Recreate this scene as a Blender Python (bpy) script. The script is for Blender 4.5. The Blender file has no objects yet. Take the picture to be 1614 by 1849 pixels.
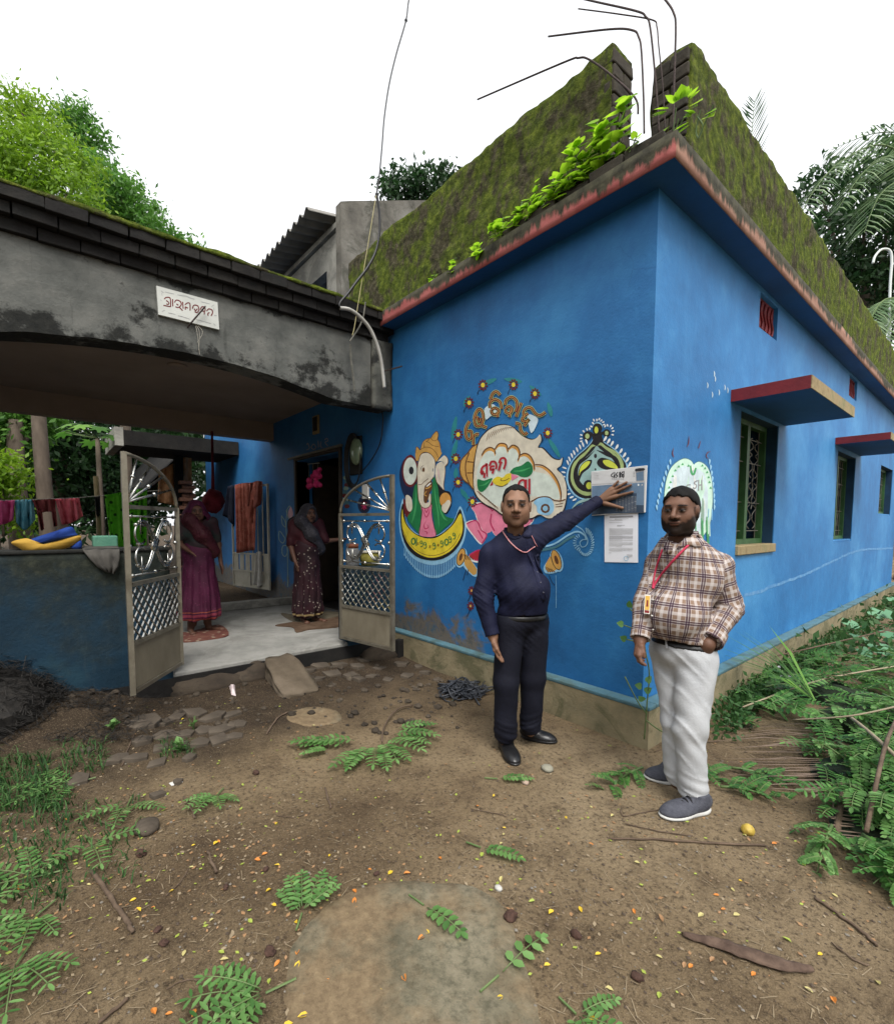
import bpy, bmesh, math, random
import numpy as np
from mathutils import Vector, Matrix, Euler, noise as mnoise
SC = bpy.context.scene
COL = SC.collection
rng = random.Random(7)
# ------------------------------------------------------------------ camera (calibrated from the photograph's vanishing points)
F_PX, C_X, C_Y, YAW, PITCH, ROLL = 860.513, 807.0, 1001.83, 0.86674, -0.06584, 0.0045
CAM = np.array([1.5757, -3.109, 1.5])
_f = np.array([-math.sin(YAW)*math.cos(PITCH), math.cos(YAW)*math.cos(PITCH), math.sin(PITCH)])
_r = np.array([math.cos(YAW), math.sin(YAW), 0.0]); _u = np.cross(_r, _f)
_r, _u = _r*math.cos(ROLL)+_u*math.sin(ROLL), -_r*math.sin(ROLL)+_u*math.cos(ROLL)
cam_d = bpy.data.cameras.new("camera"); cam = bpy.data.objects.new("camera", cam_d); COL.objects.link(cam)
cam.matrix_world = Matrix(((_r[0], _u[0], -_f[0], CAM[0]), (_r[1], _u[1], -_f[1], CAM[1]), (_r[2], _u[2], -_f[2], CAM[2]), (0, 0, 0, 1)))
cam_d.sensor_fit = 'HORIZONTAL'; cam_d.sensor_width = 36.0
cam_d.lens = 36.0*F_PX/1614.0; cam_d.shift_y = (C_Y-924.5)/1614.0
cam_d.clip_start = 0.05; cam_d.clip_end = 600.0
SC.camera = cam
# ------------------------------------------------------------------ overcast sky, one soft sun, exposure
SUN_EL, SUN_AZ = math.radians(58), math.radians(118)      # azimuth measured clockwise from +Y
wd = bpy.data.worlds.new("World"); SC.world = wd; wd.use_nodes = True
wn = wd.node_tree.nodes; wl = wd.node_tree.links; wn.clear()
wo = wn.new("ShaderNodeOutputWorld"); wb = wn.new("ShaderNodeBackground")
sky = wn.new("ShaderNodeTexSky"); sky.sky_type = 'NISHITA'; sky.sun_disc = False
sky.sun_elevation = SUN_EL; sky.sun_rotation = SUN_AZ; sky.dust_density = 6.0; sky.air_density = 1.0; sky.ozone_density = 1.0
hs = wn.new("ShaderNodeHueSaturation"); hs.inputs["Saturation"].default_value = 0.10
mixw = wn.new("ShaderNodeMixRGB"); mixw.inputs[0].default_value = 0.55; mixw.inputs[2].default_value = (10.4, 10.6, 10.9, 1)
wl.new(sky.outputs[0], hs.inputs["Color"]); wl.new(hs.outputs[0], mixw.inputs[1]); wl.new(mixw.outputs[0], wb.inputs[0])
wb.inputs[1].default_value = 0.08
wl.new(wb.outputs[0], wo.inputs[0])
sd = bpy.data.lights.new("sun", 'SUN'); sd.energy = 1.5; sd.angle = math.radians(28); sd.color = (1.0, 0.965, 0.91)
sun = bpy.data.objects.new("sun", sd); COL.objects.link(sun)
_sdir = Vector((math.sin(SUN_AZ)*math.cos(SUN_EL), math.cos(SUN_AZ)*math.cos(SUN_EL), math.sin(SUN_EL)))
sun.rotation_euler = _sdir.to_track_quat('Z', 'Y').to_euler()
SC.view_settings.view_transform = 'Standard'; SC.view_settings.look = 'None'
SC.view_settings.gamma = 1.0; SC.view_settings.use_curve_mapping = False
SC.view_settings.exposure = 1.22
SC.render.engine = 'CYCLES'
SC.cycles.max_bounces = 5; SC.cycles.diffuse_bounces = 2; SC.cycles.transparent_max_bounces = 8
# ------------------------------------------------------------------ helpers
def H(x, y, ax, val):
    "point of the place seen at photo pixel (x, y) on the plane axis=val"
    d = _f + _r*(x-C_X)/F_PX - _u*(y-C_Y)/F_PX
    return CAM + d*((val-CAM[ax])/d[ax])
def proj(P):
    d = np.asarray(P, float)-CAM
    return C_X+F_PX*(d@_r)/(d@_f), C_Y-F_PX*(d@_u)/(d@_f)
def fbm(x, y, z=0.0, o=3):
    s, a, t = 0.0, 1.0, 0.0
    for i in range(o):
        s += a*mnoise.noise((x*2**i, y*2**i, z*2**i+i*7.3)); t += a; a *= 0.5
    return s/t
def sm(t, a, b):
    t = min(1.0, max(0.0, (t-a)/(b-a))); return t*t*(3-2*t)
def gz(x, y):
    "height of the ground"
    z = 0.012*fbm(x*1.3, y*1.3) + 0.006*fbm(x*5, y*5)
    z += 0.20*sm(-x, 1.9, 3.0)*sm(-y, 2.3, 3.0)*(1+0.3*fbm(x*3, y*3, 2))       # debris banked up against the low wall
    z += 0.03*sm(-x, 2.2, 3.0)*sm(y, -2.6, -1.6)
    z += 0.10*sm(-x, 5.5, 6.5) + 0.07*sm(x, 0.9, 2.2)*sm(y, 0.2, 1.5)
    z -= 0.02*sm(x, -0.5, 1.5)*sm(-y, 1.5, 3.0)
    if -12 < x < -0.02 and 0.02 < y < 10.6: z -= 0.25
    return z
def G(x, y, dz=0.0):
    "ground point seen at photo pixel"
    z = 0.0
    for _ in range(4):
        p = H(x, y, 2, z); z = gz(p[0], p[1])
    p = H(x, y, 2, z); return Vector((p[0], p[1], p[2]+dz))
class MB:
    def __init__(s): s.v = []; s.f = []; s.m = []; s.t = []; s.cm = 0; s.ct = 0.5
    def add(s, vs, fs):
        b = len(s.v); s.v += [tuple(map(float, p)) for p in vs]; s.t += [s.ct]*len(vs)
        for f in fs: s.f.append([i+b for i in f]); s.m.append(s.cm)
        return s
    def box(s, x0, x1, y0, y1, z0, z1):
        return s.add([(x0,y0,z0),(x1,y0,z0),(x1,y1,z0),(x0,y1,z0),(x0,y0,z1),(x1,y0,z1),(x1,y1,z1),(x0,y1,z1)],
                     [(0,3,2,1),(4,5,6,7),(0,1,5,4),(1,2,6,5),(2,3,7,6),(3,0,4,7)])
    def obox(s, c, sx, sy, sz, M=None, j=0.0):
        "box centred on c turned by the 3x3 matrix M, corners jittered by j"
        M = M or Matrix.Identity(3); c = Vector(c)
        vs = []
        for dz in (-1, 1):
            for dx, dy in ((-1,-1),(1,-1),(1,1),(-1,1)):
                p = Vector((dx*sx/2, dy*sy/2, dz*sz/2))
                if j: p += Vector((rng.uniform(-j,j), rng.uniform(-j,j), rng.uniform(-j,j)))
                vs.append(c + M @ p)
        return s.add(vs, [(0,3,2,1),(4,5,6,7),(0,1,5,4),(1,2,6,5),(2,3,7,6),(3,0,4,7)])
    def bar(s, a, b, w, h=None):
        "square bar from a to b"
        a, b = Vector(a), Vector(b); d = b-a; L = d.length
        q = d.to_track_quat('Z', 'Y').to_matrix()
        return s.obox((a+b)/2, w, h or w, L, q)
    def tube(s, pts, r, n=6, cap=True):
        pts = [Vector(p) for p in pts]; rr = r if isinstance(r, (list, tuple)) else [r]*len(pts)
        vs = []; up = None
        for i, p in enumerate(pts):
            d = (pts[min(i+1, len(pts)-1)]-pts[max(i-1, 0)])
            if d.length < 1e-9: d = Vector((0,0,1))
            d.normalize()
            if up is None:
                up = Vector((0,0,1)) if abs(d.z) < .9 else Vector((1,0,0))
            a = d.cross(up)
            if a.length < 1e-6: a = d.orthogonal()
            a.normalize(); b = d.cross(a).normalized(); up = -b if b.dot(up) < 0 else b
            for k in range(n):
                t = 2*math.pi*k/n; vs.append(p + a*math.cos(t)*rr[i] + up*math.sin(t)*rr[i])
        fs = []
        for i in range(len(pts)-1):
            for k in range(n):
                fs.append((i*n+k, i*n+(k+1)%n, (i+1)*n+(k+1)%n, (i+1)*n+k))
        if cap: fs += [tuple(range(n-1,-1,-1)), tuple(range((len(pts)-1)*n, len(pts)*n))]
        return s.add(vs, fs)
    def ball(s, c, r, nu=10, nv=7, f=None, M=None):
        r = (r, r, r) if not isinstance(r, (list, tuple)) else r
        vs = []
        for j in range(nv+1):
            ph = math.pi*j/nv
            for i in range(nu):
                t = 2*math.pi*i/nu
                p = Vector((math.sin(ph)*math.cos(t), math.sin(ph)*math.sin(t), math.cos(ph)))
                k = f(p) if f else 1.0
                p = Vector((p.x*r[0]*k, p.y*r[1]*k, p.z*r[2]*k))
                if M: p = M @ p
                vs.append(Vector(c)+p)
        fs = [(j*nu+i, (j+1)*nu+i, (j+1)*nu+(i+1)%nu, j*nu+(i+1)%nu) for j in range(nv) for i in range(nu)]
        return s.add(vs, fs)
    def sheet(s, P, close=False):
        "quad grid from rows of points"
        n = len(P[0]); vs = [p for row in P for p in row]
        fs = [(i*n+k, i*n+k+1, (i+1)*n+k+1, (i+1)*n+k) for i in range(len(P)-1) for k in range(n-1)]
        return s.add(vs, fs)
ORG = {}
def link(o, parent=None):
    COL.objects.link(o)
    if parent is not None: o.parent = parent; ORG[o] = ORG[parent]
    return o
def mk(name, mb, mats, parent=None, smooth=False, origin=None):
    "one mesh object from a builder in world coordinates"
    org = ORG[parent] if parent is not None else Vector(origin) if origin is not None else Vector((0,0,0))
    me = bpy.data.meshes.new(name)
    me.from_pydata([(p[0]-org.x, p[1]-org.y, p[2]-org.z) for p in mb.v], [], mb.f)
    for m in (mats if isinstance(mats, (list, tuple)) else [mats]): me.materials.append(m)
    me.polygons.foreach_set("material_index", mb.m)
    if smooth: me.polygons.foreach_set("use_smooth", [True]*len(me.polygons))
    if any(t != 0.5 for t in mb.t):
        at = me.attributes.new("tint", 'FLOAT', 'POINT'); at.data.foreach_set("value", mb.t)
    me.update()
    o = bpy.data.objects.new(name, me)
    if parent is None: o.location = org; ORG[o] = org
    return link(o, parent)
def tag(o, label=None, cat=None, group=None, kind=None):
    if label: o["label"] = label
    if cat: o["category"] = cat
    if group: o["group"] = group
    if kind: o["kind"] = kind
    return o
def thing(name, loc, label, cat, group=None):
    o = bpy.data.objects.new(name, None); o.location = loc; o.empty_display_size = 0.1
    COL.objects.link(o); ORG[o] = Vector(loc)
    return tag(o, label, cat, group)
def bevel(o, w=0.006, seg=1):
    m = o.modifiers.new("edge", 'BEVEL'); m.width = w; m.segments = seg; m.limit_method = 'ANGLE'; m.angle_limit = math.radians(40)
    return o
def crs(pts, n=6, closed=False):
    "Catmull-Rom through points (any dimension)"
    P = [np.array(p, float) for p in pts]; out = []; N = len(P)
    rngi = range(N) if closed else range(N-1)
    for i in rngi:
        g = (lambda k: P[k % N]) if closed else (lambda k: P[min(max(k, 0), N-1)])
        a, b, c, d = g(i-1), g(i), g(i+1), g(i+2)
        for k in range(n):
            t = k/n
            out.append(0.5*((2*b)+(-a+c)*t+(2*a-5*b+4*c-d)*t*t+(-a+3*b-3*c+d)*t**3))
    if not closed: out.append(P[-1])
    return out
# ------------------------------------------------------------------ materials
def srgb(r, g, b):
    f = lambda c: (c/255/12.92 if c/255 <= 0.04045 else ((c/255+0.055)/1.055)**2.4)
    return (f(r), f(g), f(b), 1.0)
class NT:
    def __init__(s, name, rough=0.8, metal=0.0, spec=0.5):
        s.m = bpy.data.materials.new(name); s.m.use_nodes = True; s.n = s.m.node_tree.nodes; s.l = s.m.node_tree.links
        s.b = s.n["Principled BSDF"]; s.b.inputs["Roughness"].default_value = rough; s.b.inputs["Metallic"].default_value = metal
        s.b.inputs["Specular IOR Level"].default_value = spec
        s.tc = s.n.new("ShaderNodeTexCoord"); s.co = s.tc.outputs["Object"]
    def map(s, sc=(1,1,1), rot=(0,0,0), src=None):
        m = s.n.new("ShaderNodeMapping"); m.inputs["Scale"].default_value = sc; m.inputs["Rotation"].default_value = rot
        s.l.new(src or s.co, m.inputs[0]); return m.outputs[0]
    def noise(s, scale=5, detail=4, rough=0.55, src=None, dist=0.0):
        t = s.n.new("ShaderNodeTexNoise"); t.inputs["Scale"].default_value = scale; t.inputs["Detail"].default_value = detail
        t.inputs["Roughness"].default_value = rough; t.inputs["Distortion"].default_value = dist
        s.l.new(src or s.co, t.inputs["Vector"]); return t.outputs[0]
    def vor(s, scale=5, feat='F1', src=None, out="Distance"):
        t = s.n.new("ShaderNodeTexVoronoi"); t.feature = feat; t.inputs["Scale"].default_value = scale
        s.l.new(src or s.co, t.inputs["Vector"]); return t.outputs[out]
    def ramp(s, src, stops, interp='LINEAR'):
        r = s.n.new("ShaderNodeValToRGB"); e = r.color_ramp.elements; r.color_ramp.interpolation = interp
        e[0].position, e[0].color = stops[0][0], col4(stops[0][1]); e[1].position, e[1].color = stops[-1][0], col4(stops[-1][1])
        for p, c in stops[1:-1]:
            x = e.new(p); x.color = col4(c)
        s.l.new(src, r.inputs[0]); return r.outputs[0]
    def mix(s, fac, a, b, mode='MIX'):
        m = s.n.new("ShaderNodeMixRGB"); m.blend_type = mode
        for i, x in ((0, fac), (1, a), (2, b)):
            if isinstance(x, (int, float)): m.inputs[i].default_value = x if i == 0 else (x, x, x, 1)
            elif isinstance(x, (tuple, list)): m.inputs[i].default_value = col4(x)
            else: s.l.new(x, m.inputs[i])
        return m.outputs[0]
    def math(s, op, a, b=0.0, c=None):
        m = s.n.new("ShaderNodeMath"); m.operation = op
        for i, x in enumerate((a, b, c)):
            if x is None: continue
            if isinstance(x, (int, float)): m.inputs[i].default_value = x
            else: s.l.new(x, m.inputs[i])
        return m.outputs[0]
    def sep(s, src=None):
        x = s.n.new("ShaderNodeSeparateXYZ"); s.l.new(src or s.co, x.inputs[0]); return x.outputs
    def attr(s, name, out="Fac"):
        a = s.n.new("ShaderNodeAttribute"); a.attribute_name = name; return a.outputs[out]
    def rnd(s):
        return s.n.new("ShaderNodeObjectInfo").outputs["Random"]
    def bump(s, h, strength=0.3, dist=0.01, chain=None):
        b = s.n.new("ShaderNodeBump"); b.inputs["Strength"].default_value = strength; b.inputs["Distance"].default_value = dist
        s.l.new(h, b.inputs["Height"])
        if chain: s.l.new(chain, b.inputs["Normal"])
        s.l.new(b.outputs[0], s.b.inputs["Normal"]); return b.outputs[0]
    def col(s, c):
        if isinstance(c, (tuple, list)): s.b.inputs["Base Color"].default_value = col4(c)
        else: s.l.new(c, s.b.inputs["Base Color"])
        return s
    def rough(s, v): s.l.new(v, s.b.inputs["Roughness"]); return s
def col4(c): return tuple(c) if len(c) == 4 else tuple(c)+(1.0,)
def plain(name, stops, scale=6, rough=0.8, bump=0.0, bscale=40, metal=0.0, spec=0.4, stretch=(1,1,1), detail=5, dist=0.01):
    "noise-varied colour with fine relief"
    t = NT(name, rough, metal, spec)
    v = t.map(stretch)
    if len(stops) == 1: t.col(stops[0])
    else:
        k = len(stops)-1
        t.col(t.ramp(t.noise(scale, detail, 0.6, v), [(0.3+0.4*i/k, c) for i, c in enumerate(stops)]))
    if bump: t.bump(t.noise(bscale, 5, 0.6, v), bump, dist)
    return t.m
# ------------------------------------------------------------------ wall paints and plasters
def wall_paint(name, base, light, dark, low, low_h, low_amt, grime_x=None):
    t = NT(name, 0.62, 0, 0.35)
    n1 = t.noise(0.7, 3, 0.5); n2 = t.noise(9, 6, 0.65)
    c = t.ramp(t.math('ADD', t.math('MULTIPLY', n1, 0.6), t.math('MULTIPLY', t.noise(3.3, 6, 0.7), 0.4)), [(0.36, dark), (0.5, base), (0.63, light)])
    st = t.noise(1.0, 5, 0.6, t.map((7, 7, 0.5)))                    # vertical rain streaks
    c = t.mix(t.ramp(st, [(0.55, (0,0,0)), (0.8, (0.35,)*3)]), c, light)
    c = t.mix(t.ramp(st, [(0.2, (0.30,)*3), (0.42, (0,0,0))]), c, dark)
    z = t.sep()[2]
    # damp, algae and flaking along the foot of the wall
    f = t.math('ADD', t.math('MULTIPLY', t.math('SUBTRACT', low_h, z), 1.5), t.math('MULTIPLY', t.math('SUBTRACT', t.noise(3.2, 6, 0.7, None, 0.6), 0.5), 1.6))
    if grime_x is not None:
        x = t.sep()[0]
        f = t.math('ADD', f, t.math('MINIMUM', t.math('MULTIPLY', t.math('SUBTRACT', grime_x, x), 0.45), 0.30))
    lowc = t.ramp(n2, [(0.3, low[0]), (0.5, low[1]), (0.7, low[2])])
    c = t.mix(t.math('MULTIPLY', t.ramp(f, [(0.35, (0,0,0)), (0.55, (1,1,1))]), low_amt), c, lowc)
    sp = t.ramp(t.noise(23, 3, 0.8), [(0.74, (0,0,0)), (0.78, (1,1,1))])   # little chips
    c = t.mix(t.math('MULTIPLY', sp, 0.35), c, dark)
    cr = t.vor(1.7, 'DISTANCE_TO_EDGE', t.mix(0.12, t.co, t.noise(5, 4), 'ADD')); c = t.mix(t.math('MULTIPLY', t.math('MULTIPLY', t.ramp(cr, [(0.0, (1,1,1)), (0.006, (0,0,0))]), t.ramp(t.noise(1.1, 2), [(0.52, (0,0,0)), (0.6, (1,1,1))])), 0.55), c, dark)
    t.col(c)
    b1 = t.bump(t.noise(55, 5, 0.65), 0.35, 0.006)
    t.bump(t.noise(4, 4, 0.6), 0.35, 0.02, b1)
    return t.m
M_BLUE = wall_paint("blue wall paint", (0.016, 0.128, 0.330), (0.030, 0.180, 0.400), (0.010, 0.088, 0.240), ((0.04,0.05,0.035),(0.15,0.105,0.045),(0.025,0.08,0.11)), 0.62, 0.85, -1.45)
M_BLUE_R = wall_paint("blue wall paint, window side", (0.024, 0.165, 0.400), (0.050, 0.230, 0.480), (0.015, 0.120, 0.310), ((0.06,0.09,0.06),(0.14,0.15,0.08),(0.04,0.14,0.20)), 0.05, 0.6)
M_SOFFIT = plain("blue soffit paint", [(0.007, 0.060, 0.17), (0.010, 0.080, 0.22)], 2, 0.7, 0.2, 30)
def concrete(name, a, b, c, stain=(0.008,0.009,0.008), amt=0.75, rough=0.9):
    t = NT(name, rough, 0, 0.25)
    base = t.ramp(t.noise(2.6, 7, 0.65), [(0.3, a), (0.5, b), (0.7, c)])
    s = t.noise(1.7, 8, 0.72, t.map((1, 1, 1.3)), 0.8)
    base = t.mix(t.math('MULTIPLY', t.ramp(s, [(0.50, (0,0,0)), (0.58, (1,1,1))]), amt), base, stain)
    cr = t.vor(3.0, 'DISTANCE_TO_EDGE', t.map((1, 1, 1)))
    t.col(base)
    b1 = t.bump(t.noise(45, 6, 0.7), 0.5, 0.008); t.bump(t.noise(7, 6, 0.7), 0.5, 0.02, b1)
    return t.m
M_CONC0 = concrete("weathered beam plaster", (0.10,0.11,0.105), (0.17,0.18,0.165), (0.24,0.245,0.22))
M_CONC2 = concrete("grey concrete", (0.16,0.155,0.14), (0.25,0.24,0.21), (0.33,0.32,0.28), (0.05,0.05,0.04), 0.35)
M_DARKBRICK = concrete("soot dark brick", (0.006,0.0058,0.0055), (0.011,0.010,0.0095), (0.022,0.020,0.017), (0.01,0.011,0.01), 0.5)
M_CEIL = plain("cream ceiling distemper", [(0.21,0.165,0.13),(0.28,0.22,0.175)], 1.5, 0.85, 0.1, 30)
t = NT("weathered beam plaster", 0.95, 0, 0.2); z = t.sep()[2]
base = t.ramp(t.noise(3.5, 7, 0.65), [(0.3, (0.065,0.069,0.064)), (0.5, (0.105,0.108,0.10)), (0.7, (0.15,0.15,0.137))])
n = t.noise(2.2, 9, 0.72, t.map((1, 1, 1.2)))
lowb = t.math('MULTIPLY', t.math('SUBTRACT', 3.08, z), 1.5); topb = t.math('MULTIPLY', t.math('SUBTRACT', z, 3.50), 4.0)
f = t.math('ADD', t.math('MAXIMUM', t.math('MAXIMUM', lowb, topb), -0.10), t.math('MULTIPLY', t.math('SUBTRACT', n, 0.5), 2.4))
base = t.mix(t.math('MULTIPLY', t.ramp(f, [(0.05, (0,0,0)), (0.22, (1,1,1))]), 0.93), base, t.ramp(t.noise(20, 5, .6), [(.3, (0.006,0.007,0.007)), (.7, (0.020,0.020,0.018))]))
st = t.noise(1.0, 6, 0.7, t.map((9, 9, 0.9)))
base = t.mix(t.ramp(st, [(0.60, (0,0,0)), (0.76, (0.75,)*3)]), base, (0.016,0.017,0.015))
t.col(base); b1 = t.bump(t.noise(45, 6, 0.7), 0.5, 0.008); t.bump(t.noise(7, 6, 0.7), 0.5, 0.02, b1); M_CONC = t.m
def moss(name, amt, lo=(0.02,0.018,0.012)):
    t = NT(name, 0.95, 0, 0.15)
    n = t.noise(3.0, 8, 0.72); n2 = t.noise(14, 7, 0.7); st = t.noise(2.6, 6, 0.7, t.map((2.2, 2.2, 1.0)))
    soil = t.ramp(n2, [(0.3, lo), (0.5, (0.075,0.066,0.036)), (0.72, (0.17,0.15,0.095))])
    green = t.ramp(n2, [(0.3, (0.028,0.044,0.007)), (0.5, (0.105,0.140,0.018)), (0.72, (0.24,0.29,0.035))])
    f = t.math('ADD', t.math('MULTIPLY', n, 0.65), t.math('MULTIPLY', st, 0.5))
    t.col(t.mix(t.ramp(f, [(0.62-amt, (0,0,0)), (0.70-amt, (1,1,1))]), soil, green))
    b1 = t.bump(t.noise(70, 6, 0.75), 0.9, 0.012); t.bump(t.noise(16, 7, 0.75), 1.0, 0.06, b1)
    return t.m
M_MOSS = moss("mossy black parapet plaster", 0.105)
M_MOSS_L = moss("mossy parapet plaster with dark streaks", 0.10)
def fascia(name, c1, c2):
    t = NT(name, 0.85, 0, 0.2)
    base = t.ramp(t.noise(5, 6, 0.65), [(0.3, c1), (0.7, c2)])
    z = t.sep()[2]
    f = t.math('ADD', t.math('MULTIPLY', t.math('SUBTRACT', z, 3.735), 6.5), t.math('MULTIPLY', t.math('SUBTRACT', t.noise(2.5, 6, 0.7, t.map((4,4,0.8))), 0.45), 2.2))
    big = t.noise(0.9, 3, 0.5)
    f = t.math('ADD', f, t.math('MULTIPLY', t.math('SUBTRACT', big, 0.45), 1.6))
    t.col(t.mix(t.ramp(f, [(0.02, (0,0,0)), (0.30, (1,1,1))]), base, t.ramp(t.noise(18, 5, 0.6), [(0.3, (0.018,0.017,0.012)), (0.7, (0.07,0.065,0.04))])))
    t.bump(t.noise(40, 6, 0.7), 0.5, 0.008)
    return t.m
M_FASCIA = fascia("faded red fascia paint", (0.29,0.070,0.066), (0.40,0.135,0.12))
M_FASCIA_R = fascia("faded pink fascia paint", (0.24,0.12,0.085), (0.34,0.20,0.145))
M_PLINTH = concrete("damp plinth plaster", (0.13,0.12,0.075), (0.24,0.20,0.12), (0.30,0.26,0.16), (0.07,0.075,0.035), 0.6)
M_LEDGE = plain("pale turquoise ledge paint", [(0.045,0.075,0.065),(0.065,0.15,0.19),(0.06,0.085,0.06)], 3, 0.8, 0.3, 40)
M_RED = plain("dark red oxide paint", [(0.10,0.006,0.010),(0.19,0.012,0.016)], 5, 0.6, 0.2, 40)
M_OCHRE = plain("bare ochre concrete edge", [(0.20,0.15,0.075),(0.30,0.23,0.12),(0.17,0.17,0.08)], 8, 0.9, 0.4, 40)
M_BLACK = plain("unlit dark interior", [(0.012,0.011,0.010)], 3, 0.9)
M_GREENWOOD = plain("green window paint", [(0.018,0.06,0.018),(0.045,0.13,0.04)], 6, 0.55, 0.2, 30)
M_REVEAL = plain("dark blue reveal lining", [(0.004,0.022,0.05),(0.009,0.045,0.10)], 4, 0.8, 0.2, 30)  # darker blue than the wall, lines the window openings
M_IRON = plain("dull iron", [(0.10,0.10,0.085),(0.20,0.19,0.16)], 20, 0.6, 0.1, 60, 0.5)
M_RUST = plain("rusty reinforcing steel", [(0.03,0.022,0.02),(0.075,0.05,0.045)], 40, 0.75, 0.4, 120, 0.4)

# ------------------------------------------------------------------ ground: one sheet out to the horizon, fine near the camera
def axis(lo, hi, a, b, step):
    fine = list(np.arange(a, b+1e-6, step)); L = []; x = a; s = step
    while x > lo: s *= 1.45; x -= s; L.append(max(x, lo))
    R = []; x = b; s = step
    while x < hi: s *= 1.45; x += s; R.append(min(x, hi))
    return L[::-1]+fine+R
gx = axis(-220, 200, -4.6, 3.2, 0.035); gy = axis(-120, 260, -3.6, 1.2, 0.035)
mb = MB(); mb.sheet([[(x, y, gz(x, y)) for x in gx] for y in gy])
t = NT("trodden brown earth", 0.95, 0, 0.15)
big = t.noise(0.55, 4, 0.55); mid = t.noise(4.5, 7, 0.7); fine = t.noise(38, 6, 0.75); peb = t.vor(85, 'F1')
c = t.ramp(big, [(0.35, (0.115,0.080,0.046)), (0.50, (0.195,0.142,0.083)), (0.66, (0.270,0.205,0.125))])
c = t.mix(t.ramp(mid, [(0.30, (0.65,)*3), (0.5, (0,0,0))]), c, (0.055,0.036,0.022))
c = t.mix(t.ramp(mid, [(0.58, (0,0,0)), (0.78, (0.5,)*3)]), c, (0.27,0.20,0.125))
# damp dark soil in front of the porch, dry and paler where people walk
xyz = t.sep()
damp = t.math('ADD', t.math('MULTIPLY', t.math('SUBTRACT', -1.10, xyz[0]), 0.80), t.math('MULTIPLY', t.math('SUBTRACT', t.noise(1.4, 5, 0.6), 0.5), 1.6))
c = t.mix(t.math('MULTIPLY', t.ramp(damp, [(0.1, (0,0,0)), (0.9, (1,1,1))]), 0.92), c, t.ramp(mid, [(0.3, (0.018,0.013,0.009)), (0.7, (0.055,0.038,0.025))]))
c = t.mix(t.ramp(fine, [(0.34, (0.85,)*3), (0.5, (0,0,0))]), c, (0.045,0.031,0.020)); c = t.mix(t.ramp(t.noise(110, 4, 0.7), [(0.56, (0,0,0)), (0.70, (0.6,)*3)]), c, (0.33,0.26,0.17))
c = t.mix(t.ramp(peb, [(0.10, (0.45,)*3), (0.22, (0,0,0))]), c, (0.26,0.20,0.14))
t.col(c)
b1 = t.bump(fine, 1.0, 0.022); t.bump(mid, 1.0, 0.05, b1)
M_EARTH = t.m
ground = tag(mk("ground", mb, M_EARTH, smooth=True), "bare brown earth yard strewn with leaves and pebbles", "ground", kind="structure")

# ------------------------------------------------------------------ the blue house
HOUSE = thing("blue_house", (0, 0, 0), "bright blue painted house with mossy roof parapet and wedding mural on its corner walls", "house")
ZS = 3.66                                    # underside of the roof slab
def cells(u0, u1, z0, z1, holes):
    us = sorted({u0, u1, *[h[0] for h in holes], *[h[1] for h in holes]}); zs = sorted({z0, z1, *[h[2] for h in holes], *[h[3] for h in holes]})
    for a, b in zip(us, us[1:]):
        run = None
        for c, d in zip(zs, zs[1:]):
            inside = any(h[0] <= (a+b)/2 <= h[1] and h[2] <= (c+d)/2 <= h[3] for h in holes)
            if not inside:
                if run and abs(run[3]-c) < 1e-9: run[3] = d
                else:
                    if run: yield tuple(run)
                    run = [a, b, c, d]
            elif run: yield tuple(run); run = None
        if run: yield tuple(run)
DOOR = (-5.75, -4.32, 0.18, 2.46)
WINS = [(1.60, 2.65, 1.28, 2.50), (5.25, 6.42, 1.26, 2.52), (8.60, 9.95, 1.69, 2.60)]
VENTS = [(1.94, 2.45, 3.30, 3.61), (5.68, 6.20, 3.34, 3.63)]
mb = MB()
for a, b, c, d in cells(-11.2, 0.0, 0.05, ZS, [DOOR]): mb.box(a, b, 0.0, 0.25, c, d)
wall_m = mk("wall", mb, M_BLUE, HOUSE)
mb = MB()
for a, b, c, d in cells(0.25, 10.68, 0.05, ZS, WINS+VENTS): mb.box(-0.25, 0.0, a, b, c, d)
mb.box(-0.25, 0, 0.0001, 0.25, 0.05, ZS-0.001)      # the return of the corner, skinned in the window-side paint
mb.v = [(x+(0.0025 if x == 0 else 0), y, z) for x, y, z in mb.v]
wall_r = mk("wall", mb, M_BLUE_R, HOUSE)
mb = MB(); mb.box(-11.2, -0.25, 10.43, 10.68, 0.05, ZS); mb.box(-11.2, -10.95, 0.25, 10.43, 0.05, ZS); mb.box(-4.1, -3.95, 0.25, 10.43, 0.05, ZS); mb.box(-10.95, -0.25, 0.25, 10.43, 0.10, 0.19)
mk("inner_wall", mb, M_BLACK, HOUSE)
# plinth with a turquoise painted ledge
mb = MB(); mb.box(-3.02, 0.10, -0.10, 0.0, -0.3, 0.262); mb.box(0.0025, 0.10, 0.0, 10.7, -0.3, 0.262)
mk("plinth", mb, M_PLINTH, HOUSE)
mb = MB(); mb.box(-3.02, 0.103, -0.103, -0.0005, 0.262, 0.292); mb.box(0.003, 0.103, -0.0005, 10.7, 0.262, 0.292)
bevel(mk("plinth_ledge", mb, M_LEDGE, HOUSE), 0.008, 2)
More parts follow.
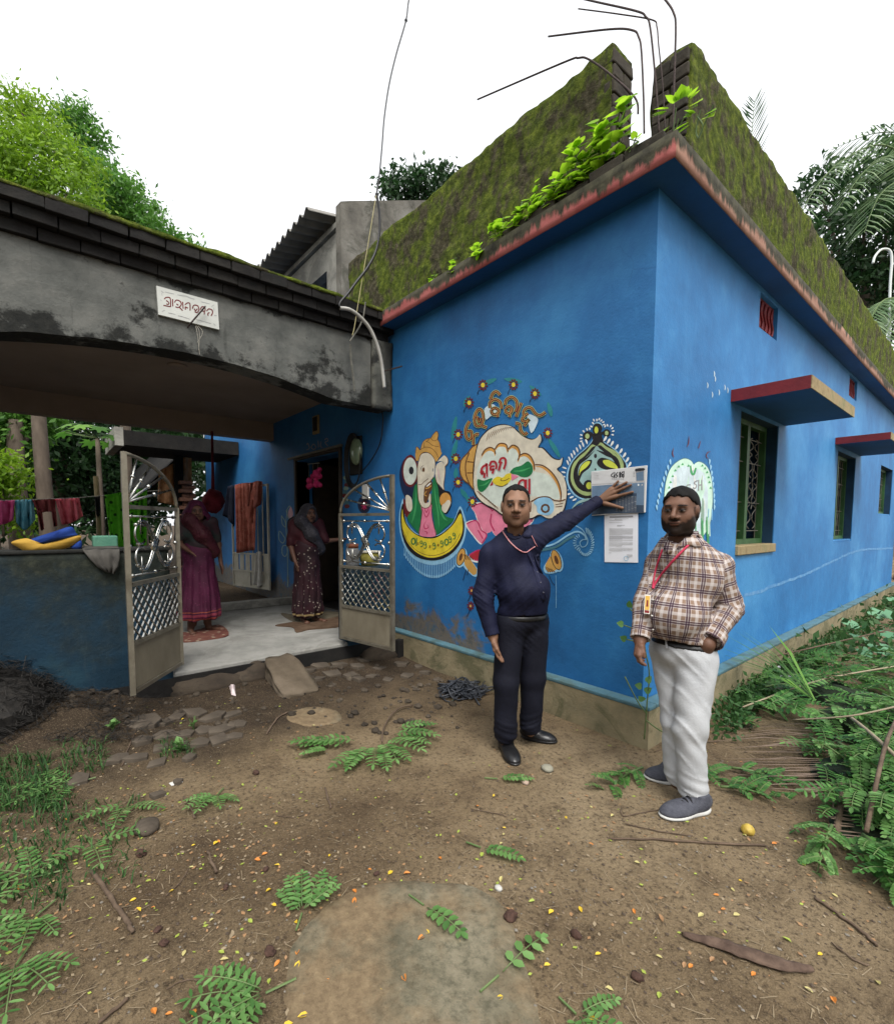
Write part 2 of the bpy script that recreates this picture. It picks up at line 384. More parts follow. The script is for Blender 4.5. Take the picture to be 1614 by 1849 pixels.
# roof slab and fascia
mb = MB(); mb.box(-3.06, 0.185, -0.185, 10.86, ZS, 3.80); mb.box(-11.3, -3.06, 0.0, 10.86, ZS, 3.80)
mk("roof_slab", mb, M_SOFFIT, HOUSE)
def rough_box(name, x0, x1, y0, y1, z0, z1, step, amp, m, parent, seed=0.0, topamp=0.0, fr=3.0):
    bm = bmesh.new(); bmesh.ops.create_cube(bm, size=1)
    for v in bm.verts: v.co = Vector(((x0+x1)/2+v.co.x*(x1-x0), (y0+y1)/2+v.co.y*(y1-y0), (z0+z1)/2+v.co.z*(z1-z0)))
    for ax, L in ((0, x1-x0), (1, y1-y0), (2, z1-z0)):
        n = int(L/step)
        es = [e for e in bm.edges if abs(abs((e.verts[0].co-e.verts[1].co)[ax])-(e.verts[0].co-e.verts[1].co).length) < 1e-6]
        if n > 1: bmesh.ops.subdivide_edges(bm, edges=es, cuts=n, use_grid_fill=True)
    bm.normal_update()
    ds = []
    for v in bm.verts:
        p = v.co; k = fbm(p.x*fr+seed, p.y*fr, p.z*fr, 4)+0.5*fbm(p.x*fr*4, p.y*fr*4+seed, p.z*fr*4, 2)
        d = v.normal*amp*k
        if topamp and p.z > z1-0.01: d = d + Vector((0, 0, topamp*fbm(p.x*2.2+seed, p.y*2.2, 0, 3)))
        ds.append(d)
    for v, d in zip(bm.verts, ds): v.co += d
    q = MB(); q.v = [tuple(v.co) for v in bm.verts]; q.t = [0.5]*len(q.v)
    bm.verts.index_update(); q.f = [[v.index for v in f.verts] for f in bm.faces]; q.m = [0]*len(q.f); bm.free()
    return mk(name, q, m, parent, smooth=True)
rough_box("fascia", -3.07, 0.1935, -0.1935, -0.1855, 3.657, 3.806, 0.05, 0.003, M_FASCIA, HOUSE, 1)
rough_box("fascia", 0.1855, 0.1937, -0.187, 10.86, 3.6572, 3.8062, 0.06, 0.003, M_FASCIA_R, HOUSE, 2)
# parapets, thick with moss, their broken ends showing brick courses
rough_box("parapet", -4.05, -0.36, 0.0, 0.255, 3.80, 4.80, 0.030, 0.026, M_MOSS_L, HOUSE, 3, 0.05)
rough_box("parapet", -0.27, 0.0, 0.40, 9.6, 3.80, 4.80, 0.045, 0.026, M_MOSS, HOUSE, 4, 0.06)
M_BRICKMOSS = concrete("brick end black with damp", (0.022,0.02,0.015), (0.045,0.038,0.028), (0.08,0.07,0.05), (0.012,0.012,0.010), 0.55)
def one_brick(name, c, sx, sy, sz, m, parent, j=0.006, rot=0.0):
    q = MB(); q.obox(c, sx, sy, sz, Matrix.Rotation(rot, 3, 'Z'), j)
    return bevel(mk(name, q, m, parent), 0.010, 2)
for k in range(10):
    z = 3.85+k*0.0965
    if k % 2: one_brick("brick", (-0.380, 0.128, z), 0.07+0.012*rng.random(), 0.245, 0.088, M_BRICKMOSS, HOUSE)
    else:
        for yy in (0.068, 0.190): one_brick("brick", (-0.380, yy, z), 0.07+0.012*rng.random(), 0.118, 0.088, M_BRICKMOSS, HOUSE)
    if k % 2 == 0: one_brick("brick", (-0.135, 0.415, z), 0.255, 0.07+0.012*rng.random(), 0.088, M_BRICKMOSS, HOUSE)
    else:
        for xx in (-0.20, -0.072): one_brick("brick", (xx, 0.415, z), 0.122, 0.07+0.012*rng.random(), 0.088, M_BRICKMOSS, HOUSE)
for k, (x, z, dy) in enumerate([(-0.02, 3.84, 0.0), (-0.28, 3.84, -.01), (-0.55, 3.84, .01), (-0.82, 3.84, 0), (-1.10, 3.84, .01), (-0.22, 3.915, .06), (-0.50, 3.915, .05), (-0.78, 3.92, .06)]):
    one_brick("brick", (x, -0.115+dy, z), 0.245, 0.115, 0.07, M_BRICKMOSS, HOUSE, 0.008, rng.uniform(-.05, .05))
one_brick("brick", (-0.16, 0.13, 3.86), 0.30, 0.26, 0.11, M_BRICKMOSS, HOUSE)
# reinforcing bars left standing at the corner column
def rod(pts, r=0.0065):
    q = MB(); q.tube(crs(pts, 7), r, 7); return mk("reinforcing_bar", q, M_RUST, HOUSE, smooth=True)
def R_(x, y, Y): p = H(x, y, 1, Y); return (p[0], p[1], p[2])
rod([R_(1163,240,.10), R_(1162,180,.10), R_(1158,92,.10), R_(1153,66,.10), R_(1142,54,.10), R_(1100,52,.12), R_(990,65,.16)])
rod([R_(1190,240,.16), R_(1184,150,.16), R_(1174,50,.16), R_(1166,30,.16), R_(1148,19,.16), R_(1065,0,.18), R_(990,-18,.2)])
rod([R_(1201,235,.2), R_(1196,150,.2), R_(1189,80,.2), R_(1186,48,.2), R_(1177,35,.2), R_(1120,25,.2), R_(1044,15,.2)], 0.0045)
rod([R_(1215,240,.12), R_(1217,150,.12), R_(1220,50,.12), R_(1216,22,.12), R_(1202,0,.12), R_(1175,-30,.12)])
rod([R_(1152,205,.02), R_(1146,175,.0), R_(1100,132,-.03), R_(1062,106,-.05), R_(1044,104,-.06), R_(1015,113,-.08), R_(862,179,-.1)])
# windows on the yard side: frame, bars with scroll work, sill, and the concrete sunshade above
def scroll(q, c, w, h, flip=1):
    "S-scroll of flat iron in the plane X = c[0]"
    pts = []
    for k in range(33):
        a = k/32*2*math.pi; rr = 1.0
        pts.append((c[0], c[1]+flip*w*math.sin(a*1.5)*(0.35+0.65*abs(math.cos(a/2))), c[2]+h*(k/32-0.5)))
    q.tube(pts, 0.0055, 5)
def window(y0, y1, z0, z1, shade, first):
    X = -0.13
    q = MB(); w = 0.05
    q.box(X-.03, X+.03, y0+.001, y0+w, z0+.03, z1); q.box(X-.03, X+.03, y1-w, y1-.001, z0+.03, z1); q.box(X-.03, X+.03, y0+w, y1-w, z1-w, z1-.001); q.box(X-.03, X+.03, y0+w, y1-w, z0+.031, z0+.03+w)
    fr = mk("window_frame", q, M_GREENWOOD, HOUSE)
    q = MB(); ym = y0+(y1-y0)*0.5
    q.box(X-.035, X+.035, ym-.035, ym+.035, z0+.03+w, z1-w); mk("mullion", q, M_GREENWOOD, fr)
    for a, b in ((y0+w, ym-.035), (ym+.035, y1-w)):
        q = MB(); c = (a+b)/2; g = (b-a)
        for zz in (z0+.16, z0+(z1-z0)*.36, z0+(z1-z0)*.68, z1-.16): q.bar((X, a, zz), (X, b, zz), 0.008)
        if first:
            for s in (-1, 1):
                q.bar((X, c+s*g*.30, z0+.08), (X, c+s*g*.30, z1-.05), 0.007)
                for zc, hh in ((z0+.30, .24), (z0+.54, .2), (z0+.80, .22), (z0+1.0, .16)): scroll(q, (X, c+s*g*.12, zc), g*.16, hh, s)
            for k in range(9):
                q.tube([(X, c-.012*(-1)**k, z0+.38+k*.045), (X, c+.012*(-1)**k, z0+.42+k*.045)], 0.006, 5)
        else:
            for s in (-1, 0, 1): q.bar((X, c+s*g*.27, z0+.08), (X, c+s*g*.27, z1-.05), 0.009)
            for zc in (z0+.33, z0+.78):
                for a2 in range(4):
                    q.bar((X, c, zc), (X, c+g*.18*math.cos(a2*math.pi/2+.78), zc+.14*math.sin(a2*math.pi/2+.78)), 0.007)
        mk("window_grille", q, M_IRON, fr)
    q = MB(); q.box(-0.249, 0.03, y0-.0005, y1+.0005, z0-.055, z0+.03) if first else q.box(-0.249, -0.004, y0+.001, y1-.001, z0-.001, z0+.03)
    bevel(mk("window_sill", q, M_OCHRE if first else M_BLUE_R, fr), .006)
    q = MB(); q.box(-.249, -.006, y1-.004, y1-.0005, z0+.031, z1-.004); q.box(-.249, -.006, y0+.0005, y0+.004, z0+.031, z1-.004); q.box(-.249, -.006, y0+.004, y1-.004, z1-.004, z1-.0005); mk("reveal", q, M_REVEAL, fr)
    if shade:
        a, b, zb, zt, d = shade
        q = MB(); q.box(0.001, d, a, b, zb, zt); sh = mk("sunshade", q, M_SOFFIT, HOUSE)
        q = MB(); q.box(0.0035, d+.002, a-.004, a-.0005, zb-.004, zt+.004); mk("sunshade_edge", q, M_RED, sh)
        q = MB(); q.box(d+.0005, d+.008, a-.0035, b+.002, zb-.003, zt+.003); mk("sunshade_edge", q, M_OCHRE, sh)
        q = MB(); q.box(0.003, d+.0003, a-.0003, b, zt+.0005, zt+.006); mk("sunshade_top", q, M_CONC2, sh)
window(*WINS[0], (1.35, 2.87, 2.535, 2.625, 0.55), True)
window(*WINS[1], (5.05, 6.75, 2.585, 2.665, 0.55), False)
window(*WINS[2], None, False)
for a, b, c, d in VENTS:
    q = MB(); q.box(-0.20, -0.035, a+.001, b-.001, c+.001, d-.001); v = mk("vent", q, M_RED, HOUSE)
    q = MB()
    for k in range(5):
        y = a+.06+k*(b-a-.12)/4
        q.tube(crs([(-.028, y, c+.03), (-.028, y+.03, c+.10), (-.028, y-.03, c+.19), (-.028, y, d-.03)], 4), 0.012, 5)
    mk("vent_lattice", q, M_RED, v)
# a pale mended crack wandering along the window wall
q = MB()
pts = [(1.85,.835),(2.3,.84),(2.8,.865),(3.3,.88),(3.9,.90),(4.6,.95),(5.3,1.0),(5.9,1.04),(6.6,1.075),(7.5,1.09),(8.6,1.065),(9.6,1.04),(10.6,1.02)]
cp = crs(pts, 8); up, dn = [], []
for i, p in enumerate(cp):
    w = 0.016+0.010*fbm(p[0]*6, 3.1); o = 0.02*fbm(p[0]*4, 8.8)
    up.append((0.0045, p[0], p[1]+o+w)); dn.append((0.0045, p[0], p[1]+o-w))
q.sheet([dn, up]); mk("crack_repair", q, plain("pale crack filler", [(0.045,0.19,0.42),(0.14,0.30,0.50)], 12, 0.9), HOUSE)
# plumb hollow behind the door: leaf, frame, lintel bar, threshold
q = MB(); q.box(DOOR[0]-.06, DOOR[0], -.03, .2, .2, 2.47); q.box(DOOR[1], DOOR[1]+.06, -.03, .2, .2, 2.47); q.box(DOOR[0]-.06, DOOR[1]+.06, -.032, .2, 2.47, 2.54)
dfr = mk("door_frame", q, plain("dark brown door wood", [(0.018,0.012,0.008),(0.04,0.026,0.016)], 6, 0.7), HOUSE)
for x in (DOOR[0]+.02, DOOR[1]-.07):
    q = MB(); q.box(x, x+.05, .25, 1.0, .2, 2.44); mk("door_leaf", q, bpy.data.materials["dark brown door wood"], dfr)
q = MB(); q.bar((-6.0, -.04, 2.52), (-4.2, -.04, 2.53), 0.03); mk("curtain_rail", q, M_IRON, HOUSE)

# roof stair room and its corrugated canopy, behind the parapet
SR = thing("rooftop_stair_room", (-5.6, .8, 3.8), "grey concrete rooftop stair room with mossy slanting top and corrugated canopy", "stair room")
q = MB(); q.add([(-4.95,.3,3.8),(-4.80,.3,3.8),(-4.80,3.2,3.8),(-4.95,3.2,3.8),(-4.95,.3,6.05),(-4.80,.3,6.05),(-4.80,.45,6.12),(-4.95,.45,6.12),(-4.80,3.2,7.3),(-4.95,3.2,7.3)],
  [(0,1,5,4),(1,2,8,6,5),(3,0,4,7,9),(4,5,6,7),(7,6,8,9),(2,3,9,8)])
mk("side_wall", q, concrete("stair room plaster", (0.07,0.065,0.055),(0.13,0.12,0.10),(0.2,0.19,0.165),(0.03,0.032,0.02),0.6), SR)
q = MB(); q.box(-5.75,-4.951,.55,.70,3.8,6.0); q.box(-8.4,-6.3,.55,.70,3.8,6.0); q.box(-6.3,-5.75,.55,.70,5.55,6.0); q.box(-8.4,-4.951,2.9,3.1,3.8,6.3)
mk("front_wall", q, M_CONC2, SR)
q = MB(); rows = []
for j, (y, z) in enumerate(((.08, 6.16), (3.2, 6.75))):
    rows.append([(x, y, z+0.045*math.sin(x*2*math.pi/0.23)) for x in np.arange(-8.6, -5.35, 0.0288)])
q.sheet(rows); rows2 = [[(x, y, z-.012) for x, y, z in r] for r in rows]; q.sheet([r[::-1] for r in rows2])
q.sheet([rows[0], rows2[0]]); q.sheet([[r[-1] for r in rows], [r[-1] for r in rows2]])
mk("corrugated_canopy", q, plain("grey cement sheet", [(0.13,0.125,0.115),(0.22,0.21,0.19)], 3, 0.9, 0.3, 40), SR, smooth=False)
q = MB(); q.tube([(-5.35,.6,6.0),(-5.35,.6,6.2)], .03, 6); q.box(-8.4,-5.3,.50,.56,6.02,6.1); mk("purlin", q, M_CONC2, SR)
# ------------------------------------------------------------------ paintings and lettering on the walls (flat paint, laid on in layers)
def paint(name, c, v=0.18, rough=0.6):
    return plain(name, [tuple(x*(1-v) for x in c), c, tuple(min(1, x*(1+v)) for x in c)], 9, rough, 0.15, 60)
PAL = {k: paint("mural paint "+k, c) for k, c in dict(cream=(.60,.55,.44), white=(.68,.70,.68), black=(.010,.008,.010), maroon=(.12,.010,.012), red=(.36,.02,.03),
    yellow=(.66,.52,.03), gold=(.50,.28,.07), brown=(.11,.045,.015), green=(.01,.16,.05), lgreen=(.05,.30,.10), pink=(.68,.20,.30), hot=(.45,.02,.10), navy=(.006,.014,.05),
    sky=(.25,.48,.66), orange=(.55,.27,.06), pale=(.56,.62,.55), lime=(.50,.55,.06), teal=(.27,.42,.40), sage=(.33,.42,.17), gteal=(.02,.20,.22), rose=(.55,.33,.38), mint=(.50,.70,.58), smear=(.52,.62,.66), dull=(.05,.15,.19), lgrey=(.42,.42,.42), ink=(.02,.02,.025), photo=(.035,.06,.10), skyp=(.12,.19,.28), grey=(.24,.24,.25), leaf=(.22,.33,.26)).items()}
class Painter:
    def __init__(s, name, parent, T, ax, val, sgn, base=0.0015, step=0.00004):
        s.q = MB(); s.name = name; s.par = parent; s.T = T; s.ax = ax; s.val = val; s.sgn = sgn; s.k = base; s.step = step; s.mats = []
    def P(s, u, v):
        x, y = s.T[0]+u/s.T[2], s.T[1]+v/s.T[2]
        p = H(x, y, s.ax, s.val); p[s.ax] += s.sgn*s.k; return tuple(p)
    def use(s, c):
        m = PAL[c]
        if m not in s.mats: s.mats.append(m)
        s.q.cm = s.mats.index(m); s.k += s.step
    def fill(s, pts, c, smooth=4):
        s.use(c); pp = crs(pts, smooth, True) if smooth else pts
        vs = [s.P(*p) for p in pp]
        s.q.add(vs, [tuple(range(len(vs)))]); return s
    def ell(s, u, v, a, b, c, n=18, rot=0.0):
        return s.fill([(u+a*math.cos(t)*math.cos(rot)-b*math.sin(t)*math.sin(rot), v+a*math.cos(t)*math.sin(rot)+b*math.sin(t)*math.cos(rot)) for t in [2*math.pi*i/n for i in range(n)]], c, 0)
    def line(s, pts, w, c, n=5, taper=False, lift=True):
        if lift: s.use(c)
        pp = crs(pts, n) if n > 1 and len(pts) > 2 else [np.array(p, float) for p in pts]
        L, R = [], []; N = len(pp)
        for i in range(N):
            d = pp[min(i+1, N-1)]-pp[max(i-1, 0)]; l = math.hypot(*d) or 1; nx, ny = -d[1]/l, d[0]/l
            h = w/2*(1.0 if not taper else max(.12, math.sin(math.pi*(i+.3)/(N-.4+.6))))
            L.append(s.P(pp[i][0]+nx*h, pp[i][1]+ny*h)); R.append(s.P(pp[i][0]-nx*h, pp[i][1]-ny*h))
        s.q.sheet([L, R]); return s
    def done(s):
        # turn every face towards the viewer's side
        for i, f in enumerate(s.q.f):
            a, b, c = (Vector(s.q.v[f[0]]), Vector(s.q.v[f[len(f)//3]]), Vector(s.q.v[f[2*len(f)//3]]))
            if (b-a).cross(c-a)[s.ax]*s.sgn < 0: s.q.f[i] = f[::-1]
        return mk(s.name, s.q, s.mats, s.par)
def T(x0, y0, s): return (x0, y0, s)
def ring(P, u, v, r, w, c, ry=None, a0=0, a1=360):
    P.line([(u+r*math.cos(math.radians(a)), v+(ry or r)*math.sin(math.radians(a))) for a in range(a0, a1+1, 30)], w, c, 3)
# elephant-headed deity seated in a yellow crescent
g = Painter("deity_painting", HOUSE, T(715, 770, 11.529), 1, 0.0, -1)
g.fill([(150,1500),(90,1700),(65,1950),(100,2270),(220,2590),(410,2780),(640,2870),(840,2880),(1060,2810),(1280,2630),(1420,2370),(1470,2080),(1440,1900),(1335,1660),(1220,1930),(1100,2090),(900,2240),(700,2290),(500,2250),(350,2160),(220,1980),(180,1750)], 'sky')
for k in range(30):
    u = 175+k*36; e = (u-790)/620; top = 2880-330*e*e; L = 250*(1-.55*abs(e)**2)
    g.line([(u, top-30), (u+4, top+L)], 11, 'sky', 1); g.ell(u+4, top+L, 14, 34, 'sky', 8)
g.fill([(150,1600),(105,1750),(95,1950),(130,2250),(240,2530),(430,2710),(640,2780),(840,2785),(1050,2720),(1250,2560),(1390,2330),(1430,2080),(1400,1900),(1335,1720),(1220,1960),(1100,2110),(900,2260),(700,2310),(500,2270),(350,2180),(220,2000),(180,1780)], 'black')
g.fill([(140,1720),(122,1900),(150,2180),(260,2440),(430,2620),(640,2720),(840,2725),(1050,2650),(1230,2500),(1360,2280),(1395,2060),(1350,1810),(1220,2010),(1090,2150),(900,2290),(720,2335),(520,2300),(350,2200),(220,2050),(160,1880)], 'yellow')
g.line([(150,2150),(260,2400),(430,2580),(640,2675),(840,2680),(1050,2600),(1220,2450),(1340,2230)], 10, 'brown')
g.fill([(330,590),(180,680),(100,850),(78,1050),(105,1250),(170,1430),(230,1530),(370,1500),(430,1250),(440,800)], 'navy')
g.fill([(790,1050),(900,1240),(1010,1330),(1130,1370),(1170,1560),(1110,1750),(1020,1815),(900,1600),(800,1300)], 'black')
g.fill([(160,1500),(210,1560),(250,1750),(340,1740),(300,1860),(215,1880),(165,1700)], 'maroon')
g.fill([(400,1225),(465,1230),(475,1500),(535,1700),(548,2000),(500,2220),(430,2170),(330,2060),(240,1900),(330,1750),(350,1600),(360,1400)], 'green')
g.fill([(780,1070),(830,1110),(885,1300),(905,1500),(960,1700),(1030,1850),(1120,1900),(1215,1925),(1150,2010),(1000,2130),(850,2250),(800,2000),(755,1700),(748,1400)], 'green')
for ln in ([(420,1290),(420,1600),(380,1850),(330,2010)], [(800,1200),(830,1500),(880,1800),(900,2100)], [(870,1420),(920,1700),(1000,1900),(1080,1960)]): g.line(ln, 34, 'lgreen', 5, True)
g.fill([(540,1640),(740,1590),(752,1850),(790,2050),(842,2265),(660,2300),(488,2245),(520,2000),(542,1800)], 'pink')
for ln in ([(640,1960),(590,2050),(610,2130),(680,2100),(650,2040)], [(600,1700),(640,1790),(690,1700)], [(560,1720),(640,1890),(720,1720)], [(590,2180),(650,2200),(650,2250)]): g.line(ln, 22, 'hot', 5, True)
for ln in ([(540,1640),(545,1800),(520,2000),(486,2250)], [(745,1590),(755,1850),(795,2060),(845,2270)]): g.line(ln, 12, 'black')
g.ell(300, 930, 172, 335, 'maroon', 22).ell(302, 930, 142, 285, 'pale', 22).ell(325, 918, 52, 84, 'ink', 12)
g.fill([(520,600),(600,555),(720,560),(790,640),(818,760),(812,900),(792,1050),(745,1110),(690,1180),(640,1215),(605,1240),(602,1330),(580,1450),(590,1570),(640,1600),(690,1560),(672,1480),(722,1400),(732,1560),(700,1660),(610,1692),(530,1650),(480,1520),(465,1300),(452,1000),(468,800)], 'cream')
g.fill([(850,800),(900,755),(965,735),(1025,830),(1032,950),(1002,1200),(1008,1322),(920,1232),(850,1142),(820,1000),(830,880)], 'cream')
g.fill([(870,730),(960,640),(1020,605),(1075,660),(1085,750),(1030,832),(990,745),(930,718)], 'cream')
for ln in ([(500,620),(455,800),(447,1000),(458,1300),(476,1520),(535,1662),(612,1702),(700,1672),(740,1570),(738,1400)], [(820,1000),(850,1150),(925,1240),(1008,1325),(1002,1200),(1034,950),(1026,830)], [(1030,832),(1090,750),(1078,655),(1020,598)], [(470,1212),(540,1203),(600,1145),(680,1085)], [(790,1050),(745,1110),(690,1180),(630,1230)], [(830,860),(830,700)]): g.line(ln, 13, 'brown')
for k in range(5): g.line([(860, 850+k*30), (890+k*8, 900+k*55), (905, 960+k*50)], 8, 'rose', 4, True)
g.line([(585,800),(530,865),(548,945)], 12, 'ink', 5, True).ell(580, 900, 26, 50, 'brown', 10).ell(775, 905, 14, 40, 'grey', 8)
g.fill([(630,1220),(745,1130),(760,1280),(705,1380),(695,1450),(640,1590),(590,1560),(590,1330)], 'brown')
g.line([(620,1290),(680,1280),(740,1230)], 26, 'gold', 5).line([(640,1350),(600,1420),(650,1450)], 18, 'gold', 5).fill([(640,1240),(720,1170),(735,1190),(660,1255)], 'white', 2)
g.fill([(410,570),(425,430),(470,440),(512,480),(560,340),(640,262),(730,240),(775,180),(850,105),(888,160),(872,260),(912,340),(932,450),(948,530),(962,560),(900,660),(850,730),(820,705),(760,605),(660,540),(560,552),(500,625),(462,715),(420,690)], 'gold')
for ln in ([(512,485),(620,432),(740,452),(835,540),(890,650)], [(500,620),(560,552),(660,540),(760,605),(825,715)], [(600,330),(590,430)], [(620,300),(700,340),(780,400),(900,420)], [(700,260),(640,330)], [(730,240),(790,300),(880,270)], [(415,560),(430,430),(475,445),(512,485),(560,340),(640,262),(730,240),(775,175),(850,100),(890,160),(875,265),(915,340),(935,450)]): g.line(ln, 11, 'brown')
g.fill([(205,1480),(245,1425),(330,1500),(348,1700),(290,1775),(228,1690)], 'cream')
g.ell(1035, 1530, 118, 152, 'orange', 18).fill([(1020,1600),(1090,1530),(1150,1580),(1110,1690),(1040,1800),(965,1740),(970,1640)], 'cream')
def nine(u, v, s, c='green'):
    ring(g, u, v, 24*s, 15*s, c, 30*s); g.line([(u+26*s, v-10*s), (u+34*s, v+60*s), (u+10*s, v+100*s), (u-22*s, v+92*s)], 17*s, c, 5)
for (u, v, s, kind) in ((380,2400,1.2,'t'), (535,2410,.95,'9'), (610,2440,.95,'9'), (800,2455,.95,'9'), (960,2410,.95,'9'), (1060,2405,1.0,'0'), (1130,2320,.95,'9'), (1215,2245,.95,'9')):
    if kind == '0': ring(g, u, v, 38, 24, 'green', 60)
    elif kind == 't': ring(g, u-10, v-10, 40, 26, 'green', 62); g.line([(u+60, v-80), (u+50, v+90)], 20, 'green', 1)
    else: nine(u, v, s)
for u, v in ((465,2440), (712,2500), (885,2470)): g.line([(u-20, v-12), (u+22, v-18)], 11, 'maroon', 1).line([(u-20, v+14), (u+22, v+8)], 11, 'maroon', 1)
g.done()
# conch shell with shaking hands, and the garlands of flowers round it
c = Painter("conch_painting", HOUSE, T(820, 760, 7.336), 1, 0.0, -1, 0.0018)
for a, b in (((-40,560),(40,250)), ((-30,260),(30,-60)), ((130,-190),(210,-330)), ((340,-470),(560,-560)), ((660,-560),(900,-520)), ((1000,-470),(1150,-340)), ((1240,-250),(1290,-60)), ((1240,220),(1400,480)), ((30,620),(20,760)), ((90,900),(180,1020)), ((150,1000),(260,1110))):
    m = ((a[0]+b[0])/2+10*rng.uniform(-1,1), (a[1]+b[1])/2); c.line([a, m, b], 62, 'gteal', 5, True)
FL = [(55,180),(25,500),(55,812),(245,1070),(385,-475),(790,-480),(1075,-360),(1245,160),(205,-240)]
for i, (u, v) in enumerate(FL):
    for k in range(10):
        a = 2*math.pi*k/10+i; c.ell(u+46*math.cos(a), v+58*math.sin(a), 20, 12, 'maroon', 7, a)
    c.ell(u, v, 26, 32, 'yellow', 10); c.line([(u-40, v+50), (u-65, v+90), (u-75, v+130)], 9, 'navy', 4, True)
c.fill([(75,640),(95,520),(180,425),(240,350),(330,300),(300,430),(300,620),(300,800),(330,930),(250,900),(190,830),(130,790),(90,720)], 'gold')
for ln in ([(80,640),(100,520),(185,425),(250,345),(330,300)], [(205,420),(160,560),(165,720),(215,850)], [(300,400),(262,600),(262,800),(290,920)], [(180,540),(270,550)], [(175,690),(265,690)], [(80,640),(95,720),(140,790),(200,835),(260,910)]): c.line(ln, 15, 'brown')
shell = [(330,300),(390,195),(500,100),(640,55),(765,75),(845,145),(930,215),(1030,250),(1100,225),(1142,180),(1160,260),(1115,350),(1175,365),(1240,430),(1315,500),(1400,520),(1440,490),(1420,590),(1365,640),(1440,715),(1485,830),(1495,960),(1480,1080),(1450,1180),(1380,1260),(1250,1290),(1130,1240),(1000,1290),(700,1260),(540,1160),(420,1100),(320,1010),(270,890),(268,700),(290,470)]
c.fill([(u+(12 if u > 800 else -10), v+(14 if v > 700 else -12)) for u, v in shell], 'black'); c.fill(shell, 'cream')
c.fill([(430,420),(640,330),(850,400),(1020,520),(1060,660),(1250,720),(1390,900),(1380,1040),(1000,1000),(700,1150),(450,1050),(330,880),(310,650)], 'pale')
for ln in ([(370,460),(415,385),(480,352),(540,380),(552,440)], [(548,375),(590,312),(640,297),(700,320),(720,410)], [(725,372),(780,322),(850,352),(876,430),(850,525)], [(868,462),(940,430),(1010,462),(1060,550),(1072,645)], [(1078,580),(1180,592),(1290,672),(1380,800),(1422,950),(1416,1060)]):
    c.line([(u-4, v+24) for u, v in ln], 40, 'orange', 5, True); c.line(ln, 17, 'brown', 5)
for k in range(12): c.line([(430+k*32, 240-k*14+0.9*(k-6)**2), (445+k*32, 190-k*12+0.9*(k-6)**2), (470+k*32, 120-k*5+0.9*(k-6)**2)], 8, 'brown', 4, True)
for k in range(10): c.line([(300+k*26, 930+k*22), (340+k*26, 945+k*22), (350+k*26, 980+k*22)], 10, 'brown', 4, True)
c.fill([(1060,1080),(1130,1020),(1240,1010),(1310,1060),(1330,1170),(1260,1250),(1120,1220),(1100,1130)], 'sky')
c.line([(1010,1080),(1130,1015),(1250,1008),(1330,1050),(1420,1060),(1480,1040)], 16, 'brown'); ring(c, 1215, 1160, 48, 26, 'brown'); c.line([(1350,1110),(1450,1090)], 9, 'brown', 1); c.line([(1350,1140),(1440,1130)], 9, 'brown', 1)
c.fill([(318,775),(400,790),(512,757),(480,830),(430,900),(372,942),(322,900)], 'green').fill([(748,690),(800,622),(900,590),(985,535),(1045,600),(1042,690),(980,742),(900,742),(840,712)], 'green')
c.line([(340,860),(420,840),(490,780)], 18, 'lgreen', 5, True).line([(790,665),(900,660),(1020,620)], 20, 'lgreen', 5, True)
c.fill([(515,790),(580,738),(650,750),(700,705),(765,698),(765,765),(720,825),(640,865),(555,845)], 'yellow').fill([(760,698),(865,735),(772,795)], 'pink', 0).fill([(480,860),(515,790),(525,850)], 'red', 0)
c.line([(640,760),(625,790),(680,790),(740,760)], 9, 'brown', 4).line([(560,850),(640,868),(720,828)], 8, 'brown', 4)
def red(pts, n=4):
    c.line([(u+9, v+8) for u, v in pts], 30, 'lgrey', n); c.line(pts, 30, 'red', n)
red([(362,690),(380,620),(420,590),(440,580),(440,740)]); red([(395,660),(370,700),(410,700),(405,755)])
red([(478,600),(500,545),(550,545),(570,600),(560,640)]); red([(545,600),(495,610),(495,650),(530,640),(515,700)])
red([(605,560),(630,500),(680,500),(690,560),(665,640)]); red([(640,540),(620,580),(600,660)])
red([(855,880),(880,800),(940,790),(950,880)]); red([(905,860),(880,900),(960,910)]); red([(960,775),(960,900)], 1); red([(1005,765),(1005,970)], 1)
c.done()
w = Painter("lettering_painting", HOUSE, T(810, 670, 7.336), 1, 0.0, -1, 0.0062)
w.fill([(480,500),(600,440),(660,560),(560,600),(500,640)], 'smear').fill([(1050,580),(1150,600),(1190,650),(1150,760),(1100,820),(1070,740)], 'smear')
LET = [[(285,665),(240,745),(235,840),(265,905),(310,880),(305,800),(255,800)], [(330,840),(335,980)], [(350,860),(375,838),(408,840)],
       [(345,640),(365,560),(410,505),(455,540),(465,640),(430,720),(370,720),(345,640)], [(380,600),(410,680),(430,620)], [(450,725),(515,750)],
       [(555,490),(555,420),(620,375),(690,415),(708,500)], [(570,515),(620,490),(670,520),(650,570),(590,570),(570,515)], [(655,540),(655,610)], [(560,375),(590,300),(640,272),(690,318)],
       [(755,450),(770,385),(840,345),(905,395),(912,480),(890,540)], [(760,500),(810,470),(850,510),(820,560),(770,545),(760,500)], [(835,510),(810,610)], [(972,420),(900,605)],
       [(1015,610),(1000,540),(1040,490),(1100,490),(1160,565),(1220,588),(1290,545)], [(1060,560),(1005,600),(980,655),(1035,665),(1070,640),(1005,730)], [(890,690),(950,705),(960,780),(1010,838),(1048,810)]]
for ln in LET: w.line(ln, 50, 'sage', 5)
for ln in LET: w.line(ln, 35, 'maroon', 5)
for ln in LET: w.line(ln, 8, 'gold', 5)
w.done()
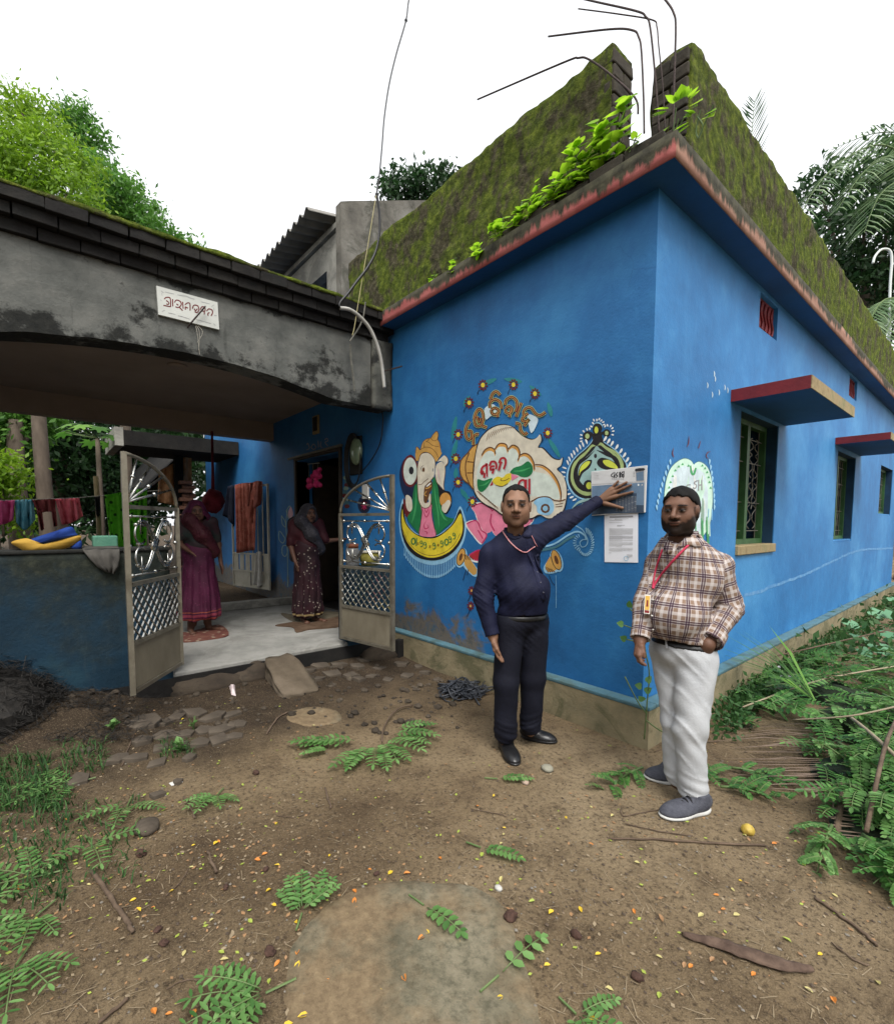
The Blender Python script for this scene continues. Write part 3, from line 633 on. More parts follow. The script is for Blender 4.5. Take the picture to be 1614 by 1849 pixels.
# lotus, horns and flourishes, partly behind the man
l = Painter("lotus_painting", HOUSE, T(820, 900, 5.764), 1, 0.0, -1, 0.0016)
pet = [[(185,85),(280,52),(350,85),(395,130),(420,300),(330,360),(260,260),(225,160)], [(130,265),(230,232),(285,330),(340,380),(290,470),(210,390)], [(395,130),(430,100),(500,75),(560,300),(470,400),(390,320)], [(700,240),(770,60),(870,62),(840,150),(805,245),(740,300)], [(160,590),(250,540),(330,560),(300,640),(210,640)]]
for p in pet: l.fill([(u+(u-450)*.045, v+(v-300)*.06) for u, v in p], 'white')
for p in pet: l.fill(p, 'pink' if p[0][1] < 500 else 'red'); l.line(p[:5], 13, 'hot', 5)
l.line([(250,330),(300,420)], 12, 'hot', 1).line([(390,160),(380,250),(420,340)], 14, 'hot', 5)
for s, (bu, bv, ba, bb, rot, body) in enumerate(((72,610,42,92,.25,[(100,560),(140,600),(240,740),(200,800),(110,690)]), (1065,640,46,108,-.3,[(950,690),(1040,570),(1075,735),(975,765)]))):
    l.fill([(u+(-14 if u < 120 or u < 1000 and s else 14), v+16) for u, v in body], 'sky').ell(bu+3, bv+8, ba+16, bb+14, 'sky', 16, rot)
    l.fill(body, 'gold', 2); l.ell(bu, bv, ba+4, bb+4, 'black', 16, rot).ell(bu, bv, ba-4, bb-4, 'gold', 16, rot).ell(bu, bv, ba*.62, bb*.66, 'orange', 14, rot).ell(bu, bv, ba*.4, bb*.45, 'brown', 14, rot)
    for k in range(4): l.line([(body[0][0]+20*k, body[0][1]+20+8*k), (body[0][0]+30+24*k, body[0][1]+80)], 8, 'brown', 1)
l.line([(930,505),(1050,470),(1200,375),(1290,345),(1360,385),(1375,430)], 18, 'sky', 6).line([(900,540),(1060,505),(1180,425),(1260,390)], 26, 'dull', 6)
l.line([(1375,430),(1340,430),(1310,460),(1330,505),(1375,490),(1390,430),(1340,330),(1270,285)], 9, 'sky', 6)
for k in range(22):
    a = math.radians(-75+k*11.5); u, v = 1365+math.cos(a)*62, 465+math.sin(a)*105
    l.line([(u, v), (u+35*math.cos(a-.5), v+45*math.sin(a-.3)-14)], 15, 'sky', 2, True)
for k in range(9):
    a = math.radians(105+k*18); u, v = 1325+math.cos(a)*50, 460+math.sin(a)*60; l.line([(u, v), (u+34*math.cos(a), v+34*math.sin(a))], 12, 'sky', 2, True)
l.line([(130,740),(110,800),(95,850)], 7, 'navy', 3).line([(150,740),(140,800)], 7, 'navy', 3).line([(990,800),(1020,870),(1050,905)], 7, 'navy', 3)
for u, v in ((185,960),(175,1120)):
    for k in range(9): a = k*.7; l.ell(u+26*math.cos(a), v+34*math.sin(a), 16, 8, 'maroon', 7, a)
    l.ell(u, v, 12, 15, 'gold', 8).line([(u, v+30), (u-40, v+110)], 7, 'navy', 1)
l.line([(1062,800),(1066,950),(1064,1140)], 4, 'sky', 3)
l.done()
# paisley ornament with white feathering
p = Painter("paisley_painting", HOUSE, T(1010, 740, 9.494), 1, 0.0, -1, 0.0018)
out = [(640,235),(575,300),(590,450),(550,560),(440,680),(300,800),(195,950),(148,1150),(180,1310),(280,1450),(420,1520),(560,1510),(720,1470),(900,1420),(1060,1260),(1150,1000),(1090,850),(960,700),(810,590),(720,520),(700,430),(735,310),(705,250)]
p.fill([(u+(u-640)*.06, v+(v-900)*.035) for u, v in out], 'sky'); p.fill(out, 'black')
def inset(k): return [(640+(u-640)*k, 950+(v-950)*(k if v > 500 else k*.9)) for u, v in out[3:20]]+[(640, 620)]
p.fill(inset(.91), 'sage').fill(inset(.80), 'black').fill(inset(.66), 'teal')
p.line([(600,700),(480,820),(330,930),(270,1100),(310,1280),(420,1380),(520,1370)], 60, 'black', 6, True).line([(640,690),(800,760),(960,830),(1040,960)], 60, 'black', 6, True)
p.fill([(560,860),(520,990),(400,1090),(340,1220),(320,1120),(360,970),(450,880)], 'black').fill([(530,890),(470,980),(370,1060),(340,1130),(360,990),(450,890)], 'lime')
p.fill([(650,880),(720,820),(850,850),(980,930),(1050,1050),(900,1040),(740,1010),(660,950)], 'black').fill([(750,870),(850,860),(960,930),(1000,1010),(850,980),(770,930)], 'lime')
p.line([(560,640),(420,790),(270,900),(215,1080),(250,1270),(350,1410),(480,1460)], 34, 'sage', 6, True).line([(690,560),(820,650),(980,740),(1080,900),(1100,1010)], 34, 'sage', 6, True)
p.ell(500, 1300, 88, 100, 'black', 14).ell(510, 1300, 50, 62, 'lime', 12).ell(620, 790, 26, 40, 'ink', 10).ell(620, 1020, 16, 20, 'ink', 8)
for u, v, r in ((480,450,76), (812,398,64)): p.ell(u, v, r, r*1.05, 'black', 14).ell(u, v, r*.5, r*.6, 'sage', 10)
p.line([(480,380),(570,420),(600,560)], 40, 'black', 5).line([(760,380),(710,430),(740,560)], 40, 'black', 5)
p.ell(640, 330, 70, 100, 'black', 14).ell(635, 345, 34, 60, 'lime', 12)
def feather(u, v, a, L=70, wd=28): p.line([(u, v), (u+L*.5*math.cos(a)+5, v+L*.5*math.sin(a)), (u+L*math.cos(a), v+L*math.sin(a))], wd, 'white', 3, True)
for u, v, a in ((640,200,-1.57),(670,180,-1.1),(700,200,-.8),(730,220,-.5),(740,260,-.3),(770,300,-1.0),(600,200,-2.0),(590,250,-2.2),(570,300,-2.6),(430,390,-2.2),(480,360,-1.9),(520,350,-1.6),(400,440,-2.8),(400,490,3.1),(400,530,2.8),(830,290,-1.8),(870,300,-1.2),(890,330,-.7),(900,370,-.2),(890,420,.3)): feather(u, v, a, 48, 26)
for (u, v) in ((480,590),(420,640),(370,680),(320,730),(270,780),(230,830),(190,890),(160,950)): feather(u, v, -1.9, 92, 30)
for (u, v) in ((130,1010),(115,1080),(110,1150),(115,1230),(130,1300),(160,1370),(200,1430),(250,1480),(300,1520)): feather(u, v, 3.5-(v-1000)*.0016, 80, 30)
for (u, v) in ((760,540),(820,580),(880,620),(960,680),(1030,750),(1090,820),(1140,900),(1180,980)): feather(u, v, -1.05, 100, 40)
p.line([(220,1690),(330,1590),(480,1540),(560,1530)], 46, 'teal', 5, True).line([(280,1720),(400,1620),(520,1570)], 26, 'mint', 5, True)
p.done()
# faded emblem on the window wall
e = Painter("faded_emblem_painting", HOUSE, T(1180, 780, 9.246), 0, 0.0, 1, 0.0045)
body = [(510,445),(400,490),(290,590),(220,740),(180,950),(165,1200),(170,1450),(230,1700),(330,1850),(600,1900),(800,1750),(920,1550),(965,1250),(970,950),(940,720),(870,570),(760,500),(690,520),(660,545),(610,480)]
e.fill([(u+(u-570)*.03, v+(v-1150)*.02) for u, v in body], 'dull'); e.fill(body, 'mint'); e.fill([(560+(u-570)*.84, 1160+(v-1150)*.84) for u, v in body], 'smear')
for k in range(26):
    u = 300+rng.random()*560; v = 620+rng.random()*700; e.line([(u, v), (u+rng.uniform(-20,20), v+150), (u+rng.uniform(-40,20), v+260+rng.random()*150)], rng.uniform(18,60), rng.choice(['white','mint','sage','smear','pale','leaf']), 3, True)
for u, v in ((470,535),(405,575),(350,640),(305,735),(270,835),(245,925),(225,1020),(570,560),(800,560),(845,605),(880,670),(905,755),(920,835),(938,930)): e.fill([(u-24,v+18),(u+22,v+14),(u+2,v-24)], 'lgreen', 0)
e.line([(610,560),(620,680),(660,700),(690,600)], 34, 'lgreen', 5).line([(625,560),(640,650),(670,590)], 18, 'white', 5)
for ln in ([(535,930),(545,890),(600,880)], [(720,810),(660,850),(700,890),(680,940),(640,930)], [(740,800),(735,980)], [(790,800),(790,970)], [(735,890),(790,880)]): e.line(ln, 20, 'grey', 4)
for ln in ([(320,260),(300,360),(325,420)], [(575,60),(570,180),(540,250)], [(770,150),(735,270)], [(940,330),(890,340),(865,400),(900,450)]): e.line(ln, 16, 'maroon', 4, True)
for k in range(9):
    v = 480+k*95; u = 300-(v-480)*.42+.00016*(v-480)**2; e.fill([(u-35, v-30), (u-55, v+10), (u-30, v+70), (u-22, v+10)], 'sky')
    u = 900+(v-480)*.2-.00013*(v-480)**2; e.fill([(u+10, v-30), (u+40, v), (u+14, v+70)], 'sky', 2)
for u, L in ((130,150),(200,170),(640,0),(905,200),(960,190)):
    if L: e.line([(u, 1280), (u-8, 1280+L)], 14, 'sky', 1)
for k in range(14):
    u = 250+rng.random()*700; e.line([(u, 1400+rng.random()*200), (u+10, 1700+rng.random()*200)], 16, rng.choice(['mint','white','lgreen']), 1)
e.done(); e = Painter("paint_splashes", HOUSE, T(1180, 780, 9.246), 0, 0.0, 1, 0.0045)
for u, v in ((60,-320),(70,-250),(170,-130),(110,-60),(200,-90),(-10,-160),(40,-30)):  # paint splashes higher up
    e.line([(900+u*1.6, v*1.2-640), (912+u*1.6, v*1.2-590), (905+u*1.6, v*1.2-540)], 14, 'smear', 3, True)
e.done()["kind"] = "stuff"
# leaf and slipper paintings beside the door
d = Painter("leaf_painting", HOUSE, T(480, 880, 6.85), 1, 0.0, -1, 0.0024)
d.line([(270,280),(250,450),(265,700),(272,1000),(272,1230)], 8, 'leaf', 4)
for pts in ([(195,350),(240,420),(245,490),(205,450)], [(220,600),(170,540),(165,640),(210,690),(240,640)], [(265,720),(210,730),(205,820),(240,855),(270,800)], [(255,290),(300,230),(330,330),(290,400)]): d.line(pts+[pts[0]], 9, 'leaf', 5)
d.fill([(275,330),(310,240),(340,330),(300,390)], 'rose'); d.done()
d = Painter("slipper_painting", HOUSE, T(600, 840, 5.283), 1, 0.0, -1, 0.0024)
d.ell(305, 375, 62, 85, 'navy', 16).ell(305, 385, 38, 52, 'black', 14)
for k in range(4): a = k*math.pi/4; d.line([(305-30*math.cos(a), 385-44*math.sin(a)), (305+30*math.cos(a), 385+44*math.sin(a))], 9, 'hot', 1)
d.done(); d = Painter("flower_strip_painting", HOUSE, T(600, 840, 5.283), 1, 0.0, -1, 0.0024)
for k in range(9): d.ell(130+12*math.sin(k), 120+k*34, 26, 20, ('leaf','dull','maroon')[k % 3], 9)
d.done()
d = Painter("door_lettering", HOUSE, T(440, 720, 6.725), 1, 0.0, -1, 0.0024)
for ln in ([(770,560),(780,540),(800,600),(765,620)], [(820,590),(850,550),(880,590),(850,615),(820,590)], [(905,510),(910,590)], [(940,520),(935,580),(960,590)], [(985,500),(1010,480),(1025,510),(990,530),(1025,575)]): d.line(ln, 10, 'grey', 4)
d.done()
# newspaper held against the wall and the notice pasted below it
M_NEWS = plain("newsprint", [(.52,.52,.52),(.60,.60,.60)], 4, .85, .15, 20)
NP = thing("newspaper", tuple(H(1118, 885, 1, -.03)), "folded newspaper held flat against the blue wall by the man's hand", "newspaper")
q = MB(); cor = [(1067,851.6),(1168,840.3),(1164.6,925.4),(1067.8,931)]
f0 = [H(x, y, 1, -.016) for x, y in cor]; bk = [(a[0], -.007, a[2]) for a in f0]
q.add(f0+bk, [(0,3,2,1),(4,5,6,7),(0,1,5,4),(1,2,6,5),(2,3,7,6),(3,0,4,7)]); bevel(mk("folded_sheets", q, M_NEWS, NP), .002)
n = Painter("front_page_print", NP, T(1060, 830, 9.246), 1, -.016, -1, 0.0008)
n.fill([(80,440),(955,378),(945,882),(290,905),(75,925)], 'photo', 0).fill([(80,440),(955,378),(952,560),(780,560),(560,640),(300,700),(78,720)], 'skyp', 0).fill([(830,540),(950,560),(945,760),(815,755)], 'skyp', 0)
n.fill([(810,150),(950,140),(950,350),(820,358)], 'grey', 0).fill([(820,220),(940,190),(945,345),(825,350)], 'skyp', 0).fill([(810,150),(950,140),(950,180),(812,195)], 'ink', 2)
n.line([(80,415),(960,362)], 5, 'grey', 1)
for ln in ([(445,215),(400,260),(440,290),(455,255),(460,305)], [(460,205),(462,300)], [(515,205),(480,250),(510,265),(480,300)], [(540,205),(542,298)], [(555,200),(557,296)], [(600,195),(570,240),(610,250),(575,270),(612,295)], [(615,190),(612,295)]): n.line(ln, 15, 'ink', 4)
for k in range(6): n.line([(410+k*36, 322), (435+k*36, 320)], 9, 'grey', 1)
for k in range(4): n.line([(770, 205+k*25), (800, 203+k*25)], 6, 'grey', 1).line([(110+k*3, 230+k*30), (200, 226+k*30)], 4, 'lgrey', 1)
n.fill([(845,405),(870,402),(870,435),(848,438)], 'white', 0).fill([(910,408),(932,402),(930,430),(908,434)], 'lgrey', 0)
for k in range(7):
    for j in range(13): n.line([(480+k*52, 620+j*20), (516+k*52, 618+j*20)], 6, 'grey' if (j+k) % 5 else 'lgrey', 1)
n.done()
NO = thing("paper_notice", tuple(H(1121, 970, 1, -.004)), "white printed notice sheet pasted on the blue wall below the newspaper", "notice")
q = MB(); cor = [(1091.2,929.5),(1152,926.3),(1152,1016),(1091.4,1015)]
rows = []
for k in range(7):
    a = k/6; rows.append([tuple(H(cor[0][0]*(1-a)+cor[3][0]*a+(cor[1][0]*(1-a)+cor[2][0]*a-cor[0][0]*(1-a)-cor[3][0]*a)*b, cor[0][1]*(1-a)+cor[3][1]*a+(cor[1][1]*(1-a)+cor[2][1]*a-cor[0][1]*(1-a)-cor[3][1]*a)*b, 1, -.0045-.003*math.sin(3.1*a)*(b-.5)**2)) for b in (0,.25,.5,.75,1)])
q.sheet([r[::-1] for r in rows]); mk("sheet", q, plain("white paper", [(.70,.71,.76),(.75,.76,.80)], 3, .8), NO)
n = Painter("notice_print", NO, T(1060, 830, 9.246), 1, -.0055, -1, 0.0016)
n.line([(375,958),(768,945)], 22, 'grey', 1)
def para(v0, k, x0=370, x1=768, st=15, c='lgrey'):
    for i in range(k): n.line([(x0, v0+i*st), (x1 if i < k-1 else x0+(x1-x0)*.55, v0+i*st)], 6, c, 1)
para(985, 2, 460, 690); para(1010, 1); para(1048, 1); para(1095, 2, 500, 630, 14, 'grey'); para(1150, 8); para(1280, 4, c='grey'); para(1345, 2); para(1385, 4); para(1445, 1, 490, 650); para(1475, 4); para(1555, 1, 365, 440); para(1585, 4, 660, 760, 14)
ring(n, 652, 1648, 36, 8, 'sky')
n.done()
# ------------------------------------------------------------------ porch in front of the door
FZ = 0.20
M_FLOOR = concrete("porch cement floor", (0.17,0.17,0.155), (0.24,0.235,0.215), (0.29,0.285,0.265), (0.13,0.125,0.11), 0.5)
q = MB(); q.box(-5.9, -3.02, -5.2, -0.001, -0.2, FZ); q.box(-6.9, -5.9, -5.2, -0.001, -0.2, FZ-.04)
fl = tag(bevel(mk("porch_floor", q, M_FLOOR), .012, 2), "grey cement porch floor raised above the yard", "floor", kind="structure")
q = MB(); q.obox((-5.88, -.95, FZ+.05), .16, 1.9, .10, None, .004); bevel(mk("back_kerb", q, M_CONC2, fl), .008, 2)
PORCH = thing("porch_canopy", (-3.1, -2.5, 0.0), "concrete porch canopy with stained arched beam and black brick cornice", "porch")
def zb(y): return 2.80 + (0.16*max(0.0, 1-((y+2.1)/1.38)**2))
ys = list(np.arange(-5.3, -0.02, 0.05))+[-0.004]
q = MB(); rows = []
for i, y in enumerate(ys):
    j = 0.010*fbm(y*7, 1.3, 0, 3)-0.012*max(0, fbm(y*3.1, 9.0, 0, 3))*2
    zt = 3.53; n = 9
    rows.append([(-3.10+0.006*fbm(y*3, k*.9, 5), y, zb(y)+j+(zt-zb(y)-j)*k/n) for k in range(n+1)] + [(-3.36, y, zt), (-3.36, y, zb(y)), (-3.10, y, zb(y)+j)])
q.sheet(rows); mk("arched_beam", q, M_CONC, PORCH, smooth=False)
q = MB(); q.box(-6.72, -3.30, -5.3, -0.003, 3.20, 3.34); mk("ceiling", q, M_CEIL, PORCH)
q = MB(); q.box(-6.92, -6.70, -5.3, -0.003, 2.91, 3.50); mk("rear_beam", q, M_CEIL, PORCH)
q = MB(); q.box(-6.95, -3.2, -5.3, -0.003, 3.50, 3.60); q.box(-6.9, -3.2, -5.3, -5.1, 3.2, 3.5); mk("roof_slab", q, M_CONC, PORCH)
q = MB(); q.ball((-4.35, -1.92, 3.195), (.10, .10, .022), 16, 6); mk("ceiling_rose", q, M_CEIL, PORCH, smooth=True)
M_CORN = M_DARKBRICK
for lay, (xo, z0, z1, off) in enumerate(((-3.055, 3.53, 3.615, 0.0), (-3.00, 3.62, 3.705, .12), (-2.955, 3.71, 3.80, .05))):
    y = -5.3+off
    while y < -0.06:
        L = min(.245, -0.02-y)
        if L > .06:
            o = MB(); o.obox(((xo-3.30)/2+rng.uniform(-.006,.006), y+L/2, (z0+z1)/2+rng.uniform(-.004,.004)), xo+3.30, L-.0015, z1-z0+.003, Matrix.Rotation(rng.uniform(-.006,.006), 3, 'Z'), .004)
            bevel(mk("brick", o, M_CORN, PORCH), .004, 1)
        y += .25
rough_box("moss_cap", -3.32, -2.95, -5.3, -0.03, 3.792, 3.822, 0.05, 0.020, moss("bright moss on cornice", 0.14), PORCH, 9, 0.02, 5)
# haunch where the beam meets the wall, black with damp
rough_box("beam_end", -3.11, -3.045, -0.26, -0.012, 2.78, 3.52, 0.04, 0.022, concrete("damp black beam end", (0.03,0.03,0.028),(0.07,0.07,0.06),(0.13,0.13,0.11),(0.006,0.006,0.007),0.8), PORCH, 12)
# roof eave further back, seen under the rear beam
q = MB(); q.box(-6.9, -3.36, -5.45, -5.3, -0.1, 3.3); mk("side_wall", q, M_BLUE, PORCH)  # unseen end wall, added to keep side light out of the porch
q = MB(); q.box(-3.02, -2.995, -5.0, -0.10, -0.2, FZ-.035); mk("riser", q, M_DARKBRICK, fl)
BE = thing("rear_eave", (-9, -1, 2.8), "dark low eave with a pale plaster end behind the porch", "eave")
q = MB(); q.box(-10.2, -8.6, -1.95, -0.01, 2.86, 3.12); mk("eave_slab", q, M_DARKBRICK, BE)
q = MB(); q.box(-10.21, -8.59, -2.08, -1.951, 2.84, 3.16); mk("eave_edge", q, M_CONC2, BE)
q = MB(); q.box(-9.6, -9.45, -1.0, -.85, .1, 2.86); mk("post", q, M_DARKBRICK, BE)
# low parapet wall beside the gate, and its short stub on the other side
t = NT("dirty dark blue paint", 0.8, 0, 0.25); z = t.sep()[2]
base = t.ramp(t.noise(2.0, 6, 0.6), [(0.3, (0.004,0.017,0.030)), (0.55, (0.007,0.028,0.050)), (0.75, (0.016,0.050,0.072))])
n = t.noise(1.6, 8, 0.7); st = t.noise(1.3, 6, 0.7, t.map((5, 5, 0.8)))
f = t.math('ADD', t.math('MAXIMUM', t.math('MULTIPLY', t.math('SUBTRACT', z, 0.55), 0.85), t.math('MULTIPLY', t.math('SUBTRACT', -0.25, z), 1.6)), t.math('MULTIPLY', t.math('SUBTRACT', n, 0.5), 1.9))
base = t.mix(t.math('MULTIPLY', t.ramp(f, [(0.0, (0,0,0)), (0.5, (1,1,1))]), 0.9), base, t.ramp(t.noise(16, 6, .7), [(.3, (0.006,0.008,0.006)), (.55, (0.017,0.020,0.012)), (.75, (0.045,0.048,0.030))]))
base = t.mix(t.ramp(st, [(0.58, (0,0,0)), (0.8, (0.55,)*3)]), base, (0.05,0.07,0.07))
t.col(base); b1 = t.bump(t.noise(50, 6, .7), .5, .008); t.bump(t.noise(6, 6, .7), .5, .02, b1); M_LOWWALL = t.m
LW = thing("low_wall", (-3.1, -3.7, 0), "grimy dark blue low wall left of the porch gate", "wall")
rough_box("wall_body", -3.22, -3.0, -5.3, -2.30, 0.0, 1.27, 0.06, 0.010, M_LOWWALL, LW, 20)
q = MB(); q.box(-3.235, -2.985, -5.3, -2.29, 1.262, 1.292); bevel(mk("coping", q, M_CONC, LW), .01, 2)
LS = thing("low_wall", (-3.1, -.35, 0), "short blue stub wall behind the right gate leaf", "wall")
rough_box("wall_body", -3.22, -3.0, -.62, -.012, 0.0, 1.02, 0.06, 0.006, M_LOWWALL, LS, 22)
# ------------------------------------------------------------------ marble name plate on the beam
SG = thing("name_plate", (-3.09, -2.07, 3.34), "white marble name plate with red lettering on the porch beam", "sign")
q = MB(); cor = [(282.3,515.3),(392.8,545.5),(396.0,594.8),(286.2,567.3)]
fr = [H(x, y, 0, -3.072) for x, y in cor]; q.add(fr+[(-3.098, a[1], a[2]) for a in fr], [(0,3,2,1),(4,5,6,7),(0,1,5,4),(1,2,6,5),(2,3,7,6),(3,0,4,7)])
mk("plate", q, plain("white marble", [(.44,.45,.42),(.54,.55,.51)], 5, .5, .05), SG)
s = Painter("plate_lettering", SG, T(270, 505, 11.529), 0, -3.072, 1, 0.0008)
for ln in ([(305,400),(350,365),(430,385),(440,560)], [(345,430),(400,470),(390,510),(350,500)], [(290,530),(440,560)], [(480,400),(485,550)],
           [(520,470),(560,420),(640,450),(660,520),(600,575),(540,560)], [(560,500),(600,530)], [(620,570),(690,640)], [(690,455),(700,600)], [(735,520),(790,480),(840,500),(845,640)], [(740,560),(800,590)], [(745,560),(745,620)],
           [(895,600),(920,530),(1000,540),(1030,620),(990,680),(940,660)], [(930,600),(960,640),(1000,600)], [(1060,620),(1090,560),(1150,580),(1150,650),(1080,640)], [(1140,640),(1140,720)],
           [(1190,650),(1230,605),(1300,630),(1310,690),(1280,750)], [(1250,680),(1215,700),(1220,745)]): s.line(ln, 24, 'maroon', 5)
for ln in ([(320,250),(510,295)], [(580,310),(700,330),(760,340),(860,380),(940,400)], [(1070,455),(1250,500)], [(390,685),(540,720)], [(590,745),(700,770),(840,820)], [(970,825),(1030,840),(1280,910)], [(240,225),(290,270)], [(260,660),(315,630)], [(1290,555),(1345,520)], [(1330,910),(1375,950)], [(255,270),(262,330)], [(1335,580),(1345,640)], [(225,410),(250,440)], [(1345,740),(1400,745)]): s.line(ln, 8, 'grey', 3)
s.done()
q = MB(); a = H(1165/11.529+270, 550/11.529+505, 0, -3.03); b = H(870/11.529+270, 890/11.529+505, 0, -3.05); q.tube([a, b], .007, 6); q.tube([b, (-3.1, b[1]-.02, b[2]-.03)], .006, 6); mk("hanging_nail", q, M_RUST, SG)
q = MB(); 
for dx, L in ((0, 44), (6, 30), (-4, 52)):
    q.tube(crs([H(355+dx*.5, 588, 0, -3.07), H(360+dx, 600, 0, -3.06), H(359-dx*.4, 588+L, 0, -3.08)], 5), .0022, 4)
mk("thread", q, plain("pale thread", [(.35,.33,.28)], 3, .9), SG)
# ------------------------------------------------------------------ steel gate leaves, folded back
t = NT("polished steel tube", .22, 1.0); t.col(t.ramp(t.noise(6, 5), [(.35, (.30,.29,.26)), (.65, (.62,.61,.57))])); t.rough(t.ramp(t.noise(14, 5), [(.3, (.12,)*3), (.7, (.42,)*3)])); M_STEEL = t.m
M_STILE = plain("tarnished steel frame", [(.10,.085,.06),(.22,.20,.155),(.14,.12,.09)], 5, .45, .1, 40, .6)
M_SHEET = plain("dull grey gate sheet", [(.13,.11,.075),(.20,.175,.125)], 5, .6, .2, 20, .1, stretch=(1,1,.6))
def gate(A, B, z0, label):
    A, B = Vector((A[0], A[1], z0)), Vector((B[0], B[1], z0)); g = thing("gate_leaf", tuple((A+B)/2), label, "gate", "open porch gate leaves")
    W_ = (B-A).length; U = (B-A).normalized(); N = Vector((-U.y, U.x, 0))
    P = lambda u, z, n=0.0: A+U*(u*W_)+Vector((0,0,z))+N*n
    def part(name, f, m=M_STILE, sm_=False):
        q = MB(); f(q); return mk(name, q, m, g, smooth=sm_)
    part("stile", lambda q: q.bar(P(0,0), P(0,1.70), .042, .034)); part("stile", lambda q: q.bar(P(1,0), P(1,1.34), .036, .030))
    for z, w in ((.018,.036), (.36,.03), (.78,.036), (1.325,.036)): part("rail", lambda q: q.bar(P(.03,z), P(.97,z), w, .028))
    arc = [(1-math.cos(a)*1.0 if False else math.sin(a), 1.34+.35*math.cos(a)) for a in [k*math.pi/2/14 for k in range(15)]]
    part("arch", lambda q: q.tube([P(u, z) for u, z in arc], .014, 8), M_STILE, True)
    for a in (.22, .50, .80, 1.13):
        u, z = math.sin(a), 1.34+.35*math.cos(a); r = part("ray", lambda q: q.tube([P(.03, 1.36), P(u*.985, z-.005)], .0095, 7), M_STEEL, True)
        q = MB(); q.ball(P(.03+(u-.03)*.56, 1.36+(z-1.36)*.56), .017, 9, 6); mk("knob", q, M_STEEL, r, smooth=True)
    for z in (.84, 1.26): part("cross_bar", lambda q: q.tube([P(.03,z), P(.97,z)], .008, 6), M_STEEL, True)
    def scr(q):
        for s in (1, -1):
            for off in (-.018, .018):
                pts = [(.5-s*.27+off, 1.05+s*.155+.02*s), (.5-s*.33+off, 1.05+s*.10), (.5-s*.25+off, 1.05+s*.03), (.5-s*.13+off, 1.05+s*.10)]
                pts = [(.22+off, 1.05+s*.17), (.30+off, 1.05+s*.18), (.40+off, 1.05+s*.12), (.5+off, 1.05), (.60+off, 1.05-s*.12), (.70+off, 1.05-s*.18), (.78+off, 1.05-s*.17)]
                q.tube(crs([P(u, z) for u, z in pts], 4), .0085, 6)
        for cu in (.24, .76):
            for s in (1, -1):
                q.tube([P(cu+.105*math.cos(a)*(1 if cu > .5 else -1), 1.05+s*.085+.075*math.sin(a)) for a in [k*.42-2.3 for k in range(12)]], .008, 6)
        for cu in (.24, .76): q.bar(P(cu, 1.13), P(cu, 1.26), .020, .006); q.bar(P(cu, .84), P(cu, .97), .020, .006)
        q.obox(P(.5, 1.05), .075, .012, .12, Matrix((U, N, Vector((0,0,1)))).transposed() @ Matrix.Rotation(.6, 3, 'Y'))
    part("scroll_work", scr, M_STEEL, True)["kind"] = "stuff"
    def kb(q):
        for u, z in ((.08,.84),(.5,.84),(.92,.84),(.08,1.26),(.5,1.26),(.92,1.26),(.17,1.20),(.83,1.20),(.17,.91),(.83,.91),(.05,1.05),(.95,1.05),(.2,1.06),(.8,1.06)): q.ball(P(u, z, .004), .016, 8, 6)
    part("knobs", kb, M_STEEL, True)["kind"] = "stuff"
    n = 9
    for s, no in ((1, .006), (-1, -.006)):
        for k in range(-4, n+1):
            u0 = k/n*1.0; u1 = u0+.50; a, b = (u0, 0.0), (u1, 1.0)
            # clip to the panel
            t0 = max(0, (.02-a[0])/(b[0]-a[0])); t1 = min(1, (.98-a[0])/(b[0]-a[0]))
            if t1-t0 < .08: continue
            f = lambda t_: (a[0]+(b[0]-a[0])*t_, .375+.39*(t_ if s > 0 else 1-t_))
            part("lattice_bar", lambda q: q.bar(P(*f(t0), no), P(*f(t1), no), .011, .006), M_STEEL)
    part("sheet_panel", lambda q: q.obox(P(.5, .19), W_-.04, .006, .31, Matrix((U, N, Vector((0,0,1)))).transposed()), M_SHEET)
    return g
gate((-2.368,-2.664), (-2.961,-2.239), .28, "arched steel gate leaf folded back against the dark low wall")
gate((-2.237,-.558), (-2.997,-.702), .26, "arched steel gate leaf folded back beside the deity painting")
# ------------------------------------------------------------------ inner gate with washing on it
_g1 = H(487,1066,1,-.10); gb = [H(423,1057,2,_g1[2]), _g1]
A, B = Vector(gb[0]), Vector(gb[1]); W_ = (B-A).length; U = (B-A).normalized(); N = Vector((U.y, -U.x, 0)); IGh = 1.86
IG = thing("inner_gate", tuple((A+B)/2), "pale barred inner gate hung with washing at the back of the porch", "gate")
Pg = lambda u, z, n=0: A+U*(u*W_)+Vector((0,0,z))+N*n
M_PALE = plain("cream gate paint", [(.34,.31,.24),(.46,.43,.35)], 6, .5, .1, 40)
for nm, a, b, w in [("stile",(0,0),(0,IGh),.04),("stile",(1,0),(1,IGh),.04),("rail",(0,IGh-.02),(1,IGh-.02),.035),("rail",(0,.62),(1,.62),.03),("rail",(0,.30),(1,.30),.035),("rail",(0,.02),(1,.02),.035)]:
    q = MB(); q.bar(Pg(*a), Pg(*b), w, .03); mk(nm, q, M_PALE, IG)
for k in range(1, 7):
    q = MB(); q.bar(Pg(k/7, .30), Pg(k/7, IGh), .018, .014); mk("bar", q, M_PALE, IG)
for a, b in ((.03,.48), (.52,.97)):
    q = MB(); q.obox(Pg((a+b)/2, .16), W_*(b-a), .006, .26, Matrix((U, N, Vector((0,0,1)))).transposed()); mk("panel", q, M_PALE, IG)
for k in range(6):
    q = MB(); q.obox(Pg((k+.5)/6, .46), W_/6-.05, .006, .28, Matrix((U, N, Vector((0,0,1)))).transposed()); mk("panel", q, M_PALE, IG)
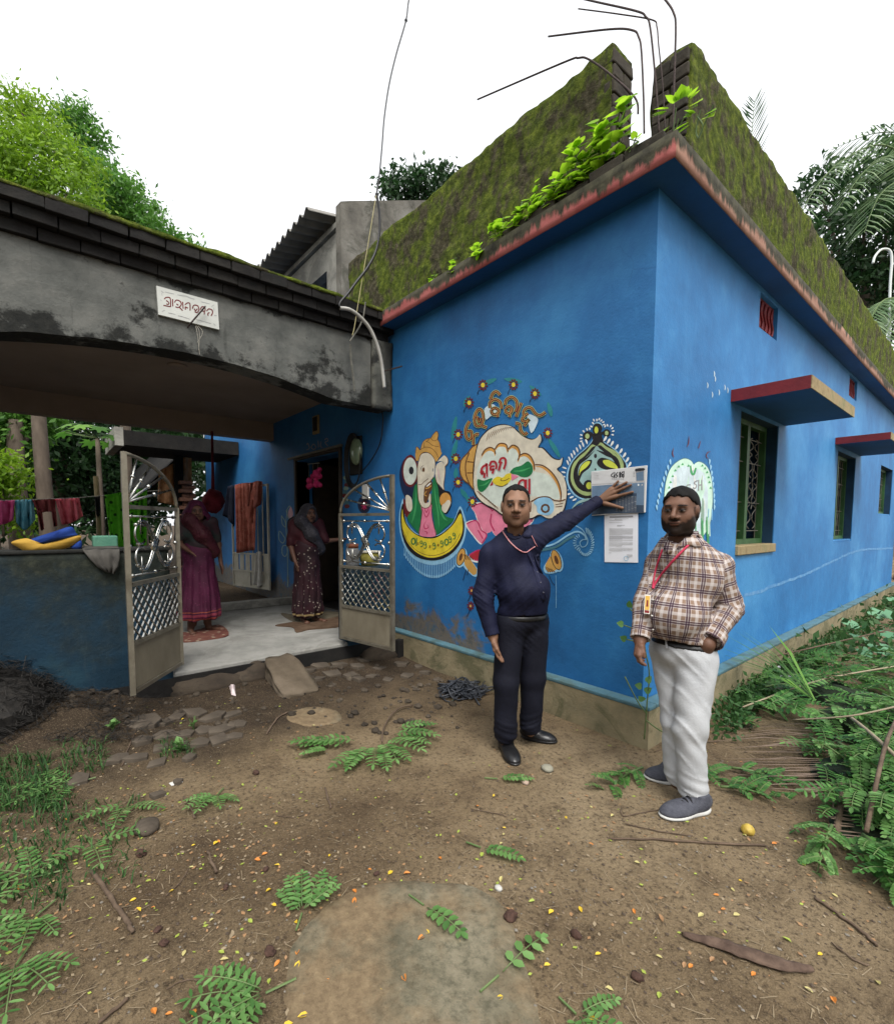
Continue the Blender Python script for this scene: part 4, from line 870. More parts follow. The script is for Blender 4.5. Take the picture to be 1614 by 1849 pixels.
def solid(o, t_=.004):
    m = o.modifiers.new("thickness", 'SOLIDIFY'); m.thickness = t_; m.offset = 0; return o
def hang(name, label, cat, P, top, bot, m, folds=4, amp=.02, group=None, nz=14, nx=22, seed=0):
    "cloth hanging between a top edge and a bottom edge (lists of (u, z)); P maps (u, z, n) to the place"
    q = MB(); rows = []
    tp, bt = crs(top, 6), crs(bot, 6)
    for j in range(nz+1):
        t_ = j/nz; row = []
        for i in range(nx+1):
            s_ = i/nx; a = tp[min(int(s_*(len(tp)-1)), len(tp)-1)]; b = bt[min(int(s_*(len(bt)-1)), len(bt)-1)]
            u, z = a[0]*(1-t_)+b[0]*t_, a[1]*(1-t_)+b[1]*t_
            row.append(P(u, z, amp*(.25+.75*t_)*math.sin(s_*folds*2*math.pi+seed+1.3*t_)+amp*.4*math.sin(s_*folds*3.3*math.pi+seed*2)))
        rows.append(row)
    q.sheet(rows); c_ = rows[0][len(rows[0])//2]
    o = mk(name, q, m, None, True, origin=c_); solid(o); return tag(o, label, cat, group)
def cloth(name, c1, c2, dot=None, per=.03, amt=0.0):
    t = NT(name, .85, 0, .2); c = t.ramp(t.noise(9, 4), [(.35, c1), (.65, c2)])
    if dot: c = t.mix(t.math('MULTIPLY', t.ramp(t.vor(1/per), [(.2, (1,1,1)), (.3, (0,0,0))]), amt), c, dot)
    t.col(c); t.bump(t.noise(50, 4), .2, .004); return t.m
Pn = lambda u, z, n: tuple(Pg(u, z, .03+n))
hang("towel", "rust red checked towel over the inner gate", "towel", Pn, [(.16,IGh+.02),(.4,IGh+.04),(.75,IGh+.03)], [(.17,.62),(.4,.66),(.68,.70)], cloth("rust checked cloth", (.26,.06,.04), (.42,.13,.09), (.5,.22,.16), .05, .5), 4, .02)
hang("cloth", "rust cloth corner slung over the top right of the inner gate", "cloth", Pn, [(.60,IGh+.03),(.78,IGh+.06),(.92,IGh+.03)], [(.52,1.48),(.72,1.45),(.88,1.55)], cloth("dark rust cloth", (.17,.045,.035), (.28,.09,.065)), 2, .02)
hang("cloth", "navy cloth hanging from the left end of the inner gate", "cloth", Pn, [(-.06,IGh),(.05,IGh+.02),(.12,IGh)], [(-.22,1.32),(0,1.18),(.1,1.10)], cloth("navy cloth", (.008,.010,.022), (.015,.018,.035)), 2, .02)
hang("rag", "white rag tied low on the inner gate", "rag", Pn, [(.72,.66),(.78,.68),(.84,.66)], [(.64,.08),(.76,.03),(.86,.16)], cloth("white rag", (.40,.38,.34), (.52,.50,.46)), 2, .025)
# maroon bundle hung from the back eave
bn = H(385, 905, 0, -6.6); q = MB(); q.ball(bn, (.16,.16,.19), 18, 12, lambda p: 1+.35*fbm(p.x*2.2, p.y*2.2, p.z*2.2+3, 3)); q.tube([bn+np.array([0,0,.12]), bn+np.array([.02,0,.45]), (bn[0]+.04, bn[1], 2.92)], [.03,.022,.018], 6)
tag(mk("hanging_bundle", q, cloth("maroon bundle cloth", (.09,.008,.014), (.17,.02,.03)), None, True, origin=tuple(bn)), "maroon cloth bundle hanging under the rear beam", "bundle")
# washing line over the yard behind the low wall
XL = -7.6
Py = lambda x, y, n=0.0: tuple(H(x, y, 0, XL)+np.array([n, 0, 0]))
WL = thing("clothes_line", Py(100, 903), "thin washing line strung behind the low wall", "clothes line")
q = MB(); q.tube([Py(-120,912), Py(0,904), Py(60,902), Py(140,899), Py(205,893), Py(290,885)], .006, 5); mk("line", q, M_IRON, WL)
q = MB(); q.tube([tuple(H(181,1040,0,XL-.05)), tuple(H(178,930,0,XL-.05)), tuple(H(173,860,0,XL-.05))], .035, 8); mk("bamboo_post", q, plain("bamboo", [(.20,.15,.07),(.30,.24,.13)], 8, .6, .2, 20), WL)
wash = [("pink_top","bright pink top on the washing line, cut by the photo's left edge","top",[(-30,905),(0,904),(27,903)],[(-30,942),(0,948),(24,940)],(.55,.06,.20),(.68,.13,.30)),
        ("blue_cloth","pale blue patterned cloth on the washing line","cloth",[(27,903),(45,902),(60,902)],[(29,943),(45,957),(64,938)],(.10,.38,.50),(.25,.55,.65)),
        ("maroon_shirt","maroon garment on the washing line between blue and coral cloths","garment",[(58,903),(80,902),(100,901)],[(70,928),(84,924),(100,925)],(.18,.035,.04),(.27,.07,.07)),
        ("coral_cloth","coral pink cloth at the right of the washing","cloth",[(100,901),(125,900),(143,899)],[(112,948),(130,944),(150,932)],(.58,.09,.13),(.72,.18,.22)),
        ("black_cloth","narrow black cloth on the line beside the bamboo post","cloth",[(171,897),(176,897),(181,896)],[(174,930),(178,934),(181,924)],(.008,.008,.010),(.015,.015,.018))]
for nm, lb, ct, a, b, c1, c2 in wash: hang(nm, lb, ct, Py, a, b, cloth(nm.replace("_", " ")+" cotton", c1, c2), 3, .05, "washing on the line", seed=len(nm))
for xs in ((66,76,74,80), (93,101,97,104)):
    hang("maroon_leg", "hanging leg of the maroon garment", "garment", Py, [(xs[0],922),((xs[0]+xs[1])/2,922),(xs[1],922)], [(xs[2],958 if xs[0] < 80 else 951),(xs[2]+2,958 if xs[0] < 80 else 951),(xs[3],955 if xs[0] < 80 else 949)], bpy.data.materials["maroon shirt cotton"], 1, .03, "washing on the line")
for o in [o for o in COL.objects if o.name.startswith("maroon_leg")]:     # the legs belong to the maroon garment
    mshirt = bpy.data.objects["maroon_shirt"]
    dl_ = o.location-mshirt.location; o.parent = mshirt; o.location = dl_; o.name = "leg"
    for k_ in ("label", "category", "group"): del o[k_]
hang("green_sheet", "lime green sheet with black dashes hanging behind the left gate leaf", "sheet", lambda x, y, n=0: tuple(H(x, y, 0, -7.0)+np.array([n,0,0])), [(189,894),(230,887),(266,880)], [(200,985),(235,990),(264,984)], cloth("lime green printed cotton", (.10,.50,.02), (.16,.62,.04), (.01,.03,.01), .09, .9), 4, .05)
hang("orange_sheet", "pale orange sheet hung under the shed roof", "sheet", lambda x, y, n=0: tuple(H(x, y, 0, -9.7)+np.array([n,0,0])), [(287,850),(315,835),(346,815)], [(284,905),(312,912),(346,915)], cloth("pale orange cotton", (.55,.27,.12), (.68,.38,.20)), 3, .06)
# shed behind: brick pier and dark sloping roof
SHD = thing("rear_shed", tuple(H(320, 1000, 0, -11)), "dark sloping shed roof on a brick pier behind the porch", "shed")
r0 = [H(262,882,0,-10.2), H(352,792,0,-10.2)]
q = MB(); a, b = r0; q.add([a, b, b+np.array([-4,0,.3]), a+np.array([-4,0,.3]), a-np.array([0,0,.16]), b-np.array([0,0,.16]), b+np.array([-4,0,.14]), a+np.array([-4,0,.14])], [(0,3,2,1),(4,5,6,7),(0,1,5,4),(1,2,6,5),(2,3,7,6),(3,0,4,7)]); mk("roof", q, M_DARKBRICK, SHD)
pr = H(342, 930, 0, -9.4); MBK = concrete("red brown brick", (.13,.06,.04), (.19,.09,.06), (.24,.13,.09), (.05,.03,.025), .3)
for k in range(26):
    for s in (0, 1): one_brick("brick", (pr[0]-.06+.12*s*(k % 2), pr[1]-.06+.12*s*(1-k % 2), .18+k*.085), .115 if k % 2 else .235, .235 if k % 2 else .115, .075, MBK, SHD, .004)
# electricity meter, cable coil, switch, garland, framed picture
MT = thing("electric_meter", tuple(H(640, 822, 1, -.05)), "round electricity meter with coiled black cable beside the door", "meter")
c = H(643, 815, 1, -.06); q = MB(); q.ball(c, (.13,.055,.17), 18, 12); mk("glass_cover", q, plain("greenish meter glass", [(.10,.15,.09),(.2,.25,.16)], 8, .12, spec=.8), MT, True)
c = H(643, 820, 1, -.012); q = MB(); q.box(c[0]-.15, c[0]+.15, -.03, -.004, c[2]-.26, c[2]+.22); bevel(mk("back_board", q, M_BLACK, MT), .01)
q = MB()
for k in range(5): q.tube([(c[0]+(.16+.012*k)*math.cos(a), -.045-.006*k, c[2]-.09+(.30+.012*k)*math.sin(a)) for a in [i*2*math.pi/22 for i in range(23)]], .008, 5)
q.tube(crs([H(655,850,1,-.05), H(672,828,1,-.05), H(686,800,1,-.05), H(691,765,1,-.05), H(690,742,1,-.06)], 5), .007, 5); mk("cable_coil", q, plain("black cable sheath", [(.008,.008,.009)], 8, .5), MT, True)
q = MB(); c = H(661, 888, 1, -.01); q.box(c[0]-.07, c[0]+.07, -.03, -.003, c[2]-.09, c[2]+.09); tag(bevel(mk("switch_box", q, plain("white plastic", [(.55,.54,.50)], 4, .4), None, origin=(c[0], 0, c[2])), .008, 2), "white switch box on the wall behind the right gate leaf", "switch")
FP = thing("framed_picture", tuple(H(570, 767, 1, 0)), "tiny framed picture high above the doorway", "picture"); c = H(570, 767, 1, -.02)
q = MB(); q.box(c[0]-.09, c[0]+.09, -.03, -.003, c[2]-.13, c[2]+.13); mk("frame", q, M_OCHRE, FP); q = MB(); q.box(c[0]-.07, c[0]+.07, -.034, -.0305, c[2]-.09, c[2]+.11); mk("picture", q, M_BLACK, FP)
GL = thing("door_garland", tuple(H(566, 840, 1, -.06)), "bright pink pompom garland hanging in the dark doorway", "garland"); MPK = plain("pink wool", [(.55,.02,.13),(.72,.06,.22)], 20, .9, .6, 90)
for x, y, r in ((559,868,.05),(565,860,.04),(558,878,.045),(572,855,.06),(577,860,.04),(571,866,.04),(572,874,.055),(578,876,.035),(577,848,.035),(563,876,.035)):
    q = MB(); q.ball(H(x, y, 1, -.06), r, 10, 8, lambda p: 1+.12*fbm(p.x*6, p.y*6, p.z*6)); mk("pompom", q, MPK, GL, True)
q = MB()
for x in (557,565,574): q.tube([H(x, 838, 1, -.06), H(x+1, 870, 1, -.06)], .004, 4)
q.bar(H(556, 838, 1, -.06), H(577, 836, 1, -.06), .012); mk("cord", q, M_IRON, GL)["kind"] = "stuff"
# mats
def mat_obj(name, label, px, m, zt=.012):
    q = MB(); pts = [H(x, y, 2, FZ+zt) for x, y in px]; n = len(pts); c = sum(pts)/n
    rim = crs(pts, 4, True); q.add([np.array([p[0], p[1], FZ+zt+.004*fbm(p[0]*9, p[1]*9)]) for p in rim]+[np.array([p[0], p[1], FZ+.001]) for p in rim], [tuple(range(len(rim)))]+[(i, (i+1) % len(rim), len(rim)+(i+1) % len(rim), len(rim)+i) for i in range(len(rim))])
    return tag(mk(name, q, m, None, origin=(c[0], c[1], FZ)), label, "mat")
mat_obj("floor_mat", "patterned maroon mat under the woman in the magenta sari", [(325,1143),(345,1140),(395,1128),(413,1146),(370,1155),(326,1158)], cloth("patterned mat weave", (.10,.03,.025), (.16,.07,.05), (.35,.28,.2), .08, .8))
mat_obj("floor_rag", "brown crumpled rag mat at the feet of the woman by the door", [(497,1129),(530,1123),(560,1124),(615,1113),(616,1130),(560,1136),(535,1141),(528,1132)], cloth("brown jute rag", (.06,.035,.02), (.11,.07,.045)))
mat_obj("floor_rag", "grey brown cloth laid behind the rag at the door", [(507,1107),(540,1110),(600,1104),(612,1112),(560,1122),(530,1122)], cloth("grey jute rag", (.09,.075,.05), (.14,.12,.085)), .008)
# things standing on the stub wall behind the right leaf
zt = 1.02
def on_stub(y): return (-3.11, y, zt)
t_ = thing("basket", on_stub(-.28), "yellow woven basket on the stub wall behind the right gate leaf", "basket"); q = MB()
rows = [[(-3.11+r*math.cos(a), -.28+1.15*r*math.sin(a), z+.004*math.sin(a*20+z*300)) for a in [i*2*math.pi/28 for i in range(29)]] for r, z in ((.06,zt),(.085,zt+.002),(.10,zt+.07),(.11,zt+.15),(.105,zt+.155),(.09,zt+.07),(.06,zt+.02))]
q.sheet(rows); mk("weave", q, cloth("yellow cane weave", (.20,.17,.03), (.28,.25,.06)), t_, True); q = MB(); q.tube([(-3.11+.112*math.cos(a), -.28+.128*math.sin(a), zt+.155) for a in [i*2*math.pi/24 for i in range(25)]], .010, 6); mk("rim", q, M_PALE, t_, True)
t_ = thing("plastic_jar", on_stub(-.50), "grey plastic jar with orange lid on the stub wall", "jar"); q = MB(); q.tube([(-3.11,-.50,zt),(-3.11,-.50,zt+.02),(-3.11,-.50,zt+.18),(-3.11,-.50,zt+.21)], [.07,.075,.075,.06], 16); mk("jar_body", q, plain("grey plastic", [(.16,.16,.16)], 4, .4), t_, True); q = MB(); q.tube([(-3.11,-.50,zt+.205),(-3.11,-.50,zt+.25)], .066, 16); mk("lid", q, plain("orange plastic", [(.20,.06,.025)], 4, .6), t_, True)
# folded tarpaulin, grey cloth and green block on the low wall
TP = thing("folded_tarpaulin", (-3.11, -3.1, 1.29), "folded blue and yellow tarpaulin on the low wall", "tarpaulin")
def fold(name, px, m, x0, x1, seed, parent, bulge=.02):
    q = MB(); rim = crs(px, 5, True); F_ = [H(x, y, 0, x1) for x, y in rim]; Bk = [np.array([x0, p[1]*1.0, 1.295+(p[2]-1.295)*.92]) for p in F_]; n = len(F_)
    c = sum(F_)/n; mid = [p*.55+c*.45+np.array([bulge*(1+fbm(p[1]*8, p[2]*8, seed)), 0, 0]) for p in F_]
    q.add(F_+mid+Bk+[c+np.array([bulge*1.2,0,0])], [(i, (i+1) % n, n+(i+1) % n, n+i) for i in range(n)]+[(n+i, n+(i+1) % n, 3*n) for i in range(n)]+[((i+1) % n, i, 2*n+i, 2*n+(i+1) % n) for i in range(n)])
    return mk(name, q, m, parent, True)
MYL, MBL = cloth("yellow tarpaulin", (.26,.15,.02), (.38,.23,.04)), cloth("blue tarpaulin", (.006,.022,.12), (.012,.04,.19))
fold("yellow_layer", [(20,979),(50,972),(60,985),(100,978),(142,967),(144,975),(120,990),(80,996),(50,997),(35,990)], MYL, -3.22, -3.02, 1, TP)
fold("blue_layer", [(30,986),(60,972),(100,959),(128,951),(137,962),(138,968),(100,977),(60,985)], MBL, -3.20, -3.04, 2, TP)
fold("blue_fold", [(128,988),(145,975),(148,988),(140,994)], MBL, -3.18, -3.03, 3, TP)
fold("yellow_layer", [(20,980),(30,976),(52,975),(32,986)], MYL, -3.2, -3.06, 4, TP, .005)
gc = MB(); rows = []
for j, (pa, pb) in enumerate((((150,986,-3.22),(212,984,-3.22)), ((148,990,-3.06),(214,988,-3.06)), ((150,994,-2.965),(216,993,-2.965)), ((163,1010,-2.96),(216,1008,-2.96)), ((176,1024,-2.955),(214,1022,-2.955)), ((190,1032,-2.955),(206,1036,-2.955)))):
    rows.append([H(pa[0]+(pb[0]-pa[0])*k/16, pa[1]+(pb[1]-pa[1])*k/16, 0, pa[2]+.012*math.sin(k*1.1+j)) for k in range(17)])
gc.sheet(rows); tag(solid(mk("grey_cloth", gc, cloth("charcoal cloth", (.045,.042,.038), (.075,.07,.062)), None, True, origin=(-3.0,-2.7,1.2)), .006), "charcoal cloth draped over the low wall beside the left gate leaf", "cloth")
a, b = H(167,985,0,-3.2), H(211,967,0,-3.2); q = MB(); q.box(-3.26,-3.14,a[1],b[1],1.292,b[2]); tag(bevel(mk("green_block", q, plain("sea green foam", [(.05,.16,.11),(.09,.22,.15)], 12, .9, .4, 60), None, origin=((-3.2),(a[1]+b[1])/2,1.292)), .012, 2), "sea green block standing on the low wall behind the charcoal cloth", "block")
# service cable, conduit and string down to the beam
SCB = thing("service_cable", tuple(H(680, 350, 0, -2.88)), "black overhead service cable dropping to a white conduit on the porch beam", "cable")
cb = lambda L, X=-2.88: [H(x, y, 0, X) for x, y in L]
q = MB(); q.tube(crs(cb([(752,-60),(738,0),(733,36),(716,95),(703,150),(694,210),(690,260),(685,315),(680,350)]), 5), .0085, 6); q.ball(H(733,36,0,-2.88), .017, 8, 6); q.ball(H(680,350,0,-2.88), .016, 8, 6); mk("overhead_wire", q, bpy.data.materials["black cable sheath"], SCB, True)
q = MB(); q.tube(crs(cb([(680,350),(685,385),(685,420),(678,455),(662,485),(645,507),(628,530),(615,545),(613,553),(618,557)]), 5), .013, 7); mk("drop_wire", q, bpy.data.materials["black cable sheath"], SCB, True)
q = MB(); q.tube(crs(cb([(614,556),(632,559),(650,572),(667,592),(680,620),(688,650),(692,680),(694,700)]), 6), .019, 9); mk("conduit", q, plain("grey white conduit", [(.28,.27,.24),(.40,.39,.36)], 10, .5), SCB, True)
q = MB(); q.tube(crs(cb([(679,352),(668,420),(658,480),(648,540),(640,590),(636,605)]), 4), .004, 4); mk("string", q, plain("yellow string", [(.35,.31,.16)], 10, .9), SCB)
q = MB(); q.tube(crs(cb([(660,545),(656,572),(649,590),(640,604),(632,616)], -2.95), 4), .008, 5); q.tube(crs(cb([(633,622),(634,650),(638,680),(640,706)], -3.02), 4), [.02]*0 or .013, 6); mk("bracket_wire", q, M_IRON, SCB)["kind"] = "stuff"
q = MB(); q.bar(H(690,671,0,-3.02), H(726,661,0,-2.75), .012); mk("spike", q, M_RUST, SCB)
# ------------------------------------------------------------------ people: continuous surfaces grown from smoothly blended volumes
def rc(a, b, r1, r2): return ('c', np.array(a, float), np.array(b, float), r1, r2)
def el(c, r, R): return ('e', np.array(c, float), np.array(r, float), np.array(R, float))
def dprim(P, pr):
    if pr[0] == 'c':
        a, b = pr[1], pr[2]; ba = b-a; L = ba@ba+1e-12
        t = np.clip(((P-a)@ba)/L, 0, 1)
        return np.linalg.norm(P-a-t[:, None]*ba, axis=1)-(pr[3]+(pr[4]-pr[3])*t)
    q = (P-pr[1])@pr[3].T                     # rows of R are the axes
    k0 = np.linalg.norm(q/pr[2], axis=1); k1 = np.linalg.norm(q/pr[2]**2, axis=1)+1e-9
    return k0*(k0-1)/k1
def smin(a, b, k):
    h = np.maximum(k-np.abs(a-b), 0)/k
    return np.minimum(a, b)-h*h*k*0.25
def union(P, prims, k):
    d = None
    for pr in prims:
        e = dprim(P, pr); d = e if d is None else smin(d, e, k)
    return d
def waves(P, dirs, seed=0):
    s = 0
    for i, (kx, ky, kz, a) in enumerate(dirs): s = s+a*np.sin(P[:, 0]*kx+P[:, 1]*ky+P[:, 2]*kz+seed*1.7+i*2.3+1.2*np.sin(P[:, 2]*9+i+seed))
    return s
def sdf_mesh(fn, lo, hi, h, B=6):
    "sparse surface nets"
    lo = np.array(lo, float); n = np.ceil((np.array(hi)-lo)/(h*B)).astype(int)+1
    I = np.stack(np.meshgrid(*[np.arange(k) for k in n], indexing='ij'), -1).reshape(-1, 3)
    d = fn(lo+(I+0.5)*h*B); I = I[np.abs(d) < h*B*0.9+0.016]
    o = np.stack(np.meshgrid(*[np.arange(B+1)]*3, indexing='ij'), -1).reshape(-1, 3)
    N = n*B+2
    key = lambda c: (c[..., 0]*N[1]+c[..., 1])*N[2]+c[..., 2]
    C = (I[:, None, :]*B+o[None]).reshape(-1, 3); K, idx = np.unique(key(C), return_index=True); C = C[idx]
    D = fn(lo+C*h)
    oc = np.stack(np.meshgrid(*[np.arange(B)]*3, indexing='ij'), -1).reshape(-1, 3)
    cell = np.unique(key((I[:, None, :]*B+oc[None]).reshape(-1, 3)))
    cc = np.stack([cell//(N[1]*N[2]), (cell//N[2]) % N[1], cell % N[2]], -1)
    cor = np.array([[i >> 2 & 1, i >> 1 & 1, i & 1] for i in range(8)])
    ci = np.searchsorted(K, key(cc[:, None, :]+cor[None])); V = D[ci]
    act = (V.min(1) < 0) & (V.max(1) >= 0); cc = cc[act]; V = V[act]; cell = cell[act]
    acc = np.zeros((len(cc), 3)); cnt = np.zeros(len(cc))
    for a in range(8):
        for bit in (1, 2, 4):
            b = a | bit
            if a & bit: continue
            m = (V[:, a] < 0) != (V[:, b] < 0)
            t = np.where(m, V[:, a]/(V[:, a]-V[:, b]+1e-20), 0)
            acc += np.where(m[:, None], cor[a]+(cor[b]-cor[a])*t[:, None], 0); cnt += m
    vert = lo+(cc+acc/cnt[:, None])*h
    faces = []
    look = lambda c: (lambda k, j: (np.minimum(j, len(cell)-1), (cell[np.minimum(j, len(cell)-1)] == k)))(key(c), np.searchsorted(cell, key(c)))
    for ax, bit in ((0, 4), (1, 2), (2, 1)):
        u, w = [np.eye(3, dtype=int)[k] for k in ((1, 2), (2, 0), (0, 1))[ax]]
        m = (V[:, 0] < 0) != (V[:, bit] < 0); base = cc[m]; inside = V[m, 0] < 0
        ids = []; ok = np.ones(len(base), bool)
        for off in (0*u, u, u+w, w):
            j, g = look(base-off); ids.append(j); ok &= g
        Q = np.stack(ids, -1); Q[~inside] = Q[~inside][:, ::-1]; faces.append(Q[ok])
    return vert, np.concatenate(faces)
def sdf_obj(name, fn, lo, hi, h, mat, parent, colour=None, cuv=None, head=None):
    v, f = sdf_mesh(fn, lo, hi, h)
    me = bpy.data.meshes.new(name); org = np.array(ORG[parent])
    me.vertices.add(len(v)); me.vertices.foreach_set("co", (v-org).astype(np.float32).ravel())
    me.loops.add(len(f)*4); me.loops.foreach_set("vertex_index", f.ravel().astype(np.int32))
    me.polygons.add(len(f)); me.polygons.foreach_set("loop_start", np.arange(0, len(f)*4, 4, dtype=np.int32))
    me.polygons.foreach_set("use_smooth", np.ones(len(f), bool)); me.update(); me.validate()
    me.materials.append(mat)
    if colour is not None:
        a = me.attributes.new("skin_col", 'FLOAT_COLOR', 'POINT'); c = colour(v); a.data.foreach_set("color", np.concatenate([c, np.ones((len(c), 1))], 1).astype(np.float32).ravel())
    if head is not None:
        a = me.attributes.new("hloc", 'FLOAT_VECTOR', 'POINT'); a.data.foreach_set("vector", head.L(v).astype(np.float32).ravel())
    if cuv is not None:
        a = me.attributes.new("cuv", 'FLOAT_VECTOR', 'POINT'); c = cuv(v); a.data.foreach_set("vector", np.concatenate([c, np.zeros((len(c), 1))], 1).astype(np.float32).ravel())
    o = bpy.data.objects.new(name, me); return link(o, parent)
def J(x, y, depth):
    d = _f+_r*(x-C_X)/F_PX-_u*(y-C_Y)/F_PX; return CAM+d*depth
def march(fn, x, y, off=0.004):
    d = _f+_r*(x-C_X)/F_PX-_u*(y-C_Y)/F_PX; d = d/np.linalg.norm(d); t = 1.2
    for _ in range(80):
        e = float(fn((CAM+d*t)[None])[0])
        if e < off: break
        t += max(e-off*.5, .001)*.8
        if t > 6: return None
    return CAM+d*t
def frame(F):
    F = np.array(F, float); F /= np.linalg.norm(F); S = np.array([-F[1], F[0], 0]); S /= np.linalg.norm(S); return np.stack([S, F, np.array([0, 0, 1.0])])
def rotz(v, a): c, s = math.cos(a), math.sin(a); return np.array([v[0]*c-v[1]*s, v[0]*s+v[1]*c, 0.0])
def skin_mat(name, base, lip=(.62,.42,.42), stubble=0.0):
    "skin with eyes, brows and lips placed in the head's own coordinates (attribute hloc)"
    t = NT(name, 0.56, 0, 0.28); c = t.attr("skin_col", "Color"); b = base
    c = t.mix(t.math('MULTIPLY', t.noise(30, 5, .65), 0.40), c, tuple(x*.45 for x in b))
    s_ = t.sep(t.attr("hloc", "Vector")); cmb = t.n.new("ShaderNodeCombineXYZ"); t.l.new(t.math('ABSOLUTE', s_[0]), cmb.inputs[0]); t.l.new(s_[1], cmb.inputs[1]); t.l.new(s_[2], cmb.inputs[2])
    def blob(x, y, z, ra, rb, rcz, amt, col):
        nonlocal c
        v1 = t.n.new("ShaderNodeVectorMath"); v1.operation = 'SUBTRACT'; t.l.new(cmb.outputs[0], v1.inputs[0]); v1.inputs[1].default_value = (x, y, z)
        v2 = t.n.new("ShaderNodeVectorMath"); v2.operation = 'DIVIDE'; t.l.new(v1.outputs[0], v2.inputs[0]); v2.inputs[1].default_value = (ra, rb, rcz)
        v3 = t.n.new("ShaderNodeVectorMath"); v3.operation = 'DOT_PRODUCT'; t.l.new(v2.outputs[0], v3.inputs[0]); t.l.new(v2.outputs[0], v3.inputs[1])
        m = t.n.new("ShaderNodeMath"); m.operation = 'MULTIPLY_ADD'; m.use_clamp = True; t.l.new(v3.outputs["Value"], m.inputs[0]); m.inputs[1].default_value = -1.8; m.inputs[2].default_value = 1.8
        c = t.mix(t.math('MULTIPLY', m.outputs[0], amt), c, col)
    k = lambda f: tuple(x*f for x in b)
    blob(.034,.092,.006,.028,.05,.019,.62, k(.36)); blob(.036,.09,-.016,.020,.05,.007,.40, k(.45))  # shade painted into the eye sockets and below the eyes
    blob(.0335,.09,.0002,.0155,.05,.0054,.9, (.115,.092,.080)); blob(.0325,.09,.0008,.0084,.05,.0068,1.0, (.006,.004,.004)); blob(.0340,.09,.0068,.0190,.05,.0046,1.0, (.008,.005,.004)); blob(.0335,.09,-.0058,.0150,.05,.0020,.6, k(.3))
    blob(.026,.09,.0262,.0140,.05,.0058,.95, (.007,.006,.005)); blob(.043,.09,.0258,.0150,.05,.0046,.9, (.008,.006,.006))
    blob(0,.11,-.0395,.016,.03,.0035,.75, k(.25)); blob(.0105,.11,-.0360,.0050,.03,.0040,.9, k(.12))  # shade painted under the nose, then the nostrils
    blob(.026,.08,-.042,.0050,.05,.016,.35, k(.5)); blob(.034,.08,-.060,.006,.05,.008,.45, k(.4))
    blob(0,.095,-.0575,.0275,.05,.0060,.8, tuple(x*f*.85 for x, f in zip(b, lip))); blob(0,.095,-.0685,.0240,.05,.0075,.7, tuple(x*f for x, f in zip(b, lip))); blob(0,.095,-.0625,.0290,.05,.0022,1.0, k(.10)); blob(0,.09,-.081,.018,.05,.005,.35, k(.45))
    t.col(c); t.bump(t.noise(160, 4, .6), .15, .002)
    return t.m
M_HAIR = plain("black hair", [(.003,.003,.003),(.008,.007,.007)], 60, .75, .7, 160, spec=.15, stretch=(1,1,.3), dist=.004)
